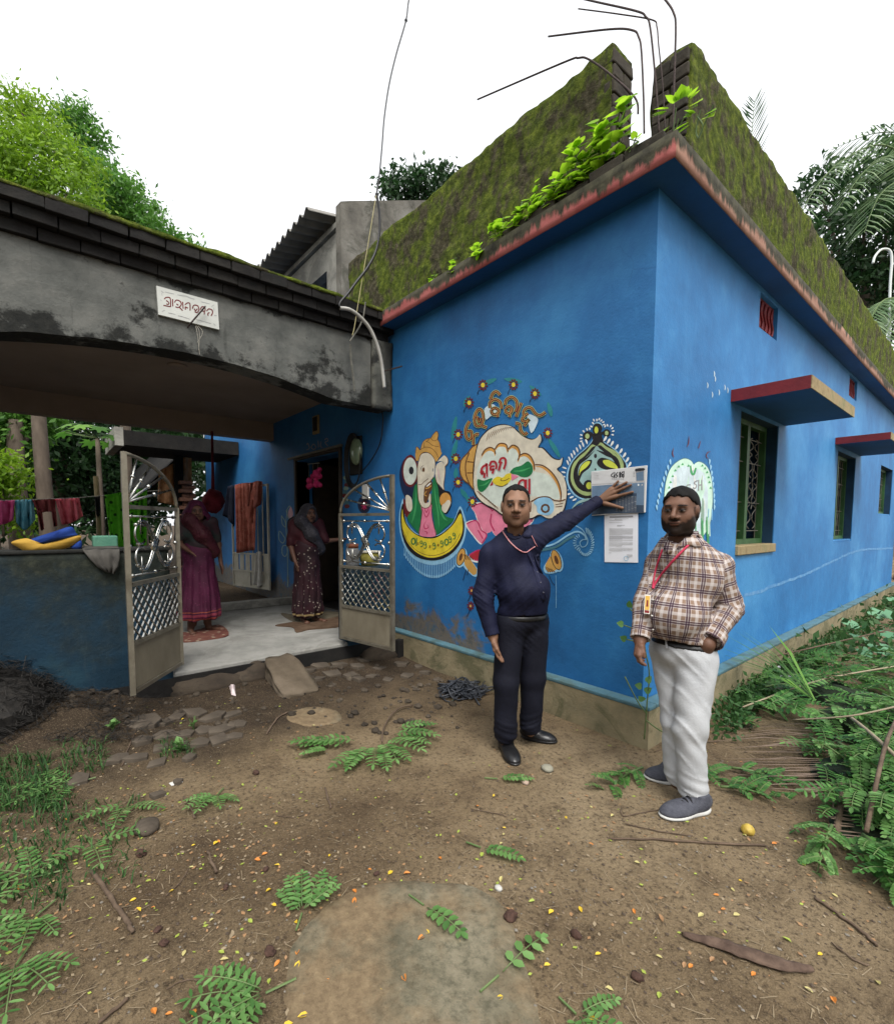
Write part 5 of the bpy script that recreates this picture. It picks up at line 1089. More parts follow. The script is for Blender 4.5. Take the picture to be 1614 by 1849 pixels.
class Head:
    def __init__(s, c, F, sc, tilt=0.0):
        s.c = np.array(c, float); R = frame(F)
        ct, st = math.cos(tilt), math.sin(tilt)          # nod
        s.R = np.stack([R[0], R[1]*ct-R[2]*st, R[2]*ct+R[1]*st]); s.k = sc
    def W(s, x, y, z): return s.c+(s.R[0]*x+s.R[1]*y+s.R[2]*z)*s.k
    def L(s, P): return ((P-s.c)@s.R.T)/s.k
    def prims(s):
        k = s.k; E = lambda x, y, z, a, b, c: el(s.W(x, y, z), np.array([a, b, c])*k, s.R)
        C = lambda p, q, r1, r2: rc(s.W(*p), s.W(*q), r1*k, r2*k)
        L = [E(0,-.018,.036,.077,.098,.084), E(0,.026,-.030,.067,.066,.084), E(0,.030,-.070,.061,.054,.047), E(0,.072,-.104,.022,.018,.017),
             C((-.036,.080,.026),(.036,.080,.026),.012,.012)]
        for g in (-1, 1): L += [E(g*.044,.050,-.028,.027,.026,.028), E(g*.050,.018,-.068,.024,.036,.036)]
        return L
    def fine(s):
        k = s.k; E = lambda x, y, z, a, b, c: el(s.W(x, y, z), np.array([a, b, c])*k, s.R)
        L = [rc(s.W(0,.092,.012), s.W(0,.118,-.028), .0085*k, .0140*k), E(0,.095,-.057,.024,.009,.0055), E(0,.093,-.067,.021,.010,.007)]
        for g in (-1, 1): L += [E(g*.0155,.102,-.033,.012,.012,.0095), E(g*.080,-.004,-.004,.010,.021,.032), E(g*.080,-.002,-.030,.008,.010,.010)]
        return L
    def dist(s, P):
        d = union(P, s.prims(), .030*s.k)
        for g in (-1, 1):
            e = dprim(P, el(s.W(g*.033,.104,.003), np.array([.019,.016,.011])*s.k, s.R)); kk = .014*s.k
            h = np.maximum(kk-np.abs(-e-d), 0)/kk; d = np.maximum(d, -e)+h*h*kk*.25
            d = smin(d, dprim(P, el(s.W(g*.033,.080,.002), np.array([.0135]*3)*s.k, s.R)), .003*s.k)
        d = smin(d, union(P, s.fine(), .006*s.k), .010*s.k)
        m = dprim(P, rc(s.W(-.022,.104,-.0622), s.W(.022,.104,-.0622), .0025*s.k, .0025*s.k))
        return np.maximum(d, -m)
    def hairline(s, q, hz):
        zfront, zside, zback = hz; y = q[:, 1]; x = np.abs(q[:, 0])
        zl = np.interp(y, [-.12,-.05,-.005,.012,.035,.05,.075,.1], [zback,zback,zside,zside+.012,zfront-.02,zfront-.004,zfront,zfront])
        return zl+np.where(y > .03, -0.25*np.clip(x-.035, 0, .1), 0)+.004*np.sin(q[:, 0]*160)
    def colour(s, P, base, beard=0.0, hz=None):
        q = s.L(P); c = np.tile(np.array(base, float), (len(P), 1)); b = np.array(base)
        def blend(w, col):
            nonlocal c
            w = np.clip(w, 0, 1)[:, None]; c = c*(1-w)+np.array(col)*w
        def blob(x, y, z, a, bb, cc): return np.clip(1.6-1.6*((np.abs(q[:, 0])-x)/a)**2-1.6*((q[:, 1]-y)/bb)**2-1.6*((q[:, 2]-z)/cc)**2, 0, 1)
        blend(.45*blob(.045,.07,-.028,.030,.04,.024), b*1.35); blend(.45*blob(0,.11,-.015,.012,.03,.032), b*1.4); blend(.4*blob(0,.09,.055,.05,.05,.03), b*1.3)  # highlights painted on cheeks, nose and forehead
        blend(.35*np.clip((-.045-q[:, 2])/.05, 0, 1)*(q[:, 2] > -.2), b*.62); blend(.3*np.clip((np.abs(q[:, 0])-.05)/.03, 0, 1), b*.6)  # shading painted on the lower face and sides of the head
        inh = np.linalg.norm(q, axis=1) < .17
        if beard:
            z, y, x = q[:, 2], q[:, 1], np.abs(q[:, 0]); n = .005*np.sin(q[:, 0]*210)*np.sin(z*190)
            edge = -.044-.35*np.clip(y-.02, 0, .1)*.35+np.where(x > .045, .9*(x-.045), 0)
            w = np.clip((edge+n-z)/.012, 0, 1)*(y > -.02)*(z > -.128)
            w = np.maximum(w, np.clip(1.5-1.5*(x/.034)**2-1.5*((z+.0465)/.0075)**2, 0, 1)*(y > .07))
            w = np.maximum(w, np.clip((x-.058)/.008, 0, 1)*np.clip((.035-y)/.02, 0, 1)*np.clip((y+.008)/.008, 0, 1)*(z < .02)*(z > -.1)*(x < .0755))
            w = w*(1-.9*np.clip(1.6-1.6*(x/.026)**2-1.6*((z+.064)/.009)**2, 0, 1)*(y > .07))
            blend(w*beard*inh, (.004,.0035,.0035))
        if hz is not None:
            w = np.clip((q[:, 2]-s.hairline(q, hz)+.004)/.010, 0, 1)*inh*(np.abs(q[:, 0]) < .079)*np.where(q[:, 1] > .10, 0, 1); blend(w*.92, (.006,.0055,.0055))
        return c
    def hair(s, thick, zfront, zside, zback):
        def fn(P):
            q = s.L(P); d = dprim(P, el(s.W(0,-.018,.036), np.array([.077,.098,.084])*s.k, s.R)); d = smin(d, dprim(P, el(s.W(0,-.03,-.02), np.array([.070,.075,.075])*s.k, s.R)), .03*s.k)
            d = d-thick*s.k-.003*s.k*np.sin(q[:, 0]*90+q[:, 2]*40)*np.sin(q[:, 1]*70)
            zl = s.hairline(q, (zfront, zside, zback))
            return np.maximum(d, (zl-q[:, 2])*s.k*.8)
        return fn
def hand_prims(wrist, kn, tips, thumb, pr, fr):
    "palm from wrist to four knuckles, bent fingers, thumb = (base, middle, tip)"
    L = []; w = np.array(wrist, float)
    for i, (k, t) in enumerate(zip(kn, tips)):
        k = np.array(k, float); L.append(rc(w+(k-w)*.15, k, pr*.95, pr*.72))
        pts = [k]+[np.array(x, float) for x in t]; n = len(pts)-1
        for j in range(n): L.append(rc(pts[j], pts[j+1], fr*(1.08-.16*j)*(1 if i < 3 else .88), fr*(.96-.16*j)*(1 if i < 3 else .88)))
    b, m, t = [np.array(x, float) for x in thumb]
    L += [rc(w, b, pr*.9, pr*.85), rc(b, m, pr*.85, fr*1.15), rc(m, t, fr*1.15, fr*.9)]
    return L
def strap(name, fn, px, w, mat, parent, n=5):
    pts = [march(fn, x, y) for x, y in [tuple(p) for p in crs(px, n)]]; pts = [p for p in pts if p is not None]
    q = MB(); q.tube(pts, w, 5); return mk(name, q, mat, parent, smooth=True)
def bounds(prims, pad=.08):
    P = np.concatenate([np.concatenate([np.array([p[1], p[2]])-max(p[3], p[4]), np.array([p[1], p[2]])+max(p[3], p[4])]) if p[0] == 'c' else np.array([p[1]-p[2].max(), p[1]+p[2].max()]) for p in prims]); return P.min(0)-pad, P.max(0)+pad
def cloth_uv(bones):
    "bones: (a, b, ref, scale) - arc length round the bone and along it"
    def f(v):
        best = np.full(len(v), 1e9); uv = np.zeros((len(v), 2))
        for a, b, ref, sc, bias in bones:
            a, b, ref = np.array(a, float), np.array(b, float), np.array(ref, float); ax = (b-a)/np.linalg.norm(b-a)
            ref = ref-ax*(ref@ax); ref /= np.linalg.norm(ref); sd = np.cross(ax, ref)
            t = np.clip((v-a)@ax, 0, np.linalg.norm(b-a)); d = np.linalg.norm(v-a-t[:, None]*ax, axis=1)-bias
            m = d < best; best[m] = d[m]
            q = v[m]-a; uv[m, 0] = np.arctan2(q@sd, q@ref)*sc; uv[m, 1] = q@ax
        return uv
    return f
def shoe_prims(heel, toe, w, h):
    heel, toe = np.array(heel, float), np.array(toe, float); d = toe-heel; L = np.linalg.norm(d); d /= L; s = np.array([-d[1], d[0], 0]); z = np.array([0, 0, 1.0]); R = np.stack([s, d, z])
    up = [el(heel+d*.055+z*h*.62, [w*.43, .075, h*.62], R), el(heel+d*(L*.52)+z*h*.42, [w*.5, L*.40, h*.46], R), el(toe-d*.075+z*h*.30, [w*.52, .085, h*.36], R), rc(heel+d*.06+z*h*.7, heel+d*.06+z*h*1.15, .045, .042)]
    so = [el(heel+d*.06+z*.012, [w*.46, .07, .020], R), el(toe-d*.085+z*.012, [w*.56, .10, .020], R), rc(heel+d*.06+z*.012, toe-d*.1+z*.012, w*.36, w*.40)]
    return up, so
def shoe(name, heel, toe, w, h, mu, ms, parent, label=None):
    up, so = shoe_prims(heel, toe, w, h); z0 = heel[2]
    lo, hi = bounds(up+so, .05)
    o = sdf_obj(name, lambda P: np.maximum(np.maximum(union(P, up, .03), z0+.018-P[:, 2]), P[:, 2]-z0-h*1.22), lo, hi, .006, mu, parent)
    sdf_obj("sole", lambda P: np.maximum(np.maximum(union(P, so, .03), P[:, 2]-z0-.030-.012*np.clip(1-np.linalg.norm(P[:, :2]-np.array(heel)[:2], axis=1)/.12, 0, 1)), z0-P[:, 2]), lo, hi, .006, ms, o)
    return o
def knit(name, c1, c2, rough=.85, bump=.25, bs=90):
    return plain(name, [c1, c2], 7, rough, bump, bs, spec=.2)
toCam = lambda p: (lambda v: v/np.linalg.norm(v))(np.array([CAM[0]-p[0], CAM[1]-p[1], 0.0]))

# ---- man in the navy shirt, left arm stretched out to the newspaper
O1 = np.array([-.43, -.74, 0.0]); D1 = float((O1-CAM)@_f); tc = toCam(O1)
P1 = thing("person", (O1[0], O1[1], gz(O1[0], O1[1])), "man in dark navy shirt and trousers pressing a newspaper to the wall", "person", "men standing by the corner of the house")
F1 = rotz(tc, math.radians(24)); R1 = frame(F1)
h1 = Head(J(931.5, 912.5, D1-.10-.05)-tc*.03, rotz(tc, math.radians(2)), 1.085, .03)
sR, sL = J(884, 1003, D1-.02), J(963, 973, D1-.03)
eR, wR = J(872, 1078, D1-.05), J(889, 1146, D1-.09)
eL = J(1022, 941, D1+.12); wL = H(1080, 905, 1, -.062)
chest, belly, pel = J(926, 1012, D1-.01), J(945, 1066, D1-.03), J(943, 1112, D1)
nb = J(930, 975, D1-.04)
hipR, hipL = pel-R1[0]*.085-np.array([0,0,.05]), pel+R1[0]*.085-np.array([0,0,.05])
kR, aR = J(914, 1232, D1-.04), J(912, 1330, D1-.02)
kL, aL = J(962, 1225, D1+.03), J(958, 1312, D1+.06)
sk = (.205,.108,.066); HZ1 = (.090, -.002, -.075)
kn = [H(1114,896,1,-.033), H(1109.8,889,1,-.036), H(1106,885,1,-.036), H(1103,882.5,1,-.033)]
tipL = [[H(1129,892,1,-.030), H(1142,888.3,1,-.027)], [H(1126,881.5,1,-.032), H(1139,875.5,1,-.027)], [H(1120,877,1,-.032), H(1131,870.8,1,-.027)], [H(1110,875,1,-.030), H(1116,868.5,1,-.026)]]
handL = hand_prims(wL, kn, tipL, (H(1093,909,1,-.05), H(1108,913,1,-.036), H(1124,917.5,1,-.027)), .021, .0105)
dn = (wR-eR)/np.linalg.norm(wR-eR); sx = -_r; fw = tc
wr = wR+dn*.02
knR = [wr+dn*.075+fw*a-_r*b for a, b in ((.030,.004),(.010,-.002),(-.012,-.004),(-.032,-.002))]
tipR = [[k+dn*.040+np.array([_r[0],_r[1],0])*.008, k+dn*.070*s+np.array([_r[0],_r[1],0])*.024] for k, s in zip(knR, (1,1.08,1.02,.86))]
handR = hand_prims(wr, knR, tipR, (wr+dn*.03+fw*.03, wr+dn*.065+fw*.045+_r*.012, wr+dn*.095+fw*.042+_r*.02), .021, .0098)
armp = [rc(sR, eR, .05, .034), rc(eR, wR, .034, .027), rc(wR, wr, .027, .024), rc(sL, eL, .05, .034), rc(eL, wL, .034, .027)]
torso = [el(chest, [.165,.105,.16], R1), el(belly, [.155,.125,.13], R1), el(pel, [.150,.11,.10], R1), rc(nb-np.array([0,0,.02]), h1.W(0,-.01,-.06), .055, .052)]
legs = [rc(hipR, kR, .072, .05), rc(kR, aR, .048, .036), rc(hipL, kL, .072, .05), rc(kL, aL, .048, .036), rc(aR, aR-np.array([0,0,.04]), .035, .03), rc(aL, aL-np.array([0,0,.04]), .035, .03)]
bod = torso+armp+legs
def body1(P): return np.minimum(smin(smin(union(P, bod, .04), h1.dist(P), .02), union(P, handR, .005), .014), smin(union(P, handL, .005), union(P, armp[3:], .02), .014))
def col1(v):
    c = h1.colour(v, sk, .0, HZ1); q = h1.L(v); far = np.linalg.norm(q, axis=1) > .17; c[far] = np.array(sk)*.92
    st = np.clip((-.05-q[:, 2])/.03, 0, 1)*(np.abs(q[:, 0]) < .08)*(q[:, 1] > 0)*.22; st[far] = 0
    return c*(1-st[:, None])
lo, hi = bounds(bod+handL+handR+h1.prims(), .06)
sdf_obj("body", body1, lo, hi, .0045, skin_mat("brown skin of the man in navy", sk), P1, col1, None, h1)
sdf_obj("hair", h1.hair(.0045, *HZ1), h1.c-.17, h1.c+.19, .006, M_HAIR, P1)
NAVY = knit("dark navy cotton", (.0040,.0050,.018), (.0080,.0095,.030), .72)
tsh = [el(chest, [.185,.125,.185], R1), el(belly+F1*.012, [.178,.150,.150], R1), el(pel+np.array([0,0,.03]), [.172,.130,.085], R1), rc(nb-np.array([0,0,.04]), nb+np.array([0,0,.045]), .090, .066), rc(nb-np.array([0,0,.035]), sR+np.array([0,0,.008]), .070, .056), rc(nb-np.array([0,0,.03]), sL+np.array([0,0,.0]), .070, .060)]
slv = [rc(sR, eR, .068, .062), rc(eR, wR-dn*.01, .060, .046)]
dl = (wL-eL)/np.linalg.norm(wL-eL)
slvL = [rc(sL, eL, .072, .062), rc(eL, wL-dl*.02, .060, .042)]
zw = pel[2]+.015
def ridged(P, k, amp, c, rad):
    "sharp drag folds round the point c"
    w = np.clip(1-np.linalg.norm(P-c, axis=1)/rad, 0, 1); q = P@np.array(k, float)
    return -amp*w*(1-2*np.abs(np.sin(q+.8*np.sin(q*.37))))**2
def shirt1(P):
    trunk = union(P, tsh, .07)
    d = np.maximum(trunk, zw-P[:, 2]+.010*np.sin(P[:, 0]*30))
    a1 = np.maximum(union(P, slv, .03), (P-wR+dn*.012)@dn); a2 = np.maximum(union(P, slvL, .03), (P-wL+dl*.012)@dl)
    d = smin(d, a1, .030); d = smin(d, a2, .055)
    d = d+waves(P, [(26,18,-34,.0022),(-30,22,26,.002),(60,50,18,.0012)], 1)
    d = d+ridged(P, _r*34+np.array([0,0,52.]), .010, eR, .16)+ridged(P, _r*40-np.array([0,0,40.]), .010, belly-_r*.05, .22)+ridged(P, _r*20+np.array([0,0,60.]), .009, eL, .2)+ridged(P, _r*30+np.array([0,0,44.]), .008, sL, .18)
    d = np.maximum(d, -dprim(P, rc(nb-np.array([0,0,.04]), h1.W(0,0,-.08), .058, .060)))
    d = np.maximum(d, -dprim(P, rc(J(932, 944, D1-.125), J(941, 968, D1-.13), .034, .010)))
    cut = (P-nb)@np.array([0,0,1.0])-.060+.5*np.clip((P-nb)@F1, 0, 1)
    return np.where(np.linalg.norm((P-nb)[:, :2], axis=1) < .080, np.maximum(d, cut), d)
lo, hi = bounds(tsh+slv+slvL, .06)
sh1 = sdf_obj("shirt", shirt1, lo, hi, .0075, NAVY, P1)
def collar(P, n, hd, F, r0, r1, zt):
    a = rc(n-np.array([0,0,.03]), n+np.array([0,0,.09]), r1, r0); d = np.abs(dprim(P, a))-.005
    ax = (P-n)@np.array([0,0,1.0]); fr = (P-n)@F; sd = np.abs((P-n)@np.array([-F[1],F[0],0]))
    d = np.maximum(d, ax-zt+.95*np.clip(fr, 0, 1)); d = np.maximum(d, -ax-.004-.30*np.clip(fr, 0, .1))
    return np.maximum(d, np.where(fr > 0, (.008+np.clip(ax+.01, 0, .1)*.7-sd)*.7, -1))
sdf_obj("collar", lambda P: collar(P, nb, h1, F1, .066, .088, .082), nb-.14, nb+.14, .005, NAVY, sh1)
def cuff(w, d, a, b, r):
    def f(P):
        t = (P-w)@d; rad = np.linalg.norm(P-w-t[:, None]*d, axis=1); return np.maximum(np.abs(rad-r)-.004, np.maximum(t-b, a-t))
    return f
sdf_obj("cuff", cuff(wR, dn, -.065, .006, .043), wR-.13, wR+.13, .0055, NAVY, sh1); sdf_obj("cuff", cuff(wL, dl, -.075, .0, .041), wL-.14, wL+.14, .0055, NAVY, sh1)
def flap(name, fn, px, mat, parent, off=.006, uv=None):
    "a flat piece of cloth lying on the shirt"
    rim = crs([np.array(p, float) for p in px], 3, True); rim = [np.array(p) for p in px] if len(px) < 3 else rim; cen = sum(rim)/len(rim); vs = []
    for f in (1.0, .5): vs += [march(fn, *(cen+(p-cen)*f), off) for p in rim]
    vs.append(march(fn, cen[0], cen[1], off)); ok = [v for v in vs if v is not None]; vs = [v if v is not None else ok[0] for v in vs]; n = len(rim); q = MB()
    q.add(vs, [(i, (i+1) % n, n+(i+1) % n, n+i) for i in range(n)]+[(n+i, n+(i+1) % n, 2*n) for i in range(n)]); o = mk(name, q, mat, parent, True); m = o.modifiers.new("thickness", 'SOLIDIFY'); m.thickness = .005; m.offset = 0
    if uv: a = o.data.attributes.new("cuv", 'FLOAT_VECTOR', 'POINT'); c_ = uv(np.array(vs)); a.data.foreach_set("vector", np.concatenate([c_, np.zeros((len(c_), 1))], 1).astype(np.float32).ravel())
    return o
NAVYC = knit("navy cotton collar", (.0075,.0090,.027), (.013,.015,.040), .7)
flap("collar_flap", shirt1, [(905,940),(903,952),(923,973),(941,968),(922,956),(912,943)], NAVYC, sh1); flap("collar_flap", shirt1, [(950,941),(961,953),(958,970),(944,968),(948,955)], NAVYC, sh1)
flap("placket", shirt1, [(941,970),(948,969),(962,1005),(972,1030),(979,1055),(985,1082),(978,1084),(971,1056),(964,1032),(954,1006)], NAVYC, sh1, .002)
flap("pocket", shirt1, [(966,1004),(985,1000),(990,1030),(975,1034)], NAVY, sh1, .003)
TRN = knit("blue black trouser cloth", (.0030,.0036,.0085), (.0058,.0066,.014), .75)
trs = [el(pel-np.array([0,0,.01]), [.172,.130,.105], R1), rc(hipR, kR, .100, .082), rc(kR, aR+np.array([0,0,.02]), .080, .072), rc(hipL, kL, .100, .082), rc(kL, aL+np.array([0,0,.02]), .080, .070)]
def trous1(P):
    d = union(P, trs[:1], .03); d = smin(d, union(P, trs[1:3], .03), .05); d = smin(d, union(P, trs[3:], .03), .022)
    d = d+waves(P, [(10,8,20,.0020),(-20,22,30,.0016)], 4)+ridged(P, _r*14+np.array([0,0,46.]), .010, aR, .2)+ridged(P, -_r*16+np.array([0,0,46.]), .010, aL, .2)+ridged(P, _r*30+np.array([0,0,34.]), .008, pel-np.array([0,0,.1]), .2)
    d = np.maximum(d, P[:, 2]-zw-.004)
    zz = np.where(np.linalg.norm((P-aR)[:, :2], axis=1) < np.linalg.norm((P-aL)[:, :2], axis=1), aR[2], aL[2])-.055
    return np.maximum(d, zz-P[:, 2])
lo, hi = bounds(trs, .06); sdf_obj("trousers", trous1, lo, hi, .008, TRN, P1)
BELT1 = plain("black belt leather", [(.006,.006,.006)], 10, .35)
sdf_obj("belt", lambda P: np.maximum(union(P, trs[:1], .03)-.006, np.abs(P[:, 2]-zw+.014)-.016), lo, hi, .0075, BELT1, P1)
SHO1 = plain("black shoe leather", [(.006,.006,.007),(.012,.012,.013)], 14, .32, .2, 60)
def foot(xh, yh, xt, yt): a, b = G(xh, yh), G(xt, yt); z = min(a.z, b.z); return np.array([a.x, a.y, z]), np.array([b.x, b.y, z])
a, b = foot(908, 1345, 931, 1383); shoe("shoe", a, b, .098, .075, SHO1, SHO1, P1)
a, b = foot(943, 1331, 1003, 1342); shoe("shoe", a, b, .095, .075, SHO1, SHO1, P1)
LANY = plain("faded red lanyard cord", [(.42,.10,.12),(.55,.30,.30)], 60, .6)
full1 = lambda P: np.minimum(shirt1(P), collar(P, nb, h1, F1, .066, .088, .082))
strap("lanyard", full1, [(901,946),(905,955),(913,968),(922,980),(934,991),(944,997)], .0042, LANY, P1); strap("lanyard", full1, [(944,997),(951,997),(958,992),(966,987)], .0036, LANY, P1); strap("lanyard", full1, [(951,957),(960,968),(966,980),(970,987)], .0024, LANY, P1)
q = MB()
for x, y in ((963,1013),(970,1033),(976,1052),(981,1070)):
    p = march(shirt1, x, y, .003); q.ball(p, .0048, 8, 5)
mk("button", q, plain("shirt button", [(.10,.10,.12)], 5, .3), sh1)["kind"] = "stuff"

# ---- man in the checked shirt, left hand in his pocket
O2 = np.array([.47, -.53, 0.0]); D2 = float((O2-CAM)@_f); tc2 = toCam(O2)
P2 = thing("person", (O2[0], O2[1], gz(O2[0], O2[1])), "bearded man in checked shirt and white trousers, hand in pocket", "person", "men standing by the corner of the house")
F2 = rotz(tc2, math.radians(-38)); R2 = frame(F2)
h2 = Head(J(1228, 922.5, D2-.05), rotz(tc2, math.radians(-15)), 1.06, .02)
nb2 = J(1229, 985, D2)
sR2, sL2 = J(1190, 1022, D2+.10), J(1297, 1024, D2-.03)
eR2, wR2_ = J(1166, 1088, D2+.06), J(1156, 1152, D2-.03)
eL2, wL2_ = J(1316, 1098, D2-.02), J(1277, 1164, D2-.135)
chest2, belly2, pel2 = J(1238, 1045, D2+.02), J(1222, 1110, D2-.01), J(1232, 1172, D2+.02)
z3 = np.array([0,0,1.0])
hipR2, hipL2 = pel2-R2[0]*.085-z3*.04, pel2+R2[0]*.09-z3*.04
kR2, aR2 = J(1222, 1300, D2+.02), J(1222, 1398, D2+.03)
kL2, aL2 = J(1246, 1315, D2-.10), J(1252, 1428, D2-.08)
sk2 = (.130,.064,.040); HZ2 = (.073, .022, -.06)
dR = (wR2_-eR2)/np.linalg.norm(wR2_-eR2); rr2 = np.array([_r[0], _r[1], 0])
w2 = wR2_+dR*.015
kn2 = [w2+dR*.078+tc2*a+rr2*b for a, b in ((.034,.010),(.014,-.004),(-.010,-.008),(-.030,-.004))]
tp2 = [[k+dR*.036+rr2*.016, k+dR*.052*s+rr2*.040] for k, s in zip(kn2, (1,1.05,1,.85))]
hand2 = hand_prims(w2, kn2, tp2, (w2+dR*.03+tc2*.030+rr2*.014, w2+dR*.062+tc2*.038+rr2*.030, w2+dR*.088+tc2*.030+rr2*.038), .022, .0100)
pk = J(1266, 1192, D2-.085)
arm2 = [rc(sR2, eR2, .052, .045), rc(eR2, wR2_, .044, .029), rc(wR2_, w2, .029, .026), rc(sL2, eL2, .052, .040), rc(eL2, wL2_, .040, .030), rc(wL2_, pk, .030, .034), rc(pk, J(1258, 1212, D2-.06), .030, .020)]
tor2 = [el(chest2, [.17,.115,.165], R2), el(belly2+F2*.015, [.16,.14,.13], R2), el(pel2, [.15,.115,.09], R2), rc(nb2-z3*.02, h2.W(0,-.012,-.06), .062, .060)]
leg2 = [rc(hipR2, kR2, .078, .052), rc(kR2, aR2, .05, .037), rc(hipL2, kL2, .078, .052), rc(kL2, aL2, .05, .037), rc(aR2, aR2-z3*.05, .036, .032), rc(aL2, aL2-z3*.05, .036, .032)]
bod2 = tor2+arm2+leg2
def body2(P): return smin(smin(union(P, bod2, .035), h2.dist(P), .02), union(P, hand2, .004), .014)
def col2(v):
    c = h2.colour(v, sk2, 1.0, HZ2); q = h2.L(v); far = np.linalg.norm(q, axis=1) > .17; c[far] = np.array(sk2); return c
lo, hi = bounds(bod2+hand2+h2.prims(), .06)
sdf_obj("body", body2, lo, hi, .0045, skin_mat("dark brown skin of the bearded man", sk2), P2, col2, None, h2)
sdf_obj("hair", h2.hair(.0065, *HZ2), h2.c-.17, h2.c+.19, .006, M_HAIR, P2)
# plaid: dark double stripes and white blocks on tan, woven both ways
t = NT("tan plaid shirt cotton", .85, 0, .2); uvv = t.sep(t.attr("cuv", "Vector"))
def stripes(src, per):
    f = t.math('FRACT', t.math('ADD', t.math('DIVIDE', src, per), 50.0)); K = (0,0,0); W_ = (1,1,1)
    dark = t.ramp(f, [(0.0, W_), (.075, K), (.105, W_), (.20, K), (.96, W_)], 'CONSTANT'); wht = t.ramp(f, [(0.0, K), (.075, W_), (.105, K), (.22, W_), (.245, K), (.50, (.75,)*3), (.70, K), (.935, W_), (.96, K)], 'CONSTANT')
    return dark, wht
du, wu = stripes(uvv[0], .083); dv, wv = stripes(uvv[1], .083)
c = t.mix(t.noise(30, 3), (.17,.112,.080), (.22,.150,.110))
c = t.mix(t.math('MULTIPLY', wu, .55), c, (.60,.57,.56)); c = t.mix(t.math('MULTIPLY', wv, .55), c, (.60,.57,.56))
c = t.mix(t.math('MULTIPLY', du, .72), c, (.035,.016,.035)); c = t.mix(t.math('MULTIPLY', dv, .72), c, (.035,.016,.035))
t.col(c); t.bump(t.noise(60, 4, .6), .25, .004); PLAID = t.m
ts2 = [el(chest2, [.196,.138,.190], R2), el(belly2+F2*.025, [.180,.160,.150], R2), el(pel2+z3*.045, [.168,.135,.075], R2), rc(nb2-z3*.05, nb2+z3*.04, .105, .078), rc(nb2-z3*.035, sL2+z3*.012, .080, .062), rc(nb2-z3*.035, sR2+z3*.012, .080, .060)]
sl2 = [rc(sL2, eL2, .070, .064), rc(eL2, wL2_-(wL2_-eL2)*.12, .066, .056)]; sr2 = [rc(sR2, eR2, .075, .064), rc(eR2, wR2_, .062, .050)]
zw2 = pel2[2]+.055; tilt = np.array([0,0,1.0])-F2*.10
def belt_h(P): return (P-(pel2+z3*.055))@tilt
dL2 = (wL2_-eL2)/np.linalg.norm(wL2_-eL2)
def shirt2(P):
    d = np.maximum(union(P, ts2, .08), -belt_h(P)+.002)
    a1 = np.maximum(union(P, sl2, .03), (P-(wL2_-dL2*.035))@dL2); a2 = np.maximum(union(P, sr2, .03), (P-wR2_)@dR)
    d = smin(d, a1, .030); d = smin(d, a2, .028)
    d = d+waves(P, [(20,16,-30,.002),(-26,20,30,.002)], 2)
    d = d+ridged(P, _r*26+z3*50, .010, eL2, .17)+ridged(P, -_r*36+z3*40, .008, belly2-z3*.06, .24)+ridged(P, _r*40+z3*30, .007, sL2-z3*.06, .16)
    d = np.maximum(d, -dprim(P, rc(nb2-z3*.05, h2.W(0,0,-.08), .066, .068)))
    d = np.maximum(d, -dprim(P, rc(J(1222, 968, D2-.09), J(1214, 993, D2-.10), .036, .010)))
    cut = (P-nb2)@z3-.055+.4*np.clip((P-nb2)@F2, -.02, 1)
    return np.where(np.linalg.norm((P-nb2)[:, :2], axis=1) < .095, np.maximum(d, cut), d)
lo, hi = bounds(ts2+sl2+sr2, .06)
uvf = cloth_uv([(belly2-z3*.2, chest2+z3*.25, F2, .20, .16), (sL2, eL2, tc2, .075, .06), (eL2, wL2_, tc2, .07, .055), (sR2, eR2, tc2, .07, .05), (eR2, wR2_, tc2, .06, .045)])
sh2 = sdf_obj("shirt", shirt2, lo, hi, .0075, PLAID, P2, None, uvf)
sdf_obj("collar", lambda P: collar(P, nb2, h2, F2, .076, .104, .080), nb2-.16, nb2+.16, .005, PLAID, sh2, None, cloth_uv([(nb2-z3*.1, nb2+z3*.1, F2, .08, 0)]))
flap("collar_flap", shirt2, [(1274,956),(1278,964),(1266,987),(1240,984),(1221,992),(1236,972),(1256,962)], PLAID, sh2, .008, cloth_uv([(nb2-z3*.1, nb2+z3*.1, F2, .11, 0)])); flap("collar_flap", shirt2, [(1207,976),(1198,988),(1204,1000),(1213,995),(1213,984)], PLAID, sh2, .008, cloth_uv([(nb2-z3*.1, nb2+z3*.1, F2, .09, 0)]))
flap("placket", shirt2, [(1211,996),(1217,997),(1200,1042),(1190,1075),(1185,1110),(1186,1140),(1179,1140),(1178,1108),(1182,1074),(1193,1040)], PLAID, sh2, .002, uvf)
wc = wL2_-dL2*.035
sdf_obj("cuff", cuff(wc, dL2, -.055, .014, .064), wc-.15, wc+.15, .0055, PLAID, sh2, None, cloth_uv([(eL2, wL2_, tc2, .07, 0)]))
sdf_obj("cuff", cuff(wR2_, dR, -.05, .006, .049), wR2_-.13, wR2_+.13, .0055, PLAID, sh2, None, cloth_uv([(eR2, wR2_, tc2, .06, 0)]))
WHT = plain("white chino cotton", [(.36,.37,.385),(.44,.45,.46)], 6, .8, .25, 90, spec=.2)
tr2 = [el(pel2+z3*.0, [.170,.140,.115], R2), rc(hipR2, kR2, .100, .074), rc(kR2, aR2+z3*.01, .072, .066), rc(hipL2, kL2, .104, .076), rc(kL2, aL2+z3*.01, .074, .068)]
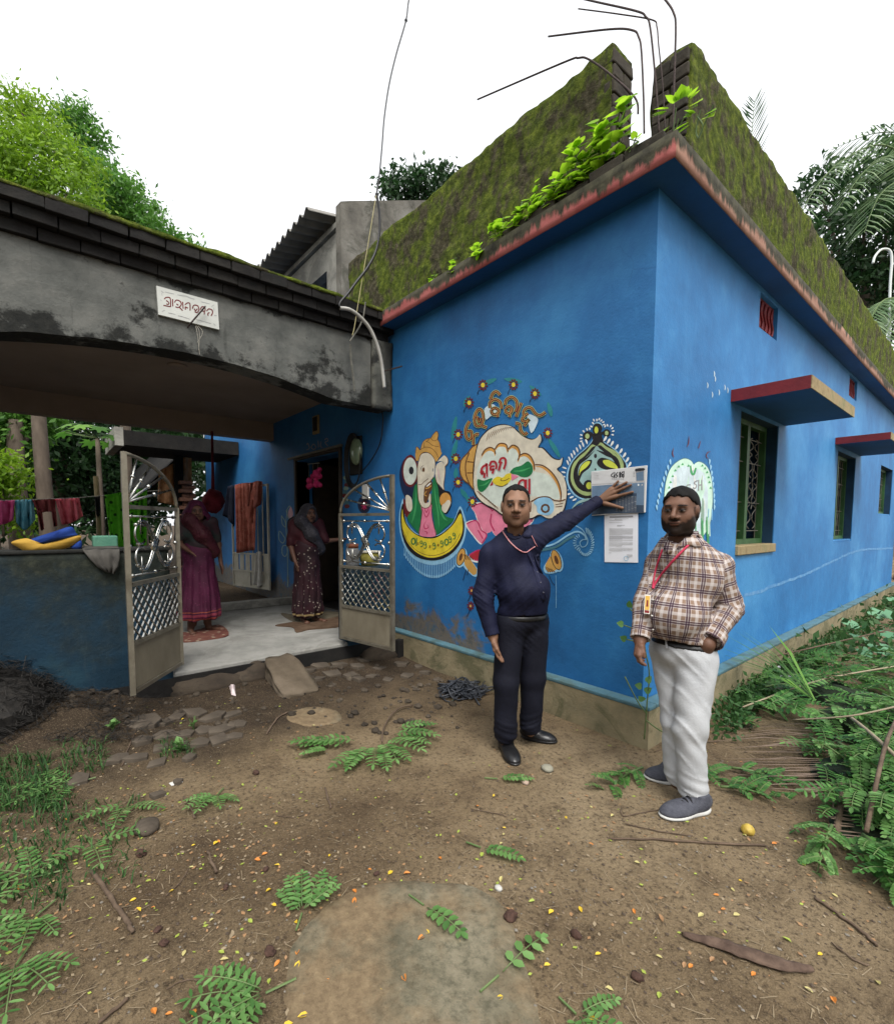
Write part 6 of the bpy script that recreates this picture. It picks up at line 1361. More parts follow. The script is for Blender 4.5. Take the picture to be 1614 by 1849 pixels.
def trous2(P):
    d = union(P, tr2[:1], .03); d = smin(d, union(P, tr2[1:3], .03), .05); d = smin(d, union(P, tr2[3:], .03), .028)
    d = d+waves(P, [(14,10,18,.0025),(-24,24,26,.002)], 7)
    d = d+ridged(P, _r*22+z3*18, .010, kL2, .26)+ridged(P, -_r*24+z3*15, .007, kR2, .24)+ridged(P, _r*10+z3*32, .012, aL2+z3*.0, .17)+ridged(P, -_r*12+z3*32, .008, aR2+z3*.0, .17)
    cr = J(1198, 1205, D2-.1); d = d+ridged(P, _r*22+z3*20, .011, cr, .26)+ridged(P, -_r*30+z3*12, .006, J(1270, 1240, D2-.1), .2)
    d = np.maximum(d, belt_h(P)-.002)
    zz = np.where(np.linalg.norm((P-aR2)[:, :2], axis=1) < np.linalg.norm((P-aL2)[:, :2], axis=1), aR2[2], aL2[2])-.06
    d = np.maximum(d, zz-P[:, 2])
    return d
lo, hi = bounds(tr2, .06); tro2 = sdf_obj("trousers", trous2, lo, hi, .0075, WHT, P2)
sdf_obj("belt", lambda P: np.maximum(union(P, tr2[:1], .03)-.010, np.abs(belt_h(P)+.016)-.018), lo, hi, .007, BELT1, P2)
q = MB()
for x in (1202,): 
    a, b = march(lambda P: union(P, tr2[:1], .03)-.010, x, 1152, .004), march(lambda P: union(P, tr2[:1], .03)-.010, x+2, 1171, .004); q.bar(a, b, .011, .006)
mk("belt_loop", q, WHT, tro2)
SHG = plain("grey running shoe mesh", [(.035,.037,.050),(.075,.078,.095)], 30, .8, .5, 140); SHW = plain("white foam sole", [(.52,.52,.50)], 10, .7)
LACE = plain("black shoe lace", [(.008,.008,.010)], 10, .7)
for (xh, yh, xt, yt) in ((1277,1461,1196,1477), (1230,1413,1166,1404)):
    a, b = foot(xh, yh, xt, yt); o = shoe("running_shoe", a, b, .108, .082, SHG, SHW, P2); up, so = shoe_prims(a, b, .108, .082); q = MB(); d = (b-a); L = np.linalg.norm(d); d /= L; s = np.array([-d[1], d[0], 0])
    for k in range(5):
        c0 = a+d*(L*(.44+.07*k)); hgt = .082*(1.02-.10*k); q.tube(crs([c0-s*.030+z3*(hgt-.018), c0+z3*(hgt+.004), c0+s*.030+z3*(hgt-.018)], 4), .0042, 5)
    mk("lace", q, LACE, o)
LAN2 = plain("crimson lanyard ribbon", [(.42,.015,.06),(.55,.05,.10)], 30, .6)
full2 = lambda P: np.minimum(shirt2(P), collar(P, nb2, h2, F2, .076, .104, .080))
strap("lanyard", full2, [(1243,984),(1228,999),(1212,1016),(1197,1034),(1184,1052),(1179,1063)], .0065, LAN2, P2); strap("lanyard", full2, [(1196,992),(1190,1008),(1184,1028),(1180,1048),(1178,1063)], .0050, LAN2, P2)
cd = [march(shirt2, x, y, .012) for x, y in ((1164,1073),(1175,1074),(1173,1108),(1162,1107))]; nrm = np.cross(cd[1]-cd[0], cd[3]-cd[0]); nrm /= np.linalg.norm(nrm)
cd[2] = cd[1]+cd[3]-cd[0]; cd = [p+(toCam(p)*.012) for p in cd]
q = MB(); q.add(cd+[p-toCam(p)*.003 for p in cd], [(0,3,2,1),(4,5,6,7),(0,1,5,4),(1,2,6,5),(2,3,7,6),(3,0,4,7)]); idc = mk("identity_card", q, plain("white card", [(.7,.66,.6)], 4, .4), P2)
def cpt(u, v, l): p = cd[0]+(cd[1]-cd[0])*u+(cd[3]-cd[0])*v; return p+toCam(p)*.0012*l
q = MB(); q.add([cpt(.12,.06,1), cpt(.88,.06,1), cpt(.88,.8,1), cpt(.12,.8,1)], [(0,1,2,3)]); mk("card_print", q, plain("orange card print", [(.62,.36,.06),(.66,.42,.10)], 40, .4), idc)
q = MB(); q.add([cpt(.12,.82,1), cpt(.88,.82,1), cpt(.88,.95,1), cpt(.12,.95,1)], [(0,1,2,3)]); q.add([cpt(.38,.28,2), cpt(.62,.28,2), cpt(.66,.62,2), cpt(.34,.62,2)], [(0,1,2,3)]); mk("card_band", q, plain("dark red card band", [(.20,.02,.02)], 4, .4), idc)["kind"] = "stuff"
q = MB()
for x, y in ((1191,1052),(1179,1083),(1177,1112),(1179,1137)):
    p = march(shirt2, x, y, .003); q.ball(p, .0055, 8, 5)
mk("button", q, plain("pearl button", [(.6,.58,.55)], 5, .3), sh2)["kind"] = "stuff"

# ---- two women in saris in the shade of the porch
def woman(label, base, F, head, hood, sari, bl, border, pose, dots):
    o = np.array(base, float); t_ = thing("person", tuple(o), label, "person", "women in saris on the porch")
    R = frame(F); S = R[0]; F = R[1]; at = lambda s, f, z: o+S*s+F*f+z3*z
    hd = Head(at(*head), pose['face'], .96, .05)
    arms = []
    for (a, b, c) in pose['arms']: arms += [(at(*a), at(*b), at(*c))]
    ft = [(at(*a), at(*b)) for a, b in pose['feet']]
    bp = [el(at(0,0,1.18), [.15,.10,.16], R), el(at(0,0,.95), [.15,.11,.14], R), rc(at(0,0,1.28), hd.W(0,-.01,-.06), .05, .045), rc(at(-.07,0,.85), at(-.07,0,.1), .08, .035), rc(at(.07,0,.85), at(.07,0,.1), .08, .035)]
    hp = []
    for a, b, c in arms:
        bp += [rc(a, b, .042, .036), rc(b, c, .035, .022)]; d = (c-b)/np.linalg.norm(c-b); kk = [c+d*.07+F*x for x in (.026,.009,-.009,-.026)]
        hp += hand_prims(c, kk, [[k+d*.03, k+d*.058-S*.006] for k in kk], (c+d*.02+F*.024, c+d*.05+F*.038, c+d*.078+F*.036), .017, .008)
    for a, b in ft: bp += [rc(a+z3*.12, a+z3*.045, .034, .034), rc(a+z3*.03, b+z3*.016, .030, .020), rc(b+z3*.016-S*.02, b+z3*.014+S*.02, .016, .016)]
    fn = lambda P: smin(smin(union(P, bp, .03), hd.dist(P), .02), union(P, hp, .008), .012)
    lo, hi = bounds(bp+hp+hd.prims(), .05)
    sdf_obj("body", fn, lo, hi, .0075, bpy.data.materials.get("brown skin of the women") or skin_mat("brown skin of the women", (.11,.052,.033)), t_, lambda v: (lambda c, far: np.where(far[:, None], np.array((.11,.052,.033)), c))(hd.colour(v, (.11,.052,.033)), np.linalg.norm(hd.L(v), axis=1) > .17), None, hd)
    sdf_obj("hair", hd.hair(.010, .075, -.02, -.09), hd.c-.17, hd.c+.17, .008, M_HAIR, t_)
    sk_ = [rc(at(0,0,.92), at(0,0,pose['hem']+.10), .155, pose['flare']), el(at(0,0,.95), [.175,.135,.14], R)]
    tp = [el(at(0,0,1.20), [.175,.125,.17], R), el(at(.02,.02,1.02), [.165,.13,.12], R)]+[rc(a, a+(b-a)*pose['sl'], .062, .055) for a, b, c in arms]+[rc(at(-.14,0,1.31), at(.14,0,1.31), .05, .05)]
    def skirt(P):
        d = smin(union(P, sk_, .05), union(P, [el(at(0,0,1.02), [.16,.12,.1], R)], .04), .05); ang = np.arctan2((P-o)@F, (P-o)@S); hgt = np.clip(1-((P-o)@z3-pose['hem'])/.8, 0, 1)
        d = d+hgt*(.016*np.sin(ang*11+3*((P-o)@z3))+.008*np.sin(ang*23)); d = d+waves(P, [(10,14,24,.004),(30,-20,14,.003)], 3)
        return np.maximum(d, pose['hem']+.012*np.sin(ang*5)-(P-o)@z3)
    lo, hi = bounds(sk_, .2); sdf_obj("sari_skirt", skirt, lo, hi, .011, sari, t_)
    blo = lambda P: np.maximum(union(P, tp, .05)+waves(P, [(30,20,40,.003)], 2), -dprim(P, rc(at(0,.02,1.34), hd.W(0,0,-.1), .07, .07)))
    lo, hi = bounds(tp, .06); sdf_obj("blouse", blo, lo, hi, .010, bl, t_)
    # the loose end drawn across the chest, over the shoulder and over the head
    sash = [rc(at(.15,.05,.95), at(.02,.125,1.15), .075, .075), rc(at(.02,.125,1.15), at(-.10,.08,1.33), .07, .07), rc(at(-.10,.08,1.33), at(-.13,-.06,1.28), .07, .08), rc(at(-.13,-.06,1.28), at(-.12,-.10,.85), .08, .07)]
    sf = lambda P: np.maximum(np.abs(smin(union(P, sash, .05), blo(P)-.012, .03)+waves(P, [(50,40,20,.003)], 5))-.005, union(P, sash, .05)-.012)
    lo, hi = bounds(sash, .05); sdf_obj("sari_end", sf, lo, hi, .009, border, t_)
    def hoodf(P):
        q = hd.L(P); d = smin(union(P, [el(hd.W(0,-.018,.03), np.array([.095,.118,.105])*hd.k, hd.R), el(hd.W(0,-.03,-.06), np.array([.10,.10,.12])*hd.k, hd.R)], .05), union(P, [el(at(0,-.02,1.36), [.15,.10,.06], R)], .03), .10*hood)
        d = np.abs(d+waves(P, [(40,30,30,.002)], 1))-.006
        op = dprim(P, el(hd.W(0,.11,-.03), np.array([.064,.10,.105])*hd.k, hd.R)); d = np.maximum(d, -op)
        op2 = dprim(P, rc(hd.W(0,.06,-.13), at(0,.1,1.30), .06, .09)); return np.maximum(d, -op2)
    sdf_obj("head_cover", hoodf, hd.c-np.array([.28,.28,.32]), hd.c+.22, .009, sari if hood > .9 else border, t_)
    return t_
def sari(name, c1, c2, dot, per, amt, bands=None):
    t = NT(name, .7, 0, .3); base = t.ramp(t.noise(5, 4), [(.35, c1), (.65, c2)])
    v = t.vor(1/per, 'F1'); base = t.mix(t.math('MULTIPLY', t.ramp(v, [(.16, (1,1,1)), (.24, (0,0,0))]), amt), base, dot)
    if bands:
        z = t.sep()[2]
        for lo_, hi_, cc in bands: base = t.mix(t.math('MULTIPLY', t.math('GREATER_THAN', z, lo_), t.math('LESS_THAN', z, hi_)), base, cc)
    t.col(base); t.bump(t.noise(60, 4), .2, .004); return t.m
S1 = sari("magenta dotted sari", (.045,.004,.020), (.075,.008,.034), (.17,.03,.08), .035, .5, [(.165,.185,(.22,.04,.03)), (.205,.235,(.20,.03,.05)), (.255,.265,(.24,.06,.03))])
B1 = sari("dark crimson and green blouse", (.03,.004,.010), (.01,.022,.018), (.1,.05,.03), .05, .3)
E1 = sari("crimson striped sari end", (.035,.004,.008), (.055,.007,.013), (.07,.04,.02), .05, .4)
bw = H(362, 1140, 2, FZ); Fw = toCam(bw)
woman("woman in magenta sari with red cover over her head beside the left gate leaf", (bw[0], bw[1], FZ), rotz(Fw, .25), (-.02,.05,1.43), 1.0, S1, B1, E1,
      dict(face=rotz(Fw, .15), arms=[((-.17,0,1.30),(-.21,.03,1.06),(-.14,.14,.98)), ((.17,0,1.30),(.23,-.02,1.03),(.24,.04,.80))], feet=[((-.10,-.02,0),(-.12,.16,0)), ((.09,0,0),(.21,.14,0))], hem=.16, flare=.225, sl=.75), False)
S2 = sari("dark maroon sari with white dots", (.014,.004,.006), (.026,.005,.009), (.26,.22,.18), .045, .85, [(.10,.125,(.30,.22,.10))])
B2 = sari("wine red blouse", (.026,.003,.006), (.042,.005,.009), (.05,.01,.01), .08, .2)
E2 = sari("grey printed sari end", (.020,.018,.023), (.035,.033,.04), (.12,.11,.12), .03, .5)
bw = H(556, 1122, 2, FZ); Fw = toCam(bw)
woman("woman in dark maroon sari with white dots standing at the doorway", (bw[0], bw[1], FZ), rotz(Fw, .35), (.02,.04,1.42), .7, S2, B2, E2,
      dict(face=rotz(Fw, .45), arms=[((-.17,0,1.29),(-.21,-.02,1.02),(-.18,.08,.80)), ((.17,0,1.29),(.24,.05,1.06),(.42,.10,1.08))], feet=[((-.06,.0,0),(-.07,.17,0)), ((.08,.03,0),(.16,.18,0))], hem=.07, flare=.19, sl=.95), True)
# ------------------------------------------------------------------ vegetation
def leafmat(name, c1, c2, c3, trans=0.35, rough=0.5, var=0.5):
    t = NT(name, rough, 0, .35); n = t.noise(3.0, 4, .6); a = t.attr("tint")
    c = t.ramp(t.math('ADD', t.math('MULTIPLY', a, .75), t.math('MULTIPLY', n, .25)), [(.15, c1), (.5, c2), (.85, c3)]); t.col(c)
    if trans:
        tr = t.n.new("ShaderNodeBsdfTranslucent"); mx = t.n.new("ShaderNodeMixShader"); mx.inputs[0].default_value = trans
        br = t.mix(.5, c, c2, 'ADD'); t.l.new(br, tr.inputs[0]); out = t.n["Material Output"]
        t.l.new(t.b.outputs[0], mx.inputs[1]); t.l.new(tr.outputs[0], mx.inputs[2]); t.l.new(mx.outputs[0], out.inputs[0])
    return t.m
L_LIME = leafmat("lime green leaf", (.13,.27,.012), (.24,.42,.02), (.38,.56,.04), .5)
L_MID = leafmat("mid green leaf", (.03,.10,.014), (.075,.19,.026), (.15,.31,.05), .4)
L_DARK = leafmat("dark green leaf", (.008,.028,.008), (.018,.055,.014), (.04,.10,.026), .25)
L_YEL = leafmat("yellow green leaf", (.07,.15,.01), (.15,.27,.015), (.26,.40,.03), .45)
L_PINN = leafmat("fresh pinnate leaf", (.045,.125,.03), (.105,.225,.06), (.20,.36,.12), .35)
L_SHADE = leafmat("weed leaf", (.015,.045,.012), (.035,.095,.025), (.08,.17,.05), .3)
L_PUMP = leafmat("pumpkin leaf", (.05,.15,.07), (.10,.25,.13), (.19,.38,.22), .25, .6)
L_PALM = leafmat("coconut palm leaflet", (.06,.12,.05), (.14,.23,.10), (.30,.40,.22), .3, .4)
L_DRY = plain("dry palm leaflet", [(.10,.065,.045),(.19,.135,.10)], 6, .8, .2, 40)
BARK = plain("grey brown bark", [(.06,.045,.032),(.13,.10,.075)], 6, .9, .7, 22, stretch=(1,1,.35))
STICK = plain("dead stick wood", [(.055,.035,.022),(.13,.09,.06)], 14, .9, .5, 50)
STEMG = plain("green stem", [(.06,.11,.03),(.12,.17,.06)], 14, .6)
nrng = np.random.default_rng(11)
def leaf_cloud(name, centres, size, parent, m, aspect=.45, droop=.25, tintv=None):
    "one mesh of many small folded leaf blades"
    N = len(centres); a = nrng.normal(size=(N, 3)); a[:, 2] -= droop; a /= np.linalg.norm(a, axis=1)[:, None]
    b = np.cross(a, nrng.normal(size=(N, 3))); b /= np.linalg.norm(b, axis=1)[:, None]; c = np.cross(a, b)
    s = (size*nrng.uniform(.6, 1.35, N))[:, None]
    V = np.stack([centres, centres+a*s*.5+b*s*aspect*.5+c*s*.08, centres+a*s, centres+a*s*.5-b*s*aspect*.5+c*s*.08], 1).reshape(-1, 3)
    F = (np.arange(N)[:, None]*4+np.array([0, 1, 2, 3])).astype(np.int32)
    me = bpy.data.meshes.new(name); org = np.array(ORG[parent]) if parent is not None else np.zeros(3)
    me.vertices.add(N*4); me.vertices.foreach_set("co", (V-org).astype(np.float32).ravel()); me.loops.add(N*4); me.loops.foreach_set("vertex_index", F.ravel())
    me.polygons.add(N); me.polygons.foreach_set("loop_start", np.arange(0, N*4, 4, dtype=np.int32)); me.update(); me.validate(); me.materials.append(m)
    at = me.attributes.new("tint", 'FLOAT', 'POINT'); tv = np.clip(nrng.normal(.5, .16, N) if tintv is None else tintv+nrng.normal(0, .12, N), 0, 1); at.data.foreach_set("value", np.repeat(tv, 4).astype(np.float32))
    return link(bpy.data.objects.new(name, me), parent)
def crown_points(blobs, n, clump, cs):
    "leaf positions: clumps spread over the shells of a few ellipsoids"
    vol = np.array([b[1][0]*b[1][1]*b[1][2] for b in blobs])**.67; cnt = np.maximum(1, (n/clump*vol/vol.sum()).astype(int)); out = []; tv = []
    for (c, r), k in zip(blobs, cnt):
        d = nrng.normal(size=(k, 3)); d /= np.linalg.norm(d, axis=1)[:, None]; rad = nrng.uniform(.35, 1.05, k)**.6
        cc = np.array(c)+d*rad[:, None]*np.array(r)
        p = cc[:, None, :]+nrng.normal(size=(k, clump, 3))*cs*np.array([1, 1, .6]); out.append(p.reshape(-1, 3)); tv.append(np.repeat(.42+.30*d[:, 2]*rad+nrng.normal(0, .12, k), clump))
    return np.concatenate(out), np.concatenate(tv)
def px_blob(x, y, r, depth, ry=None, dr=1.0):
    return (J(x, y, depth), (r*depth/F_PX, r*depth/F_PX*dr, (ry or r)*depth/F_PX))
def tree(name, label, base, top, r0, blobs, n, size, m, clump=14, cs=.16, group=None, limbs=True, aspect=.45, tr=.5, cat="tree"):
    t_ = thing(name, tuple(base), label, cat, group); base, top = np.array(base, float), np.array(top, float)
    q = MB(); mid = (base+top)/2+np.array([.12, -.08, 0]); q.tube(crs([base-np.array([0,0,.2]), mid, top], 6), [r0*(1-tr*i/12) for i in range(13)], 9); mk("trunk", q, BARK, t_, True)
    if limbs:
        for k, (c, r) in enumerate(blobs):
            q = MB(); st = base+(top-base)*(.55+.4*((k*.37) % 1)); q.tube(crs([st, (st+c)/2+np.array([0,0,-.05*np.linalg.norm(c-st)]), c], 5), [r0*.42*(1-.75*i/10) for i in range(11)], 6); mk("limb", q, BARK, t_, True)
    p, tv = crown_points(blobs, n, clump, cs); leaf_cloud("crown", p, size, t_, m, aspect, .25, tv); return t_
def gp(x, y, depth):
    p = J(x, y, depth); return (p[0], p[1], gz(p[0], p[1]))
tree("feathery_tree", "bright yellow green feathery tree rising behind the porch roof", gp(90, 940, 9.5), J(60, 420, 9.5), .16, [px_blob(5,240,62,9.5), px_blob(50,300,60,9.3), px_blob(-50,290,80,9), px_blob(100,270,42,9.6), px_blob(120,350,55,9.4), px_blob(40,195,34,9.7), px_blob(80,225,36,10), px_blob(20,350,60,9.2), px_blob(150,300,30,10)], 14000, .115, L_YEL, 30, .14, "trees around the house", aspect=.36)
tree("feathery_tree", "green feathery tree leaning right behind the porch cornice", gp(230, 930, 11.5), J(230, 480, 11.5), .15, [px_blob(185,320,34,11.5), px_blob(220,350,36,11.3), px_blob(250,395,44,11.6), px_blob(290,425,34,11.4), px_blob(130,225,30,12), px_blob(165,260,26,12), px_blob(325,448,26,12), px_blob(200,400,50,11.6), px_blob(350,462,20,12), px_blob(145,205,18,12)], 11000, .135, L_MID, 26, .15, "trees around the house", aspect=.36)
tree("round_tree", "small round treetop beyond the roof between stair room and parapet", gp(750, 900, 22), J(750, 420, 22), .2, [px_blob(730,335,34,22), px_blob(770,345,36,22), px_blob(705,350,20,21.5), px_blob(810,318,22,22), px_blob(800,345,26,22)], 2600, .28, L_DARK, 12, .22, "trees around the house")
tree("dark_tree", "tall dark evergreen tree beyond the right parapet", gp(1560, 930, 15), J(1560, 520, 15), .28, [px_blob(1560,370,75,15), px_blob(1500,450,70,14.6), px_blob(1600,430,80,14.8), px_blob(1540,520,60,15), px_blob(1620,300,60,15.3), px_blob(1480,340,40,15.5), px_blob(1590,560,60,15.2), px_blob(1660,480,80,15)], 10500, .22, L_DARK, 20, .24, "trees around the house")
# the wood behind the low wall, seen under the porch
WOOD = [("stout_tree", "stout trunked tree at the left edge behind the washing", gp(45,960,10.5), J(28,760,10.5), .26, [px_blob(20,790,45,10.8), px_blob(-30,760,60,10.5), px_blob(70,760,35,11)], 3800, .17, L_MID),
        ("dark_tree", "dark leafy tree behind the washing line, left of the bamboo post", gp(120,960,13), J(110,800,13), .16, [px_blob(110,820,70,13), px_blob(60,860,60,13.5), px_blob(160,850,60,13.2), px_blob(30,900,60,14), px_blob(130,760,60,13)], 8000, .20, L_DARK),
        ("dark_tree", "dark leafy tree seen through the left gate leaf's arch", gp(260,950,15), J(260,830,15), .16, [px_blob(250,850,70,15), px_blob(310,830,60,15), px_blob(200,880,70,15), px_blob(330,780,60,16), px_blob(230,780,60,15.5)], 7500, .24, L_DARK),
        ("leafy_bush", "yellow green bush left of the stout trunk", gp(5,960,9.3), J(2,900,9.3), .06, [px_blob(5,850,34,9.3), px_blob(-25,880,40,9.3), px_blob(30,930,25,9.6)], 2600, .12, L_YEL),
        ("dark_tree", "far dark treeline behind the washing", gp(60,950,19), J(60,820,19), .2, [px_blob(40,850,80,19), px_blob(150,860,80,19), px_blob(-60,840,90,19), px_blob(250,860,80,19), px_blob(340,850,70,19), px_blob(100,930,70,18.5), px_blob(220,930,70,18.5), px_blob(0,930,60,18.5)], 9000, .34, L_DARK)]
for nm, lb, b, tp, r0, bl, n, sz, m in WOOD: tree(nm, lb, b, tp, r0, bl, n, sz, m, 14, .18, "trees behind the washing line")
# unseen trees added behind the camera to block low sky light
for k, (x, y, h, r, lab) in enumerate(((9.5,-9.0,6.5,3.2,"broad dark unseen tree added behind the viewer to block sky light"), (3.0,-12.5,7.0,3.4,"second dark light-blocking tree added straight behind the viewer"), (-4.5,-11.5,6.5,3.2,"dark tree behind the viewer's left shoulder"), (12.5,-2.5,6.5,3.0,"dark light-blocking tree added to the right of the viewer"), (-9.5,-8.0,6.0,2.8,"dark tree beyond the porch's left side"))):
    tree("sky_blocker_tree", lab, (x, y, gz(x, y)), (x, y, h*.6), .22, [((x+r*.5*math.cos(j*2.1), y+r*.5*math.sin(j*2.1), h*(.42+.14*(j % 3))), (r*.62, r*.62, h*.24)) for j in range(6)], 2600, .46, L_DARK, 12, .4, "trees around the house")
# papaya with lobed leaves on long stalks
pp = thing("papaya_tree", gp(186,960,8.6), "slender papaya tree with lobed leaves behind the low wall", "tree", "trees behind the washing line")
top = J(176, 792, 8.6); q = MB(); q.tube([Vector(gp(186,960,8.6)), (Vector(gp(186,960,8.6))+Vector(top))/2, Vector(top)], [.06,.05,.035], 8); mk("trunk", q, BARK, pp, True)
def lobed(mb, c, nrm, up, r, lobes=7, depth=.55):
    nrm = Vector(nrm).normalized(); a = Vector(up)-nrm*Vector(up).dot(nrm); a.normalize(); b = nrm.cross(a); vs = [Vector(c)]; n = lobes*4
    for k in range(n+1):
        th = -2.6+5.2*k/n; rr = r*(1-depth*abs(math.sin(th*lobes/5.2*math.pi*1.0+.5)))*(1-.25*abs(th)/2.6); vs.append(Vector(c)+a*math.cos(th)*rr+b*math.sin(th)*rr-nrm*rr*.18)
    mb.add(vs, [(0, k, k+1) for k in range(1, n+1)])
for k in range(11):
    an = k*2.399; d = Vector((math.cos(an), math.sin(an), .35-.09*(k % 5))); e = Vector(top)+d*(.42+.03*(k % 4)); q = MB(); q.cm = 1; q.tube([top, e], .008, 5); q.cm = 0; q.ct = rng.random(); lobed(q, e, Vector((d.x*.5, d.y*.5, 1)), d, .26); mk("leaf", q, [L_MID, STEMG], pp)
# coconut palms: rachis with two ranks of drooping leaflets
def frond(parent, pts, n, L, m=L_PALM, spread=1.0, hang_=.6, w=.035, name="frond"):
    path = crs(pts, 8); q = MB(); q.cm = 1; q.tube(path, [.028*(1-.85*i/len(path)) for i in range(len(path))], 5); q.cm = 0; N = len(path)
    for i in range(n):
        t_ = .06+.93*i/n; k = min(int(t_*(N-1)), N-2); p = Vector(path[k]); d = (Vector(path[k+1])-p).normalized(); side = d.cross(Vector((0,0,1)))
        if side.length < .05: side = Vector(tuple(_r))
        side.normalize(); Ln = L*math.sin(math.pi*(.12+.83*t_))**.6
        for s in (-1, 1):
            q.ct = rng.random(); dr = (side*s*spread+d*.75+Vector((0,0,rng.uniform(-.2,.1)))).normalized(); p2 = p+dr*Ln*.5+Vector((0,0,-hang_*.12*Ln)); p3 = p+dr*Ln+Vector((0,0,-hang_*Ln*.55)); ww = d*w*.5
            q.add([p-ww*.5, p+ww*.5, p2+ww, p2-ww, p3], [(0,1,2,3),(3,2,4)])
    return mk(name, q, [m, STEMG], parent)
PA = thing("coconut_palm", gp(1640, 930, 13), "coconut palm whose pale fronds arch over the dark tree at right", "palm", "coconut palms")
hub = J(1690, 330, 13); q = MB(); q.tube([Vector(gp(1640,930,13)), J(1670,640,13), hub], [.22,.17,.13], 10); mk("trunk", q, BARK, PA, True)
for pts in ([hub, J(1600,262,12.8), J(1520,290,12.6), J(1465,350,12.4), J(1440,410,12.3)], [hub, J(1650,250,13), J(1580,240,13.4), J(1500,270,13.6)], [hub, J(1640,320,12.5), J(1590,350,12), J(1560,420,11.8)], [hub, J(1720,200,13), J(1700,120,13)], [hub, J(1760,300,13), J(1840,360,13)], [hub, J(1640,280,12.6), J(1570,300,12.2), J(1510,380,12.0)]): frond(PA, pts, 56, 1.0)
PB = thing("coconut_palm", gp(1590, 940, 10.5), "low coconut palm frond drooping behind the far end of the parapet", "palm", "coconut palms")
hub = J(1640, 540, 10.5); q = MB(); q.tube([Vector(gp(1660,940,10.5)), J(1650,700,10.5), hub], [.16,.13,.1], 9); mk("trunk", q, BARK, PB, True)
for pts in ([hub, J(1600,540,10.4), J(1575,570,10.3), J(1565,620,10.2)], [hub, J(1620,560,10.3), J(1600,600,10.2), J(1596,650,10.1)], [hub, J(1680,540,10.4), J(1720,600,10.3)], [hub, J(1610,545,10.8), J(1560,560,11)]): frond(PB, pts, 40, .62)
PC = thing("coconut_palm", gp(1420, 900, 17), "coconut palm tip showing just above the mossy right parapet", "palm", "coconut palms")
hub = J(1330, 460, 17); q = MB(); q.tube([Vector(gp(1330,940,17)), J(1330,700,17), hub], [.2,.17,.13], 9); mk("trunk", q, BARK, PC, True)
for pts in ([hub, J(1345,380,17), J(1352,300,17), J(1358,230,17), J(1362,180,17)], [hub, J(1355,420,17), J(1375,380,17), J(1385,340,17)], [hub, J(1310,400,17), J(1290,380,17)]): frond(PC, pts, 44, 1.1, L_DARK, .45, -.2, .07)
# white bent lamp pipe by the palm
q = MB(); q.tube(crs([J(1604,640,11), J(1607,520,11), J(1610,470,11), J(1606,452,11), J(1592,450,11), J(1580,462,11), J(1576,475,11)], 6), .026, 8); b0 = J(1604,640,11); q.tube([(b0[0], b0[1], 0), b0], .026, 8)
tag(mk("bent_pipe", q, plain("white pipe paint", [(.55,.58,.55)], 5, .5), None, True, origin=(b0[0], b0[1], 0)), "white pipe with hooked top standing beyond the house", "pipe")

# ---- plants rooted on the eave
def heart_leaf():
    q = MB(); pts = [(0,0),(.20,-.06),(.42,.10),(.46,.38),(.30,.68),(0,1.0)]; L = [(-x, y, .10*abs(x)) for x, y in pts[1:-1]]; Rr = [(x, y, .10*abs(x)) for x, y in pts[1:-1]]
    mid = [(0,0,0),(0,.2,-.02),(0,.5,-.03),(0,.75,-.03),(0,1.0,-.06)]
    vs = mid+L+Rr; q.add(vs, [(0,1,6,5),(1,2,7,6),(2,3,8,7),(3,4,8),(0,9,10,1),(1,10,11,2),(2,11,12,3),(3,12,4)]); q.v = [(x, y, z) for x, y, z in q.v]
    me = bpy.data.meshes.new("leaf"); me.from_pydata(q.v, [], q.f); me.materials.append(None); me.polygons.foreach_set("use_smooth", [True]*len(me.polygons)); return me
def leaf_inst(me, parent, p, d, up, s):
    o = bpy.data.objects.new("leaf", me); COL.objects.link(o); o.parent = parent
    y = Vector(d).normalized(); z = Vector(up)-y*Vector(up).dot(y)
    if z.length < .01: z = y.orthogonal()
    z.normalize(); x = y.cross(z); o.matrix_local = Matrix.Translation(Vector(p)-ORG[parent]) @ (Matrix((x, y, z)).transposed() @ Matrix.Diagonal((s, s, s))).to_4x4(); return o
HL = []
for k in range(3):
    me = heart_leaf(); me.materials[0] = L_LIME; a = me.attributes.new("tint", 'FLOAT', 'POINT'); a.data.foreach_set("value", [.25+.25*k]*len(me.vertices)); HL.append(me)
HM = []
for k in range(3):
    me = HL[k].copy(); me.materials[0] = L_PINN; HM.append(me)
spots = [(778,503,.7,7,.05),(822,470,.6,7,.05),(862,447,.9,12,.055),(905,400,1.1,15,.06),(938,372,1.0,13,.06),(968,345,1.0,14,.062),(1000,318,1.1,16,.065),(1030,290,1.2,16,.068),(1062,258,1.3,18,.07),(1088,222,1.5,19,.075),(1112,182,1.7,18,.082)]
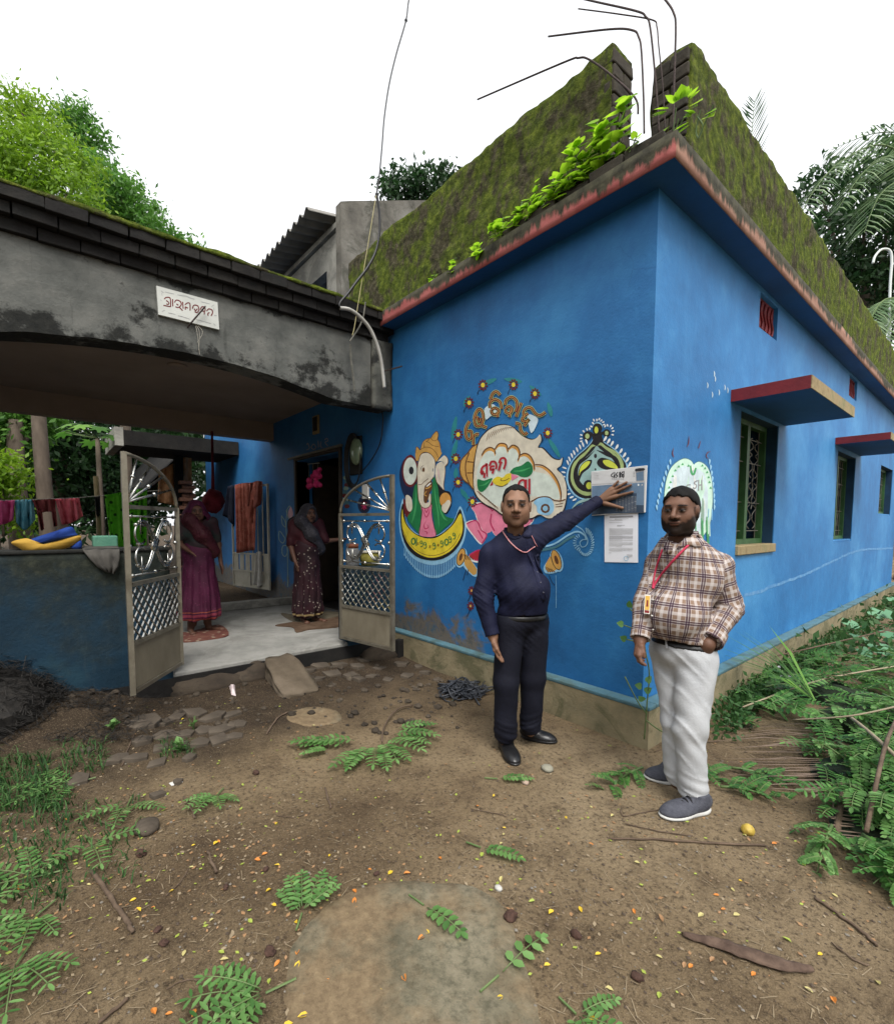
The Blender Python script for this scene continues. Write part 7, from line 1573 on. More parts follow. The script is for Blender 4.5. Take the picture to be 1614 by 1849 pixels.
for k, (x, y, hs, nl, sz) in enumerate(spots):
    nl = int(nl*2.0)
    b = H(x, y+16, 1, -.13); b[2] = max(b[2]-.05, 3.83) if k < 9 else 3.86; b = (b[0], -.13 if k < 9 else -.08, 3.82)
    t_ = thing("roof_plant", b, "leafy lime weed on the mural side eave, %s" % ("leftmost and lowest of the row","second from the left","third from the left","fourth from the left","fifth from the left","sixth from the left","seventh from the left","eighth from the left","ninth from the left","second from the corner gap","tallest, beside the corner gap")[k], "weed", "weeds on the eave")
    tp = Vector(H(x, y-8*hs, 1, -.16)); q = MB(); ends = []
    for j in range(3):
        e = tp+Vector((rng.uniform(-.10,.10), rng.uniform(-.06,.04), rng.uniform(-.16,.03))); q.tube(crs([b, (Vector(b)+e)/2+Vector((rng.uniform(-.03,.03),-.02,.02)), e], 4), .0045, 5); ends.append(e)
    mk("stem", q, STEMG, t_)
    for j in range(nl):
        e = ends[j % 3]; f = rng.uniform(.3, 1.05); p = Vector(b)*(1-f)+e*f; an = rng.uniform(0, 6.28); d = Vector((math.cos(an), -.6+math.sin(an)*.7, rng.uniform(-.5,.3))); leaf_inst(HL[rng.randrange(3)], t_, p+d*.012, d, (rng.uniform(-.3,.3), -.7, 1), sz*rng.uniform(.8,1.4))
for k, (x, y, nl, lab) in enumerate(((1225,205,16,"lime green weed growing in the corner gap between the parapets"), (1262,215,8,"small lime weed leaning over the right parapet's broken end"), (1148,258,5,"tiny lime seedling between the black eave bricks"))):
    c = Vector(H(x, y, 1, .02 if k < 2 else -.16)); b = (c.x, c.y, 3.84 if k < 2 else 3.9); t_ = thing("roof_plant", b, lab, "weed", "weeds on the eave"); q = MB()
    for j in range(3): q.tube(crs([b, (Vector(b)+c)/2+Vector((rng.uniform(-.03,.03),0,0)), c+Vector((rng.uniform(-.1,.1),-.02,rng.uniform(-.05,.06)))], 4), .004, 5)
    mk("stem", q, STEMG, t_)
    for j in range(nl):
        an = rng.uniform(0, 6.28); r = .10 if k == 0 else .06 if k == 1 else .03; p = c+Vector((math.cos(an)*r, -.02, math.sin(an)*r*.7)); leaf_inst(HL[rng.randrange(3)], t_, p, (math.cos(an), -.5, math.sin(an)*.5-.3), (0,-.8,1), (.072 if k < 2 else .04)*rng.uniform(.7,1.2))

# ---- pinnate sprigs and cut branches
def leaflet(q, p, d, up, L, w):
    d = Vector(d).normalized(); up = Vector(up); up = (up-d*up.dot(d)).normalized() if (up-d*up.dot(d)).length > .01 else d.orthogonal().normalized(); s = d.cross(up); p = Vector(p)
    q.add([p, p+d*L*.28+s*w*.42+up*w*.06, p+d*L*.70+s*w*.46+up*w*.06, p+d*L-up*w*.12, p+d*L*.70-s*w*.46+up*w*.06, p+d*L*.28-s*w*.42+up*w*.06, p+d*L*.5-up*w*.05], [(0,1,6),(1,2,6),(2,3,6),(3,4,6),(4,5,6),(5,0,6)])
def pinnate(q, base, d, up, L, n, lw, curl=.15, ll=None, stem=True):
    d = Vector(d).normalized(); up = Vector(up).normalized(); s = d.cross(up).normalized(); up = s.cross(d); pts = []; ll = ll or L*.26
    for k in range(n+1):
        t_ = k/n; pts.append(Vector(base)+d*L*t_+up*(L*curl*math.sin(t_*2.2))*(1 if curl > 0 else 1)-up*abs(curl)*L*t_*t_*.6)
    if stem: cm = q.cm; q.cm = 1; q.tube(pts, .0022, 4); q.cm = cm
    for k in range(1, n+1):
        dd = (pts[k]-pts[k-1]).normalized(); sc = .55+.45*math.sin(math.pi*(.15+.75*k/n))
        for g in (-1, 1):
            q.ct = min(1, max(0, .5+rng.gauss(0, .2))); leaflet(q, pts[k]-dd*.004, s*g+dd*.45+up*rng.uniform(-.12,.12), up+s*g*.15, ll*sc, lw*sc)
    leaflet(q, pts[-1], pts[-1]-pts[-2], up, ll*.8, lw*.8)
def sprig(x, y, ang, L, nl, label, spread=2.2, pairs=7, lw=.016, name="fallen_sprig", group="green sprigs fallen on the yard", dz=.012):
    "several pinnate leaves fanning from one twig, lying on the ground; ang in the picture's ground plane"
    b = G(x, y, dz); t_ = thing(name, tuple(b-Vector((0,0,dz))), label, "sprig", group); q = MB(); rr = Vector((_r[0], _r[1], 0)); ff = Vector((-tuple(_f)[0], -tuple(_f)[1], 0)).normalized()
    for k in range(nl):
        a = ang+(k/(max(1, nl-1))-.5)*spread+rng.uniform(-.1,.1); d = rr*math.cos(a)+ff*math.sin(a)+Vector((0,0,.06+.05*(k % 2))); Lk = L*(.75+.35*math.sin(math.pi*(k+.6)/(nl+.2)))
        pinnate(q, b+d*.02+Vector((0,0,.006*(k % 3))), d, (0,0,1), Lk, pairs, lw, .10)
    mk("leaflets", q, [L_PINN, STEMG], t_, True)["kind"] = "stuff"
    q = MB(); a = ang+math.pi; q.tube([b, b+(rr*math.cos(a)+ff*math.sin(a))*L*.5], .004, 5); mk("twig", q, STEMG, t_); return t_
sprig(392,1440,1.6,.14,5,"fan of green leaflets lying left of the yard's centre")
sprig(545,1655,-1.6,.15,6,"upright fan of green leaflets left of the worn concrete pad",1.9)
sprig(65,1660,1.7,.16,6,"green leaflet fan near the lower left edge")
sprig(30,1748,1.3,.20,7,"large green leaflet fan in the bottom left corner",2.4)
sprig(480,1800,2.6,.19,7,"large green leaflet fan at the bottom left of the concrete pad",1.7)
sprig(765,1640,.7,.16,1,"single leaflet row on the concrete pad's upper half",0,6,.03)
sprig(868,1535,.5,.15,1,"short green leaflet row on the dirt behind the concrete pad",0,8,.022)
sprig(898,1410,.1,.15,1,"short green leaflet row beside the pink stone",0,8,.022)
sprig(900,1768,-.7,.17,1,"small green leaflet twig on the concrete pad's right edge",0,4,.03)
sprig(1040,1838,.9,.13,4,"green leaflet tuft at the bottom edge right of the pad")
sprig(165,1530,.7,.2,3,"green leaflet rows among the litter at left")
sprig(130,1420,2.4,.22,4,"green leaflet rows at the edge of the grass")
sprig(60,1590,2.7,.2,4,"green leaflet rows at the left edge above the corner fans")
sprig(230,1460,1.2,.18,3,"loose green leaflets below the broken stones")
# the big leafy branch lying in the middle of the yard
bb = thing("fallen_branch", tuple(G(690,1330)), "leafy green branch with a bare curved twig lying in mid yard", "branch")
q = MB(); rr = Vector((_r[0], _r[1], 0)); ff = Vector((-_f[0], -_f[1], 0)).normalized()
for (x, y, a, L) in ((680,1355,1.5,.26),(690,1350,1.1,.26),(668,1358,1.9,.26),(655,1365,2.2,.24),(700,1345,.6,.28),(712,1335,.15,.28),(720,1322,-.2,.24),(640,1345,2.9,.28),(620,1350,3.0,.26),(600,1352,3.1,.25),(650,1375,1.8,.18),(725,1340,.5,.2),(735,1330,.1,.16),(590,1360,2.6,.15),(690,1370,1.3,.2),(705,1360,.9,.2)):
    b = G(x, y, .02+.02*rng.random()); pinnate(q, b, rr*math.cos(a)+ff*math.sin(a)+Vector((0,0,.05)), (0,0,1), L, 8, .026, .12)
mk("leaflets", q, [L_PINN, STEMG], bb, True)["kind"] = "stuff"; q = MB(); q.tube(crs([G(690,1345,.02), G(692,1325,.03), G(705,1300,.03), G(722,1285,.03), G(745,1278,.02)], 5), .006, 6); mk("twig", q, STICK, bb, True)
# heap of cut branches on the right
def cut_branch(x, y, h, ang, L, nl, el=.35, lw=.034, pairs=8, mats=L_PINN, label=None, droop=.3):
    b = G(x, y, h); t_ = thing("cut_branch", tuple(G(x, y)), label or "cut green leafy branch in the heap right of the white trousers", "branch", "cut branches in the heap")
    d = (rr*math.cos(ang)+ff*math.sin(ang)+Vector((0,0,el))).normalized(); pts = [b+d*L*k/6+Vector((0,0,-droop*L*(k/6)**2)) for k in range(7)]; q = MB(); q.tube(pts, [.009*(1-.7*k/6) for k in range(7)], 5); mk("twig", q, STEMG, t_, True); q = MB()
    for k in range(nl):
        f = .12+.88*k/max(1, nl-1); i = min(int(f*6), 5); p = pts[i].lerp(pts[i+1], f*6-i); an = k*2.4+rng.random(); s = d.cross(Vector((0,0,1))).normalized(); u = s.cross(d)
        dd = d*.7+s*math.cos(an)*.9+u*math.sin(an)*.5+Vector((0,0,-.25)); pinnate(q, p, dd, Vector((0,0,1))+s*rng.uniform(-.4,.4), L*rng.uniform(.30,.46), pairs, lw, .16)
    mk("leaflets", q, [mats, STEMG], t_, True)["kind"] = "stuff"; return t_
R2_ = random.Random(5)
HEAP = [(1340,1290,.10,.2,.55,9),(1380,1270,.14,-.3,.6,9),(1420,1250,.16,.3,.6,9),(1470,1255,.18,0,.6,10),(1520,1250,.18,.4,.6,10),(1570,1245,.2,-.2,.6,9),(1330,1240,.08,.1,.5,8),(1390,1215,.1,.5,.5,8),(1450,1215,.12,-.4,.55,8),(1510,1210,.14,.2,.55,8),(1570,1200,.15,.6,.55,8),
        (1440,1310,.15,.9,.55,10),(1490,1320,.2,1.2,.6,10),(1540,1310,.24,1.4,.62,11),(1590,1310,.24,1.7,.62,11),(1460,1370,.14,1.4,.5,9),(1510,1400,.2,1.5,.55,11),(1560,1400,.24,1.6,.6,12),(1610,1400,.24,1.8,.6,11),(1530,1470,.16,1.5,.5,11),(1575,1490,.2,1.55,.55,12),(1615,1500,.2,1.7,.55,11),(1555,1545,.10,1.7,.42,9),(1600,1560,.12,1.5,.42,10),(1500,1520,.08,2.4,.36,8),(1640,1450,.2,2,.6,10),(1640,1330,.22,2.2,.6,10),(1640,1250,.2,2.6,.6,9)]
ORD = ("first", "second", "third", "fourth", "fifth", "sixth", "seventh", "eighth", "ninth", "tenth", "eleventh", "twelfth", "thirteenth")
def row_name(items, i, rows, names):
    r = max(j for j, y0 in enumerate(rows) if items[i][1] >= y0); same = sorted([k for k in range(len(items)) if max(j for j, y0 in enumerate(rows) if items[k][1] >= y0) == r], key=lambda k: items[k][0]); return "%s from left in the %s" % (ORD[same.index(i)], names[r])
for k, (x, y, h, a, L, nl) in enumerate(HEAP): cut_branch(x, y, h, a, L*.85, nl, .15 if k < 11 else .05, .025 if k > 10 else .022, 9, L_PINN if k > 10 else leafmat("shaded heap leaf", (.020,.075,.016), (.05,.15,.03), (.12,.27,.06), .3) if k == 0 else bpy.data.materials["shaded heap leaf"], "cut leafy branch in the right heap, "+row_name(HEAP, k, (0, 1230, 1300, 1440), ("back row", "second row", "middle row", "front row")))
for (x, y, a, nm) in ((1160,1395,2.6,"behind the white-trousered man's far shoe"), (1320,1395,.4,"between his near shoe and the dry frond"), (1215,1385,.6,"just behind his ankles"), (1300,1430,.2,"at the edge of the dry frond")):
    cut_branch(x, y, .03, a, .32, 12, .12, .015, 9, bpy.data.materials["shaded heap leaf"], "low dark green sprig on the ground "+nm)
q = MB()                                     # the mass of leaves under the branches one can tell apart
for _ in range(330):
    x, y = rng.uniform(1310,1660), rng.uniform(1205,1610); lim = 1330 if y < 1320 else 1420+(y-1320)*.35 if y < 1480 else 1480+(y-1480)*.5
    if x < lim+rng.uniform(0,40): continue
    b = G(x, y, .02+.24*rng.random()*min(1, (x-lim)/110)); a = rng.uniform(-.4, 3.2); pinnate(q, b, rr*math.cos(a)+ff*math.sin(a)+Vector((0,0,rng.uniform(-.1,.35))), Vector((rng.uniform(-.5,.5), rng.uniform(-.5,.5), 1)), rng.uniform(.14,.26), 7, rng.uniform(.018,.030), .15)
hm = MB()
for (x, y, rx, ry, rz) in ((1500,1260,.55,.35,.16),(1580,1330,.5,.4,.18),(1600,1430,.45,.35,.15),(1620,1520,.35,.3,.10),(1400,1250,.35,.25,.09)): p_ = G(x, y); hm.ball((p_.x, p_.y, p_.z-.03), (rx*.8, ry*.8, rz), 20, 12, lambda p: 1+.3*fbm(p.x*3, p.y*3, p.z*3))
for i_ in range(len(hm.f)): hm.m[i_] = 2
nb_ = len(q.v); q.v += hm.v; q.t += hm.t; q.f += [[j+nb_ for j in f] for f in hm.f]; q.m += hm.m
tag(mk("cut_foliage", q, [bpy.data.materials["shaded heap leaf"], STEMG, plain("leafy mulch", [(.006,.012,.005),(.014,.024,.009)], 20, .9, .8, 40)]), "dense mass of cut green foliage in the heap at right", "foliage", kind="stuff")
# bare sticks sticking out of the heap, and long green palm blades
for k, (pts, r) in enumerate((([(1510,1300,.1),(1560,1390,.25),(1614,1470,.3)], .011), ([(1290,1225,.1),(1420,1215,.2),(1614,1190,.35)], .008), ([(1340,1300,.1),(1480,1270,.2),(1640,1260,.3)], .007), ([(1614,1380,.3),(1590,1450,.3),(1560,1560,.15)], .010), ([(1430,1330,.12),(1530,1360,.25),(1620,1370,.35)], .006))):
    q = MB(); P_ = [G(x, y, h) for x, y, h in pts]; q.tube(crs(P_, 6), r, 6); tag(mk("cut_stick", q, STICK if k % 2 else plain("pale stripped stick %d" % k, [(.20,.16,.10),(.30,.25,.17)], 10, .8), None, True, origin=tuple(G(pts[0][0], pts[0][1]))), "bare stick in the leaf heap, " + ("pale, slanting down beside the right edge","long and dark across the top of the heap","dark, across the middle of the heap","green, arching down the heap's front","thin, low across the heap's front")[k], "stick", "sticks in the heap")
GF = thing("palm_frond", tuple(G(1440,1290)), "green palm frond fanning out of the top of the leaf heap", "palm frond"); q = MB(); b = G(1470,1300,.15)
for k in range(15):
    a = 2.75-.095*k; e = b+(rr*math.cos(a)-ff*math.sin(a)*.9)*rng.uniform(.5,.85)+Vector((0,0,.28+.22*math.sin(k*.5))); m_ = (b+e)/2+Vector((0,0,.06)); w_ = Vector((0,0,1)).cross(e-b).normalized()*.012; q.ct = rng.random(); q.add([b-w_*.4, b+w_*.4, m_+w_, m_-w_, e], [(0,1,2,3),(3,2,4)])
mk("blades", q, L_MID, GF)
# dry brown frond flat on the ground beside the man's shoes
DF = thing("dry_palm_frond", tuple(G(1400,1420)), "dry brown palm frond lying flat right of the shoes", "palm frond")
ra = [G(1300,1330,.03), G(1420,1330,.05), G(1530,1360,.08)]; q = MB(); q.tube(crs([G(1500,1300,.05), G(1520,1400,.06), G(1510,1520,.04)], 5), .014, 6); mk("rachis", q, STICK, DF, True)
for k in range(56):
    y0 = 1318+k*3.7+rng.uniform(-5,5); x1 = 1500+rng.uniform(-15,20); x0 = 1285+rng.uniform(-14,110)+(0 if k < 24 else (k-24)*16); sl = -2+k*.9; a, m_, b = G(x1, y0+10, .05), G((x0+x1)/2, y0+sl*.5+rng.uniform(-5,5), .045), G(x0, y0-sl*.1+rng.uniform(-4,4), .012)
    q = MB(); w_ = ff*rng.uniform(.003,.006); q.add([a-w_, a+w_, m_+w_, m_-w_, b], [(0,1,2,3),(3,2,4)]); mk("leaflet", q, L_DRY, DF)
# pumpkin vine
PV = thing("pumpkin_vine", tuple(G(1570,1160)), "pumpkin vine with broad pale green leaves along the right edge", "vine")
for k, (x, y, r, h) in enumerate(((1535,1140,.20,.14),(1580,1125,.22,.18),(1600,1165,.22,.16),(1550,1165,.17,.12),(1612,1130,.2,.2),(1590,1190,.2,.14),(1540,1110,.16,.14),(1610,1100,.18,.2),(1570,1090,.15,.15),(1560,1190,.13,.1),(1600,1065,.14,.15),(1575,1050,.12,.12))):
    c = G(x, y, h); q = MB(); q.ct = .3+.5*rng.random(); n = Vector((-_f[0]*.35+rng.uniform(-.3,.3), -_f[1]*.35+rng.uniform(-.3,.3), 1)); lobed(q, c, n, rr*rng.uniform(-1,1)+ff, r*.85, 5, .28); q.cm = 1; q.tube([G(x, y), c], .006, 5); mk("leaf", q, [L_PUMP, STEMG], PV, True)
# low weeds along the foot of the window wall: uncountable ground cover
pts = []
for _ in range(900):
    x = 1300+rng.random()*330; y0 = 1235-(x-1300)*.55; y = y0+rng.random()*110*(1-(x-1300)/600)-6; p = G(x, y)
    if p.x < .13: p.x = .13+rng.random()*.05
    for k in range(7): pts.append((p.x+rng.gauss(0,.05), p.y+rng.gauss(0,.07), p.z+abs(rng.gauss(.02,.05))))
gc_ = leaf_cloud("ground_cover", np.array(pts), .05, None, L_SHADE, .5, -.3); tag(gc_, "low green weeds along the foot of the window wall", "weeds", kind="stuff")
pts = []
for _ in range(700):
    x, y = rng.uniform(2.6,9), rng.uniform(2.5,14)
    if rng.random() < .5: x = rng.uniform(.3,3.0); y = rng.uniform(3.0,12)
    for k in range(8): pts.append((x+rng.gauss(0,.14), y+rng.gauss(0,.14), gz(x, y)+abs(rng.gauss(.05,.14))))
gc_ = leaf_cloud("undergrowth", np.array(pts), .11, None, L_SHADE, .5, -.3); tag(gc_, "tangled green undergrowth beyond the leaf heap", "undergrowth", kind="stuff")
# vine at the plinth corner and the little weeds by the wall
CV = thing("corner_weed", tuple(G(1160,1335)), "thin stemmed weed climbing the blue corner behind the man", "weed"); q = MB()
for pl in ([(1163,1335),(1168,1270),(1172,1215),(1164,1170),(1160,1120)], [(1168,1290),(1150,1265),(1128,1222)], [(1165,1300),(1185,1315),(1204,1326)], [(1160,1122),(1150,1112),(1137,1099)], [(1164,1165),(1150,1140),(1126,1129)], [(1166,1180),(1148,1160),(1131,1155)]): q.tube(crs([H(x, y, 1, -.16) for x, y in pl], 5), .0045, 5)
mk("stem", q, STEMG, CV, True)
for x, y, a in ((1137,1097,1.5),(1147,1105,.8),(1125,1128,2.8),(1143,1132,.4),(1130,1155,2.6),(1150,1110,.2),(1158,1240,2.8),(1165,1250,.6),(1162,1265,2.3),(1168,1232,.9),(1198,1325,-.4),(1172,1160,1.0)): leaf_inst(HM[rng.randrange(3)], CV, H(x, y, 1, -.17), Vector(tuple(_r))*math.cos(a)+Vector((0,0,1))*math.sin(a)+Vector((0,-.3,0)), (0,-1,.4), .05)
for (x, y, lab, n) in ((1150,1318,"small weed at the foot of the plinth corner",9), (785,1205,"small weed at the plinth foot under the deity painting",7), (203,1322,"young weed with bright leaves beside the broken stones",12), (272,1258,"tiny weed under the left gate leaf",6), (325,1358,"ferny green tuft on the broken stones",14), (350,1318,"small green tuft between the flagstones",6), (1505,1085,"broad leaved weed growing at the window wall's plinth",8)):
    b = G(x, y); t_ = thing("weed", tuple(b), lab, "weed", "weeds in the yard")
    for j in range(n): an = rng.uniform(0, 6.28); d = Vector((math.cos(an), math.sin(an), rng.uniform(.2,1.1))); leaf_inst(HM[rng.randrange(3)], t_, b+Vector((0,0,.02+.05*rng.random())), d, (0,0,1), .042*rng.uniform(.7,1.3))
    q = MB()
    for j in range(3): q.tube([b, b+Vector((rng.uniform(-.03,.03), rng.uniform(-.03,.03), .09))], .003, 4)
    mk("stem", q, STEMG, t_)
# grass at the left edge: stuff
q = MB()
def blades(x0, x1, y0, y1, n, h0, h1):
    for _ in range(n):
        x, y = rng.uniform(x0, x1), rng.uniform(y0, y1); b = G(x, y); a = rng.uniform(0, 6.28); h = rng.uniform(h0, h1); le = Vector((math.cos(a), math.sin(a), 0)); s = Vector((-le.y, le.x, 0))*.0035; q.ct = rng.random()
        q.add([b-s, b+s, b+le*h*.3+Vector((0,0,h*.7))+s*.7, b+le*h*.3+Vector((0,0,h*.7))-s*.7, b+le*h*.9+Vector((0,0,h*.75))], [(0,1,2,3),(3,2,4)])
blades(-40,90,1370,1470,520,.04,.11); blades(60,130,1395,1490,140,.03,.08); blades(60,260,1440,1600,230,.02,.06); blades(110,190,1345,1400,160,.03,.08); blades(-40,120,1480,1650,260,.03,.07); blades(290,350,1340,1370,100,.03,.07)
tag(mk("grass", q, L_SHADE), "short green grass tuft at the left edge of the yard", "grass", kind="stuff")
# ------------------------------------------------------------------ stones, slabs, sticks and litter on the yard
def blobmesh(c, r, seed, amp=.22, M=None, nu=14, nv=9, fl=1.0):
    q = MB(); q.ball(c, r, nu, nv, lambda p: (1+amp*fbm(p.x*1.7+seed, p.y*1.7, p.z*1.7+seed*.7, 3)), M); return q
M_FLAG = concrete("broken flagstone", (.045,.036,.027), (.075,.06,.045), (.115,.093,.07), (.025,.02,.015), .5)
M_PAD = None
t = NT("worn mossy concrete pad", .95, 0, .15); n1 = t.noise(2.2, 6, .65); n2 = t.noise(22, 7, .75)
c = t.ramp(n1, [(.3, (.085,.075,.050)), (.5, (.150,.132,.090)), (.72, (.24,.21,.15))]); c = t.mix(t.ramp(n2, [(.35, (.7,)*3), (.55, (0,0,0))]), c, (.045,.046,.03)); c = t.mix(t.ramp(n2, [(.6, (0,0,0)), (.75, (.6,)*3)]), c, (.26,.24,.18)); ed = t.noise(1.5, 7, .68); c = t.mix(t.ramp(ed, [(.42, (0,0,0)), (.56, (1,1,1))]), c, t.ramp(n2, [(.3, (.10,.07,.042)), (.6, (.19,.14,.083)), (.75, (.25,.19,.115))])); t.col(c); b1 = t.bump(n2, .9, .01); t.bump(n1, .5, .03, b1); M_PAD = t.m
def pad(name, label, px, th=.02):
    rim = crs([G(x, y) for x, y in px], 7, True); rim = [p+np.array([.035*fbm(p[0]*7, p[1]*7, 2), .035*fbm(p[0]*7, p[1]*7, 8), 0]) for p in rim]; q = MB(); n = len(rim); c = sum(rim)/n; rows = []
    for f in (1.0, .97, .8, .6, .4, .2): 
        rows.append([(c[0]+(p[0]-c[0])*f, c[1]+(p[1]-c[1])*f, gz(c[0]+(p[0]-c[0])*f, c[1]+(p[1]-c[1])*f)+(-.01 if f == 1 else th*(.55 if f > .9 else 1)+.004*fbm(p[0]*f*5, p[1]*f*5))) for p in rim+[rim[0]]])
    q.sheet(rows); b = len(q.v); q.v.append((c[0], c[1], gz(c[0], c[1])+th)); q.t.append(.5); k = len(rows)-1
    for i in range(n): q.f.append([k*(n+1)+i, k*(n+1)+i+1, b]); q.m.append(0)
    for i, f in enumerate(q.f):
        a_, b_, c_ = [Vector(q.v[j]) for j in f[:3]]
        if (b_-a_).cross(c_-a_).z < 0: q.f[i] = f[::-1]
    o = mk(name, q, M_PAD, None, True); tag(o, label, "concrete", kind="structure"); return o
pad("concrete_pad", "worn mossy concrete pad flush with the yard", [(640,1605),(700,1592),(790,1592),(860,1602),(915,1640),(940,1700),(960,1770),(985,1860),(990,1960),(760,1980),(520,1960),(510,1850),(512,1780),(530,1700),(580,1640)], .008)
pad("concrete_patch", "small worn concrete patch before the stone step", [(525,1285),(570,1276),(612,1288),(610,1305),(560,1312),(524,1303)], .007)
FS = [(262,1308,26),(292,1305,20),(318,1296,18),(352,1290,20),(385,1296,22),(415,1292,20),(300,1328,22),(335,1325,20),(368,1322,20),(402,1318,20),(428,1310,17),(258,1340,22),(292,1352,22),(330,1348,16),(362,1345,19),(395,1338,20),(425,1330,18),(248,1372,18),(285,1380,20),(215,1372,20),(140,1412,20),(340,1372,12),(285,1438,14),(320,1415,9),(160,1355,14),
      (578,1203,18),(612,1200,17),(645,1204,15),(600,1218,17),(572,1228,15),(630,1222,14),(660,1192,16),(685,1207,13),(560,1212,13),(650,1228,12),(700,1228,14),(735,1222,13),(770,1216,11),(725,1200,12),(600,1238,10),(790,1228,9),(672,1222,10),(755,1205,9)]
FL_, FR_ = FS[:25], FS[25:]
for k, (x, y, s) in enumerate(FS):
    b = G(x, y); d = float((np.array(b)-CAM)@_f); r = s*d/F_PX; n = rng.randrange(4, 7); th = .010+.016*rng.random(); q = MB(); off = rng.random()*6; tz = Vector((rng.uniform(-.12,.12), rng.uniform(-.12,.12), 0))
    po = [Vector((math.cos(off+2*math.pi*i/n)*r*rng.uniform(.6,1.25), math.sin(off+2*math.pi*i/n)*r*rng.uniform(.6,1.25)*1.1, 0)) for i in range(n)]
    tp = [b+p+Vector((0,0,th+p.dot(tz))) for p in po]; bt = [b+p*1.03+Vector((0,0,-.03)) for p in po]; q.add(tp+bt, [tuple(range(n))]+[(i, n+i, n+(i+1) % n, (i+1) % n) for i in range(n)])
    o = mk("flagstone", q, M_FLAG, None, origin=tuple(b)); bevel(o, .003, 1); tag(o, ("broken flat stone left of the stone step, "+row_name(FL_, k, (0, 1303, 1318, 1335, 1360), ("back row", "second row", "middle row", "fourth row", "front row"))) if k < 25 else ("broken flat stone right of the stone step, "+row_name(FR_, k-25, (0, 1206, 1221), ("back row", "middle row", "front row"))), "stone", "broken stones before the porch")
# stone step and collapsed edge below the porch floor
a, b = H(500,1186,2,.19), G(545,1255); d = Vector(b)-Vector(a); L = d.length; u = d.normalized(); s = Vector((-u.y, u.x, 0)).normalized(); nn = u.cross(s) if u.cross(s).z > 0 else s.cross(u)
ST = thing("stone_step", tuple(G(525,1235)), "long rough stone slab leaning from porch floor to yard", "stone"); M3 = Matrix((u, s, nn)).transposed(); q = MB(); rows = []
bm = bmesh.new(); bmesh.ops.create_cube(bm, size=1); bmesh.ops.subdivide_edges(bm, edges=bm.edges[:], cuts=7, use_grid_fill=True)
for v in bm.verts:
    p = v.co; k = (1-(abs(p.x*2)**6)*.10)*(1-(abs(p.y*2)**6)*.06); l = Vector((p.x*L*1.12*k, p.y*.33*(1.0+.25*p.x)*k, p.z*.13)); l += Vector((fbm(p.x*3, p.y*3, p.z*3+4), fbm(p.x*3+9, p.y*3, p.z*3), fbm(p.x*3, p.y*3+5, p.z*3)))*.035; v.co = (Vector(a)+Vector(b))/2+M3 @ l+Vector((0,0,-.04))
bm.verts.index_update(); q.v = [tuple(v.co) for v in bm.verts]; q.t = [.5]*len(q.v); q.f = [[v.index for v in f.verts] for f in bm.faces]; q.m = [0]*len(q.f); bm.free(); mk("slab", q, concrete("brown step stone", (.06,.046,.031),(.10,.078,.054),(.14,.11,.08),(.06,.045,.03),.45), ST, True)
M_LUMP = concrete("dark caked earth", (.020,.015,.011),(.040,.030,.021),(.07,.054,.038),(.012,.010,.008),.6)
for k, (x, y, z, rx, ry, rz, lab) in enumerate(((300,1235,.06,.30,.18,.10,"leftmost, below the left gate leaf"), (380,1228,.07,.34,.16,.10,"second, with a red and white wrapper on it"), (455,1215,.06,.26,.15,.10,"beside the stone step"), (600,1180,.05,.36,.10,.09,"right of the stone step"), (690,1180,.05,.26,.10,.08,"under the right gate leaf"))):
    p = H(x, y, 2, z); q = blobmesh((p[0], p[1], .02), (.16, rx, rz+.04), k*3.1, .45, None, 22, 14); tag(mk("earth_lump", q, M_LUMP, None, True, origin=(p[0], p[1], 0)), "dark earth lump under the porch edge, "+lab, "earth", "earth lumps under the porch edge")
q = MB(); q.obox((H(722,1172,2,.1)[0], H(722,1172,2,.1)[1], .09), .10, .13, .24, Matrix.Rotation(.3, 3, 'Z'), .01); tag(bevel(mk("brick_block", q, M_DARKBRICK, None, origin=(H(722,1172,2,.1)[0], H(722,1172,2,.1)[1], 0)), .012, 2), "dark upright brick block at the plinth below the right gate leaf", "brick")
# dark straw heap at the left
q = MB(); c0 = G(35,1300)
for _ in range(4200):
    a = rng.uniform(0, 6.28); f = math.sqrt(rng.random()); x, y = c0.x-.25+math.cos(a)*f*.62, c0.y-.28+math.sin(a)*f*.55; h = gz(x, y)+.34*(1-f*f)*(.75+.5*rng.random()); L = rng.uniform(.06,.20); b = rng.uniform(0, 6.28); d = Vector((math.cos(b), math.sin(b), rng.uniform(-.6,.15)))*L*.5; s = Vector((-d.y, d.x, 0)).normalized()*.0022; p = Vector((x, y, h)); q.add([p-d-s, p-d+s, p+d+s, p+d-s], [(0,1,2,3)])
for _ in range(2600):
    p = G(rng.triangular(-30,330,60), rng.uniform(1215,1345), .012+.03*rng.random()); L = rng.uniform(.03,.12); b = rng.uniform(0, 6.28); d = Vector((math.cos(b), math.sin(b), rng.uniform(-.15,.25)))*L*.5; s = Vector((-d.y, d.x, 0)).normalized()*.0020; q.add([p-d-s, p-d+s, p+d+s, p+d-s], [(0,1,2,3)])
q.ball((c0.x-.25, c0.y-.28, gz(c0.x-.25, c0.y-.28)-.04), (.56,.50,.33), 24, 12, lambda p: 1+.18*fbm(p.x*4, p.y*4, p.z*4))
tag(mk("straw_heap", q, plain("rotten black straw", [(.006,.0055,.005),(.020,.017,.014)], 30, .9, .4, 60)), "heap of rotten black straw at the left edge", "straw", kind="stuff")
RB = MB()
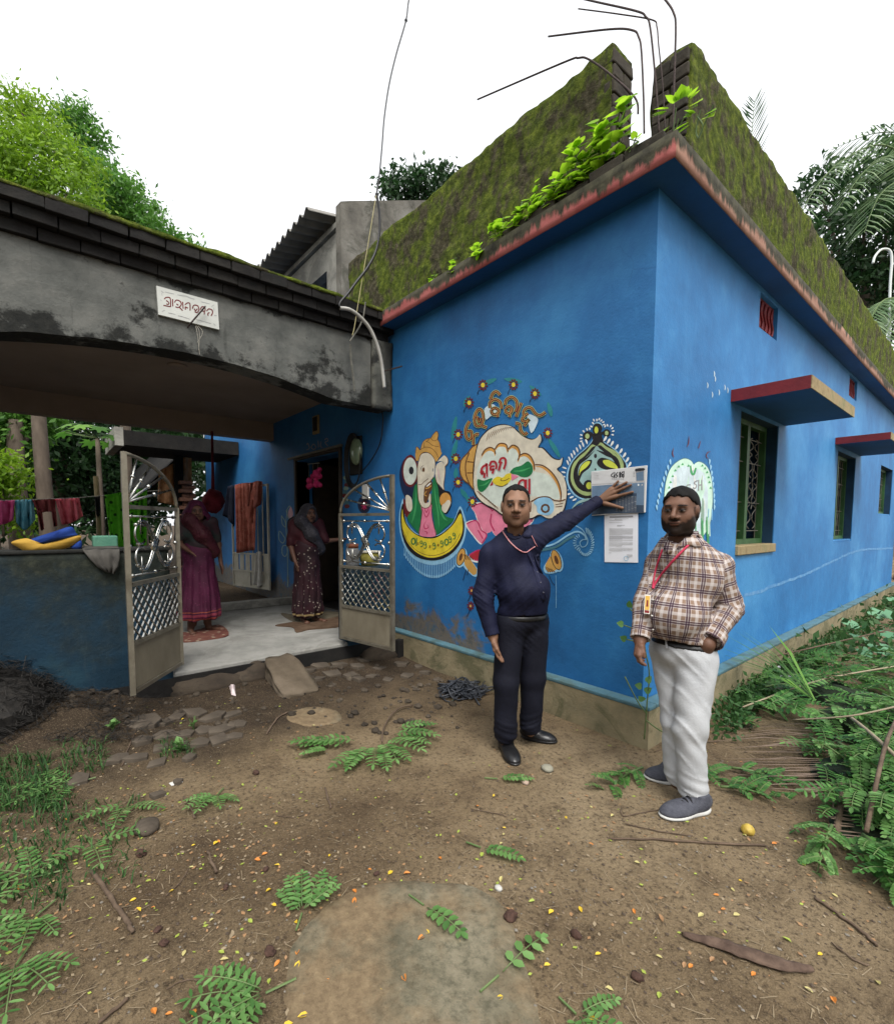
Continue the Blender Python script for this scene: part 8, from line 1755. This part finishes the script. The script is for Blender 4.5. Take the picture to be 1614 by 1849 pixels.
for _ in range(420):
    x, y = rng.uniform(60,830), rng.triangular(1190,1345,1230); p = G(x, y); r = rng.choice([.008,.012,.018,.026])*rng.uniform(.7,1.3)
    if p.y > -.14: continue
    RB.ball((p.x, p.y, p.z+r*.3), (r*1.2, r, r*.7), 7, 5, lambda w: 1+.45*fbm(w.x*2+x, w.y*2, w.z*2+y))
tag(mk("rubble", RB, concrete("dark rubble", (.030,.023,.017),(.055,.043,.031),(.10,.08,.058),(.018,.014,.01),.5)), "small dark rubble strewn before the porch", "rubble", kind="stuff")
# dark plastic strip tangle by the plinth
TG = thing("plastic_tangle", tuple(G(835,1250)), "tangled heap of dark grey plastic strips by the plinth", "rubbish"); q = MB(); c0 = G(835,1252)
for _ in range(60):
    P_ = [c0+Vector((rng.gauss(0,.10), rng.gauss(0,.10), abs(rng.gauss(.03,.03)))) for _ in range(4)]; q.tube(crs(P_, 4), rng.uniform(.004,.009), 4)
mk("strips", q, plain("dark grey plastic strip", [(.018,.020,.026),(.05,.055,.065)], 20, .45), TG, True)["kind"] = "stuff"
# individual stones, fruit, bark, husks, wrapper
def stone(name, label, x, y, r, m, cat="stone", amp=.3, sq=(1,.8,.6)):
    b = G(x, y); q = blobmesh((b.x, b.y, b.z+r*sq[2]*.6), tuple(r*k for k in sq), x*.13, amp); return tag(mk(name, q, m, None, True, origin=tuple(b)), label, cat)
M_ST1, M_ST2 = concrete("grey fieldstone", (.17,.16,.12),(.24,.23,.18),(.30,.29,.24),(.1,.095,.07),.4), plain("pinkish stone", [(.28,.20,.15),(.38,.29,.23)], 10, .85, .4, 30)
stone("stone", "angular grey stone in front of the black shoes", 988, 1392, .040, M_ST1); stone("stone", "small pinkish stone left of the angular grey one", 948, 1415, .026, M_ST2); stone("stone", "half buried dark cobble left of the sprig fan", 265, 1500, .07, M_FLAG, sq=(1,.8,.45)); stone("stone", "small white stone at the concrete pad's corner", 900, 1607, .018, plain("white pebble", [(.4,.39,.36)], 5, .8))
stone("yellow_fruit", "wrinkled yellow fruit lying before the running shoes", 1350, 1505, .030, plain("overripe yellow fruit skin", [(.30,.20,.02),(.42,.30,.05),(.16,.09,.02)], 18, .5, .5, 50), "fruit", .25, (1,1,.9))
M_HUSK = plain("dark brown seed husk", [(.030,.015,.010),(.075,.036,.024)], 20, .85, .6, 60)
for k, (x, y, r, lab) in enumerate(((922,1660,.036,"black brown husk on the right edge of the concrete pad"), (957,1708,.026,"brown husk below the black one at the pad's edge"), (1040,1692,.026,"brown husk on pale crumbled soil right of the pad"), (1150,1768,.024,"brown husk near the bottom edge"), (462,1398,.028,"dark husk left of the big leafy branch"), (255,1545,.03,"husk among the litter at left"), (480,1572,.018,"small husk beside yellow leaves"), (408,1605,.018,"small dark husk at mid left"), (296,1706,.02,"small dark husk at lower left"), (487,1722,.028,"reddish husk left of the pad"), (680,1580,.016,"small husk above the concrete pad"), (285,1682,.02,"pale brown husk at lower left"))):
    b = G(x, y); q = blobmesh((b.x, b.y, b.z+r*.3), (r*.85, r*.6, r*.5), x*.31, .75, Matrix.Rotation(x, 3, 'Z'), 16, 11); tag(mk("seed_husk", q, M_HUSK, None, True, origin=tuple(b)), lab, "husk", "seed husks on the yard")
bk = MB(); ax = [G(1232,1692,.006), G(1300,1712,.012), G(1370,1737,.014), G(1420,1750,.012), G(1466,1755,.006)]; ap = crs(ax, 6); rows = []
for i, p in enumerate(ap):
    w_ = .008+.024*math.sin(math.pi*min(1, i/len(ap)*1.05))*(1+.4*fbm(i*.5, 1)); rows.append([p+np.array(ff)*(w_*s)+np.array([0,0,.010*math.cos(s*1.5)+.010*fbm(i*.7, s*3)]) for s in (-1,-.6,-.2,.2,.6,1)])
bk.sheet(rows); o = mk("bark_strip", bk, plain("peeling bark", [(.045,.026,.018),(.13,.085,.06)], 16, .9, .7, 50), None, True, origin=tuple(ax[2])); solid(o, .006); tag(o, "long curled strip of brown bark at lower right", "bark")
SK = [([(1100,1518),(1200,1520),(1290,1526),(1382,1530)], .007, "long thin stick lying in front of the running shoes"), ([(1128,1490),(1190,1503),(1250,1512)], .004, "thin stick just behind the long one before the shoes"), ([(1470,1625),(1520,1660),(1560,1690),(1582,1712)], .008, "dark crooked stick at lower right edge"), ([(1500,1705),(1540,1735),(1568,1747)], .004, "thin black twig below the crooked stick"), ([(165,1578),(200,1625),(225,1662),(240,1690)], .012, "knotty stick standing out at lower left"), ([(178,1852),(205,1830),(232,1808)], .008, "pale stick at the bottom left edge"), ([(332,1442),(345,1462),(352,1480)], .008, "dark chip left of the sprig fan"), ([(375,1540),(382,1560),(392,1578)], .008, "short dark stick at mid left"), ([(587,1425),(592,1445),(598,1462)], .007, "dark sliver standing in mid yard"), ([(482,1328),(500,1300),(520,1288)], .009, "dark split stick before the concrete patch"), ([(850,1463),(890,1470),(915,1476)], .003, "fine twig in front of the pink stone"), ([(150,1470),(190,1490),(240,1505)], .006, "grey twig among the litter at left"), ([(220,1385),(235,1345),(255,1300)], .006, "thin twig leaning on the broken stones"), ([(300,1790),(330,1775),(360,1772)], .003, "fine straw at lower left"), ([(1180,1360),(1230,1345),(1300,1340)], .004, "fine twig behind the running shoes"), ([(60,1240),(110,1225),(160,1190)], .005, "thin cane across the straw heap"), ([(350,1550),(330,1590),(300,1620)], .003, "fine straw at left"), ([(500,1475),(530,1478),(560,1470)], .003, "fine straw in mid yard"), ([(1120,1465),(1125,1475),(1150,1472),(1200,1462)], .004, "black wire by the man's heel")]
for pts, r, lab in SK:
    r *= .72
    P_ = [G(x, y, r+.003) for x, y in pts]; q = MB(); q.tube([Vector(p)+Vector((.010*fbm(i*.7, r*900), .010*fbm(i*.7, r*500, 3), .004*fbm(i*1.1, r*900))) for i, p in enumerate(crs(P_, 5))], [r*(1+.5*fbm(i*.9, 4.4+r*99)) for i in range(len(crs(P_, 5)))], 6); tag(mk("stick", q, STICK, None, True, origin=tuple(P_[0])), lab, "stick", "sticks on the yard")
for nm, lab, cat, px, c_, h in (("wrapper", "crumpled red and white wrapper on the earth below the porch floor", "wrapper", [(414,1240),(424,1238),(426,1258),(418,1256)], (.60,.50,.50), .10), ("paper_packet", "flat white packet among the broken stones", "packet", [(305,1416),(328,1408),(330,1414),(310,1421)], (.55,.54,.50), .02), ("white_cloth", "white crumpled cloth behind the leaf heap by the plinth", "cloth", [(1375,1208),(1400,1196),(1435,1212),(1425,1232),(1395,1230)], (.55,.56,.62), .10)):
    P_ = [G(x, y) for x, y in px]; c0 = sum(P_, Vector())/len(P_); q = MB(); n = len(P_); R_n = 5; rows = []
    for f in (1, .75, .5, .25, .02): rows.append([c0.lerp(p, f)+Vector((0,0,.004+h*(1-f)*.5*(1+fbm(p.x*9*f, p.y*9*f, f*5)))) for p in (P_+[P_[0]])])
    q.sheet(rows); o = mk(nm, q, plain(nm.replace("_", " ")+" surface", [tuple(k*.85 for k in c_), c_], 20, .6, .5, 40), None, False, origin=tuple(c0)); solid(o, .003); tag(o, lab, cat)
# fallen leaves, one object each
LM = []
for k, (c_, ds) in enumerate((((.62,.42,.03),"yellow"), ((.55,.20,.035),"orange"), ((.30,.17,.08),"brown"), ((.46,.40,.16),"pale straw-coloured"), ((.30,.36,.06),"yellow green"))):
    m = plain("fallen leaf %s" % ds, [tuple(x*.75 for x in c_), c_], 40, .6, .2, 60)
    for v in range(2):
        me = bpy.data.meshes.new("fallen_leaf"); cu = .10+.12*v; P_ = [(0,0,0),(.26,.24+.04*v,cu),(.62,.26,cu*1.1),(1,0,.10*v),(.62,-.24,cu*.8),(.26,-.22,cu),(.5,0,0)]
        me.from_pydata([(x-.5, y, z+.05) for x, y, z in P_], [], [(0,1,6),(1,2,6),(2,3,6),(3,4,6),(4,5,6),(5,0,6)]); me.materials.append(m); LM.append((me, ds))
def fleaf(x, y, k, s):
    b = G(x, y, .003); me, ds = LM[k]; o = bpy.data.objects.new("fallen_leaf", me); COL.objects.link(o); o.location = b; o.rotation_euler = (rng.uniform(-.25,.25), rng.uniform(-.25,.25), rng.uniform(0,6.28)); o.scale = (s, s, s)
    near = min(LANDM, key=lambda l: (l[0]-x)**2+(l[1]-y)**2); v = "above" if y < near[1]-25 else "below" if y > near[1]+25 else "beside"; hz = "left" if x < near[0]-45 else "right" if x > near[0]+45 else "straight"
    where = ("%s and %s of %s" % (v, hz, near[2])) if hz != "straight" else "%s %s" % ("just "+v if v != "beside" else "beside", near[2])
    tag(o, "%s %s leaf on the dirt %s" % ("tiny" if s < .026 else "small" if s < .038 else "larger", ds, where), "leaf", "fallen leaves on the yard"); return o
LANDM = [(740,1700,"the concrete pad"),(392,1452,"the sprig fan"),(540,1607,"the upright sprig"),(45,1680,"the corner sprigs"),(420,1815,"the bottom sprig"),(665,1350,"the leafy branch"),(570,1295,"the concrete patch"),(960,1400,"the two stones"),(925,1350,"the black shoes"),(1240,1480,"the grey shoes"),(1350,1500,"the yellow fruit"),(1350,1730,"the bark strip"),(1530,1670,"the crooked stick"),(1040,1690,"the brown husks"),(200,1635,"the knotty stick"),(880,1540,"the short sprig"),(345,1330,"the broken stones"),(1250,1525,"the long stick"),(1560,1560,"the leaf heap"),(100,1440,"the grass")]
KN = [(485,1611,0),(495,1637,0),(537,1722,2),(686,1792,0),(590,1775,2),(547,1838,0),(537,1746,0),(988,1746,0),(1048,1645,0),(1145,1648,2),(1265,1655,6),(1193,1660,4),(902,1805,0),(1070,1845,0),(833,1704,2),(818,1702,2),(1293,1618,2),(1360,1762,2),(1247,1747,2),(1585,1778,6),(730,1770,2),(500,1742,2),(310,1612,0),(345,1568,6),(240,1627,0),(250,1645,0),(465,1555,2),(478,1545,2),(500,1565,0),(390,1525,0),(705,1578,0),(735,1580,2),(795,1552,2),(640,1612,2),(640,1630,2),(1022,1478,0),(870,1545,8),(940,1550,8),(400,1722,8),(535,1668,0),(452,1665,8),(770,1685,0),(760,1697,2),(718,1632,2),(35,1603,2),(95,1595,6),(120,1480,2),(15,1370,2),(278,1830,2),(305,1833,2),(350,1832,2),(520,1855,0),(775,1810,2),(905,1590,6),(1150,1560,6),(1105,1475,6),(430,1280,6),(320,1297,0),(330,1300,0),(405,1735,6),(960,1630,8),(995,1650,0),(1080,1725,0),(1190,1730,6),(1235,1745,4),(1330,1655,6),(1420,1700,8),(1480,1725,0),(1505,1810,2),(1460,1790,6),(1190,1800,8),(1100,1790,6)]
for x, y, k in KN: fleaf(x, y, k+rng.randrange(2), rng.uniform(.022,.034))
for _ in range(60):
    x, y = rng.uniform(60,1560), rng.triangular(1230,1849,1620)
    if y < 1330 and (x < 560 or x > 1100): continue
    fleaf(x, y, rng.choice([0,1,2,3,4,5,6,6,7,7,8,9,4]), rng.uniform(.014,.028))
# pebbles, crumbs and leaf bits too small to count
q = MB(); ico = [(0,0,1),(.94,0,.2),(0,.94,.1),(-.94,0,.2),(0,-.94,.1),(0,0,-1)]; icf = [(0,1,2),(0,2,3),(0,3,4),(0,4,1),(5,2,1),(5,3,2),(5,4,3),(5,1,4)]
for _ in range(5200):
    x, y = rng.uniform(-60,1680), rng.triangular(1190,1880,1500); p = G(x, y)
    if p.y > -.12 and p.x < .12: continue
    s = rng.choice([.002,.002,.0025,.003,.004,.006]) * rng.uniform(.7,1.4); ca, sa = math.cos(x), math.sin(x); q.cm = rng.choice([0,1,1,1,2]); q.add([(p.x+(a*ca-b*sa)*s*1.3, p.y+(a*sa+b*ca)*s, p.z+s*.35+c_*s*.6) for a, b, c_ in ico], icf)
tag(mk("pebbles", q, [plain("tan pebble", [(.14,.10,.062),(.22,.165,.11)], 20, .9), plain("dark clod", [(.045,.032,.022),(.09,.065,.045)], 20, .95), plain("grey pebble", [(.12,.105,.085),(.20,.18,.15)], 20, .9)]), "scattered pebbles and soil crumbs on the yard", "pebbles", kind="stuff")
q = MB()
for _ in range(2600):
    x = rng.uniform(-60,1620); y = rng.triangular(1200,1870,1450)
    if x > 560 and rng.random() < .55: continue
    p = G(x, y, .003); a = rng.uniform(0, 6.28); L = rng.uniform(.008,.024); d = Vector((math.cos(a), math.sin(a), rng.uniform(-.1,.3)))*L; s = Vector((-d.y, d.x, rng.uniform(-.004,.004)))*.32; q.cm = rng.choice([0,0,1,1,2]); q.add([p, p+d*.5+s, p+d, p+d*.5-s], [(0,1,2,3)])
for _ in range(700):
    x, y = rng.uniform(-40,1560), rng.uniform(1230,1860); p = G(x, y, .004); a = rng.uniform(0, 6.28); d = Vector((math.cos(a), math.sin(a), 0))*rng.uniform(.02,.07); s = Vector((-d.y, d.x, 0)).normalized()*.0012; q.cm = 1; q.add([p-s, p+s, p+d+s, p+d-s], [(0,1,2,3)])
tag(mk("leaf_litter", q, [bpy.data.materials["fallen leaf brown"], plain("dead straw bits", [(.16,.12,.075),(.28,.22,.14)], 20, .9), bpy.data.materials["fallen leaf yellow green"]]), "fine leaf litter and straw bits on the yard", "litter", kind="stuff")
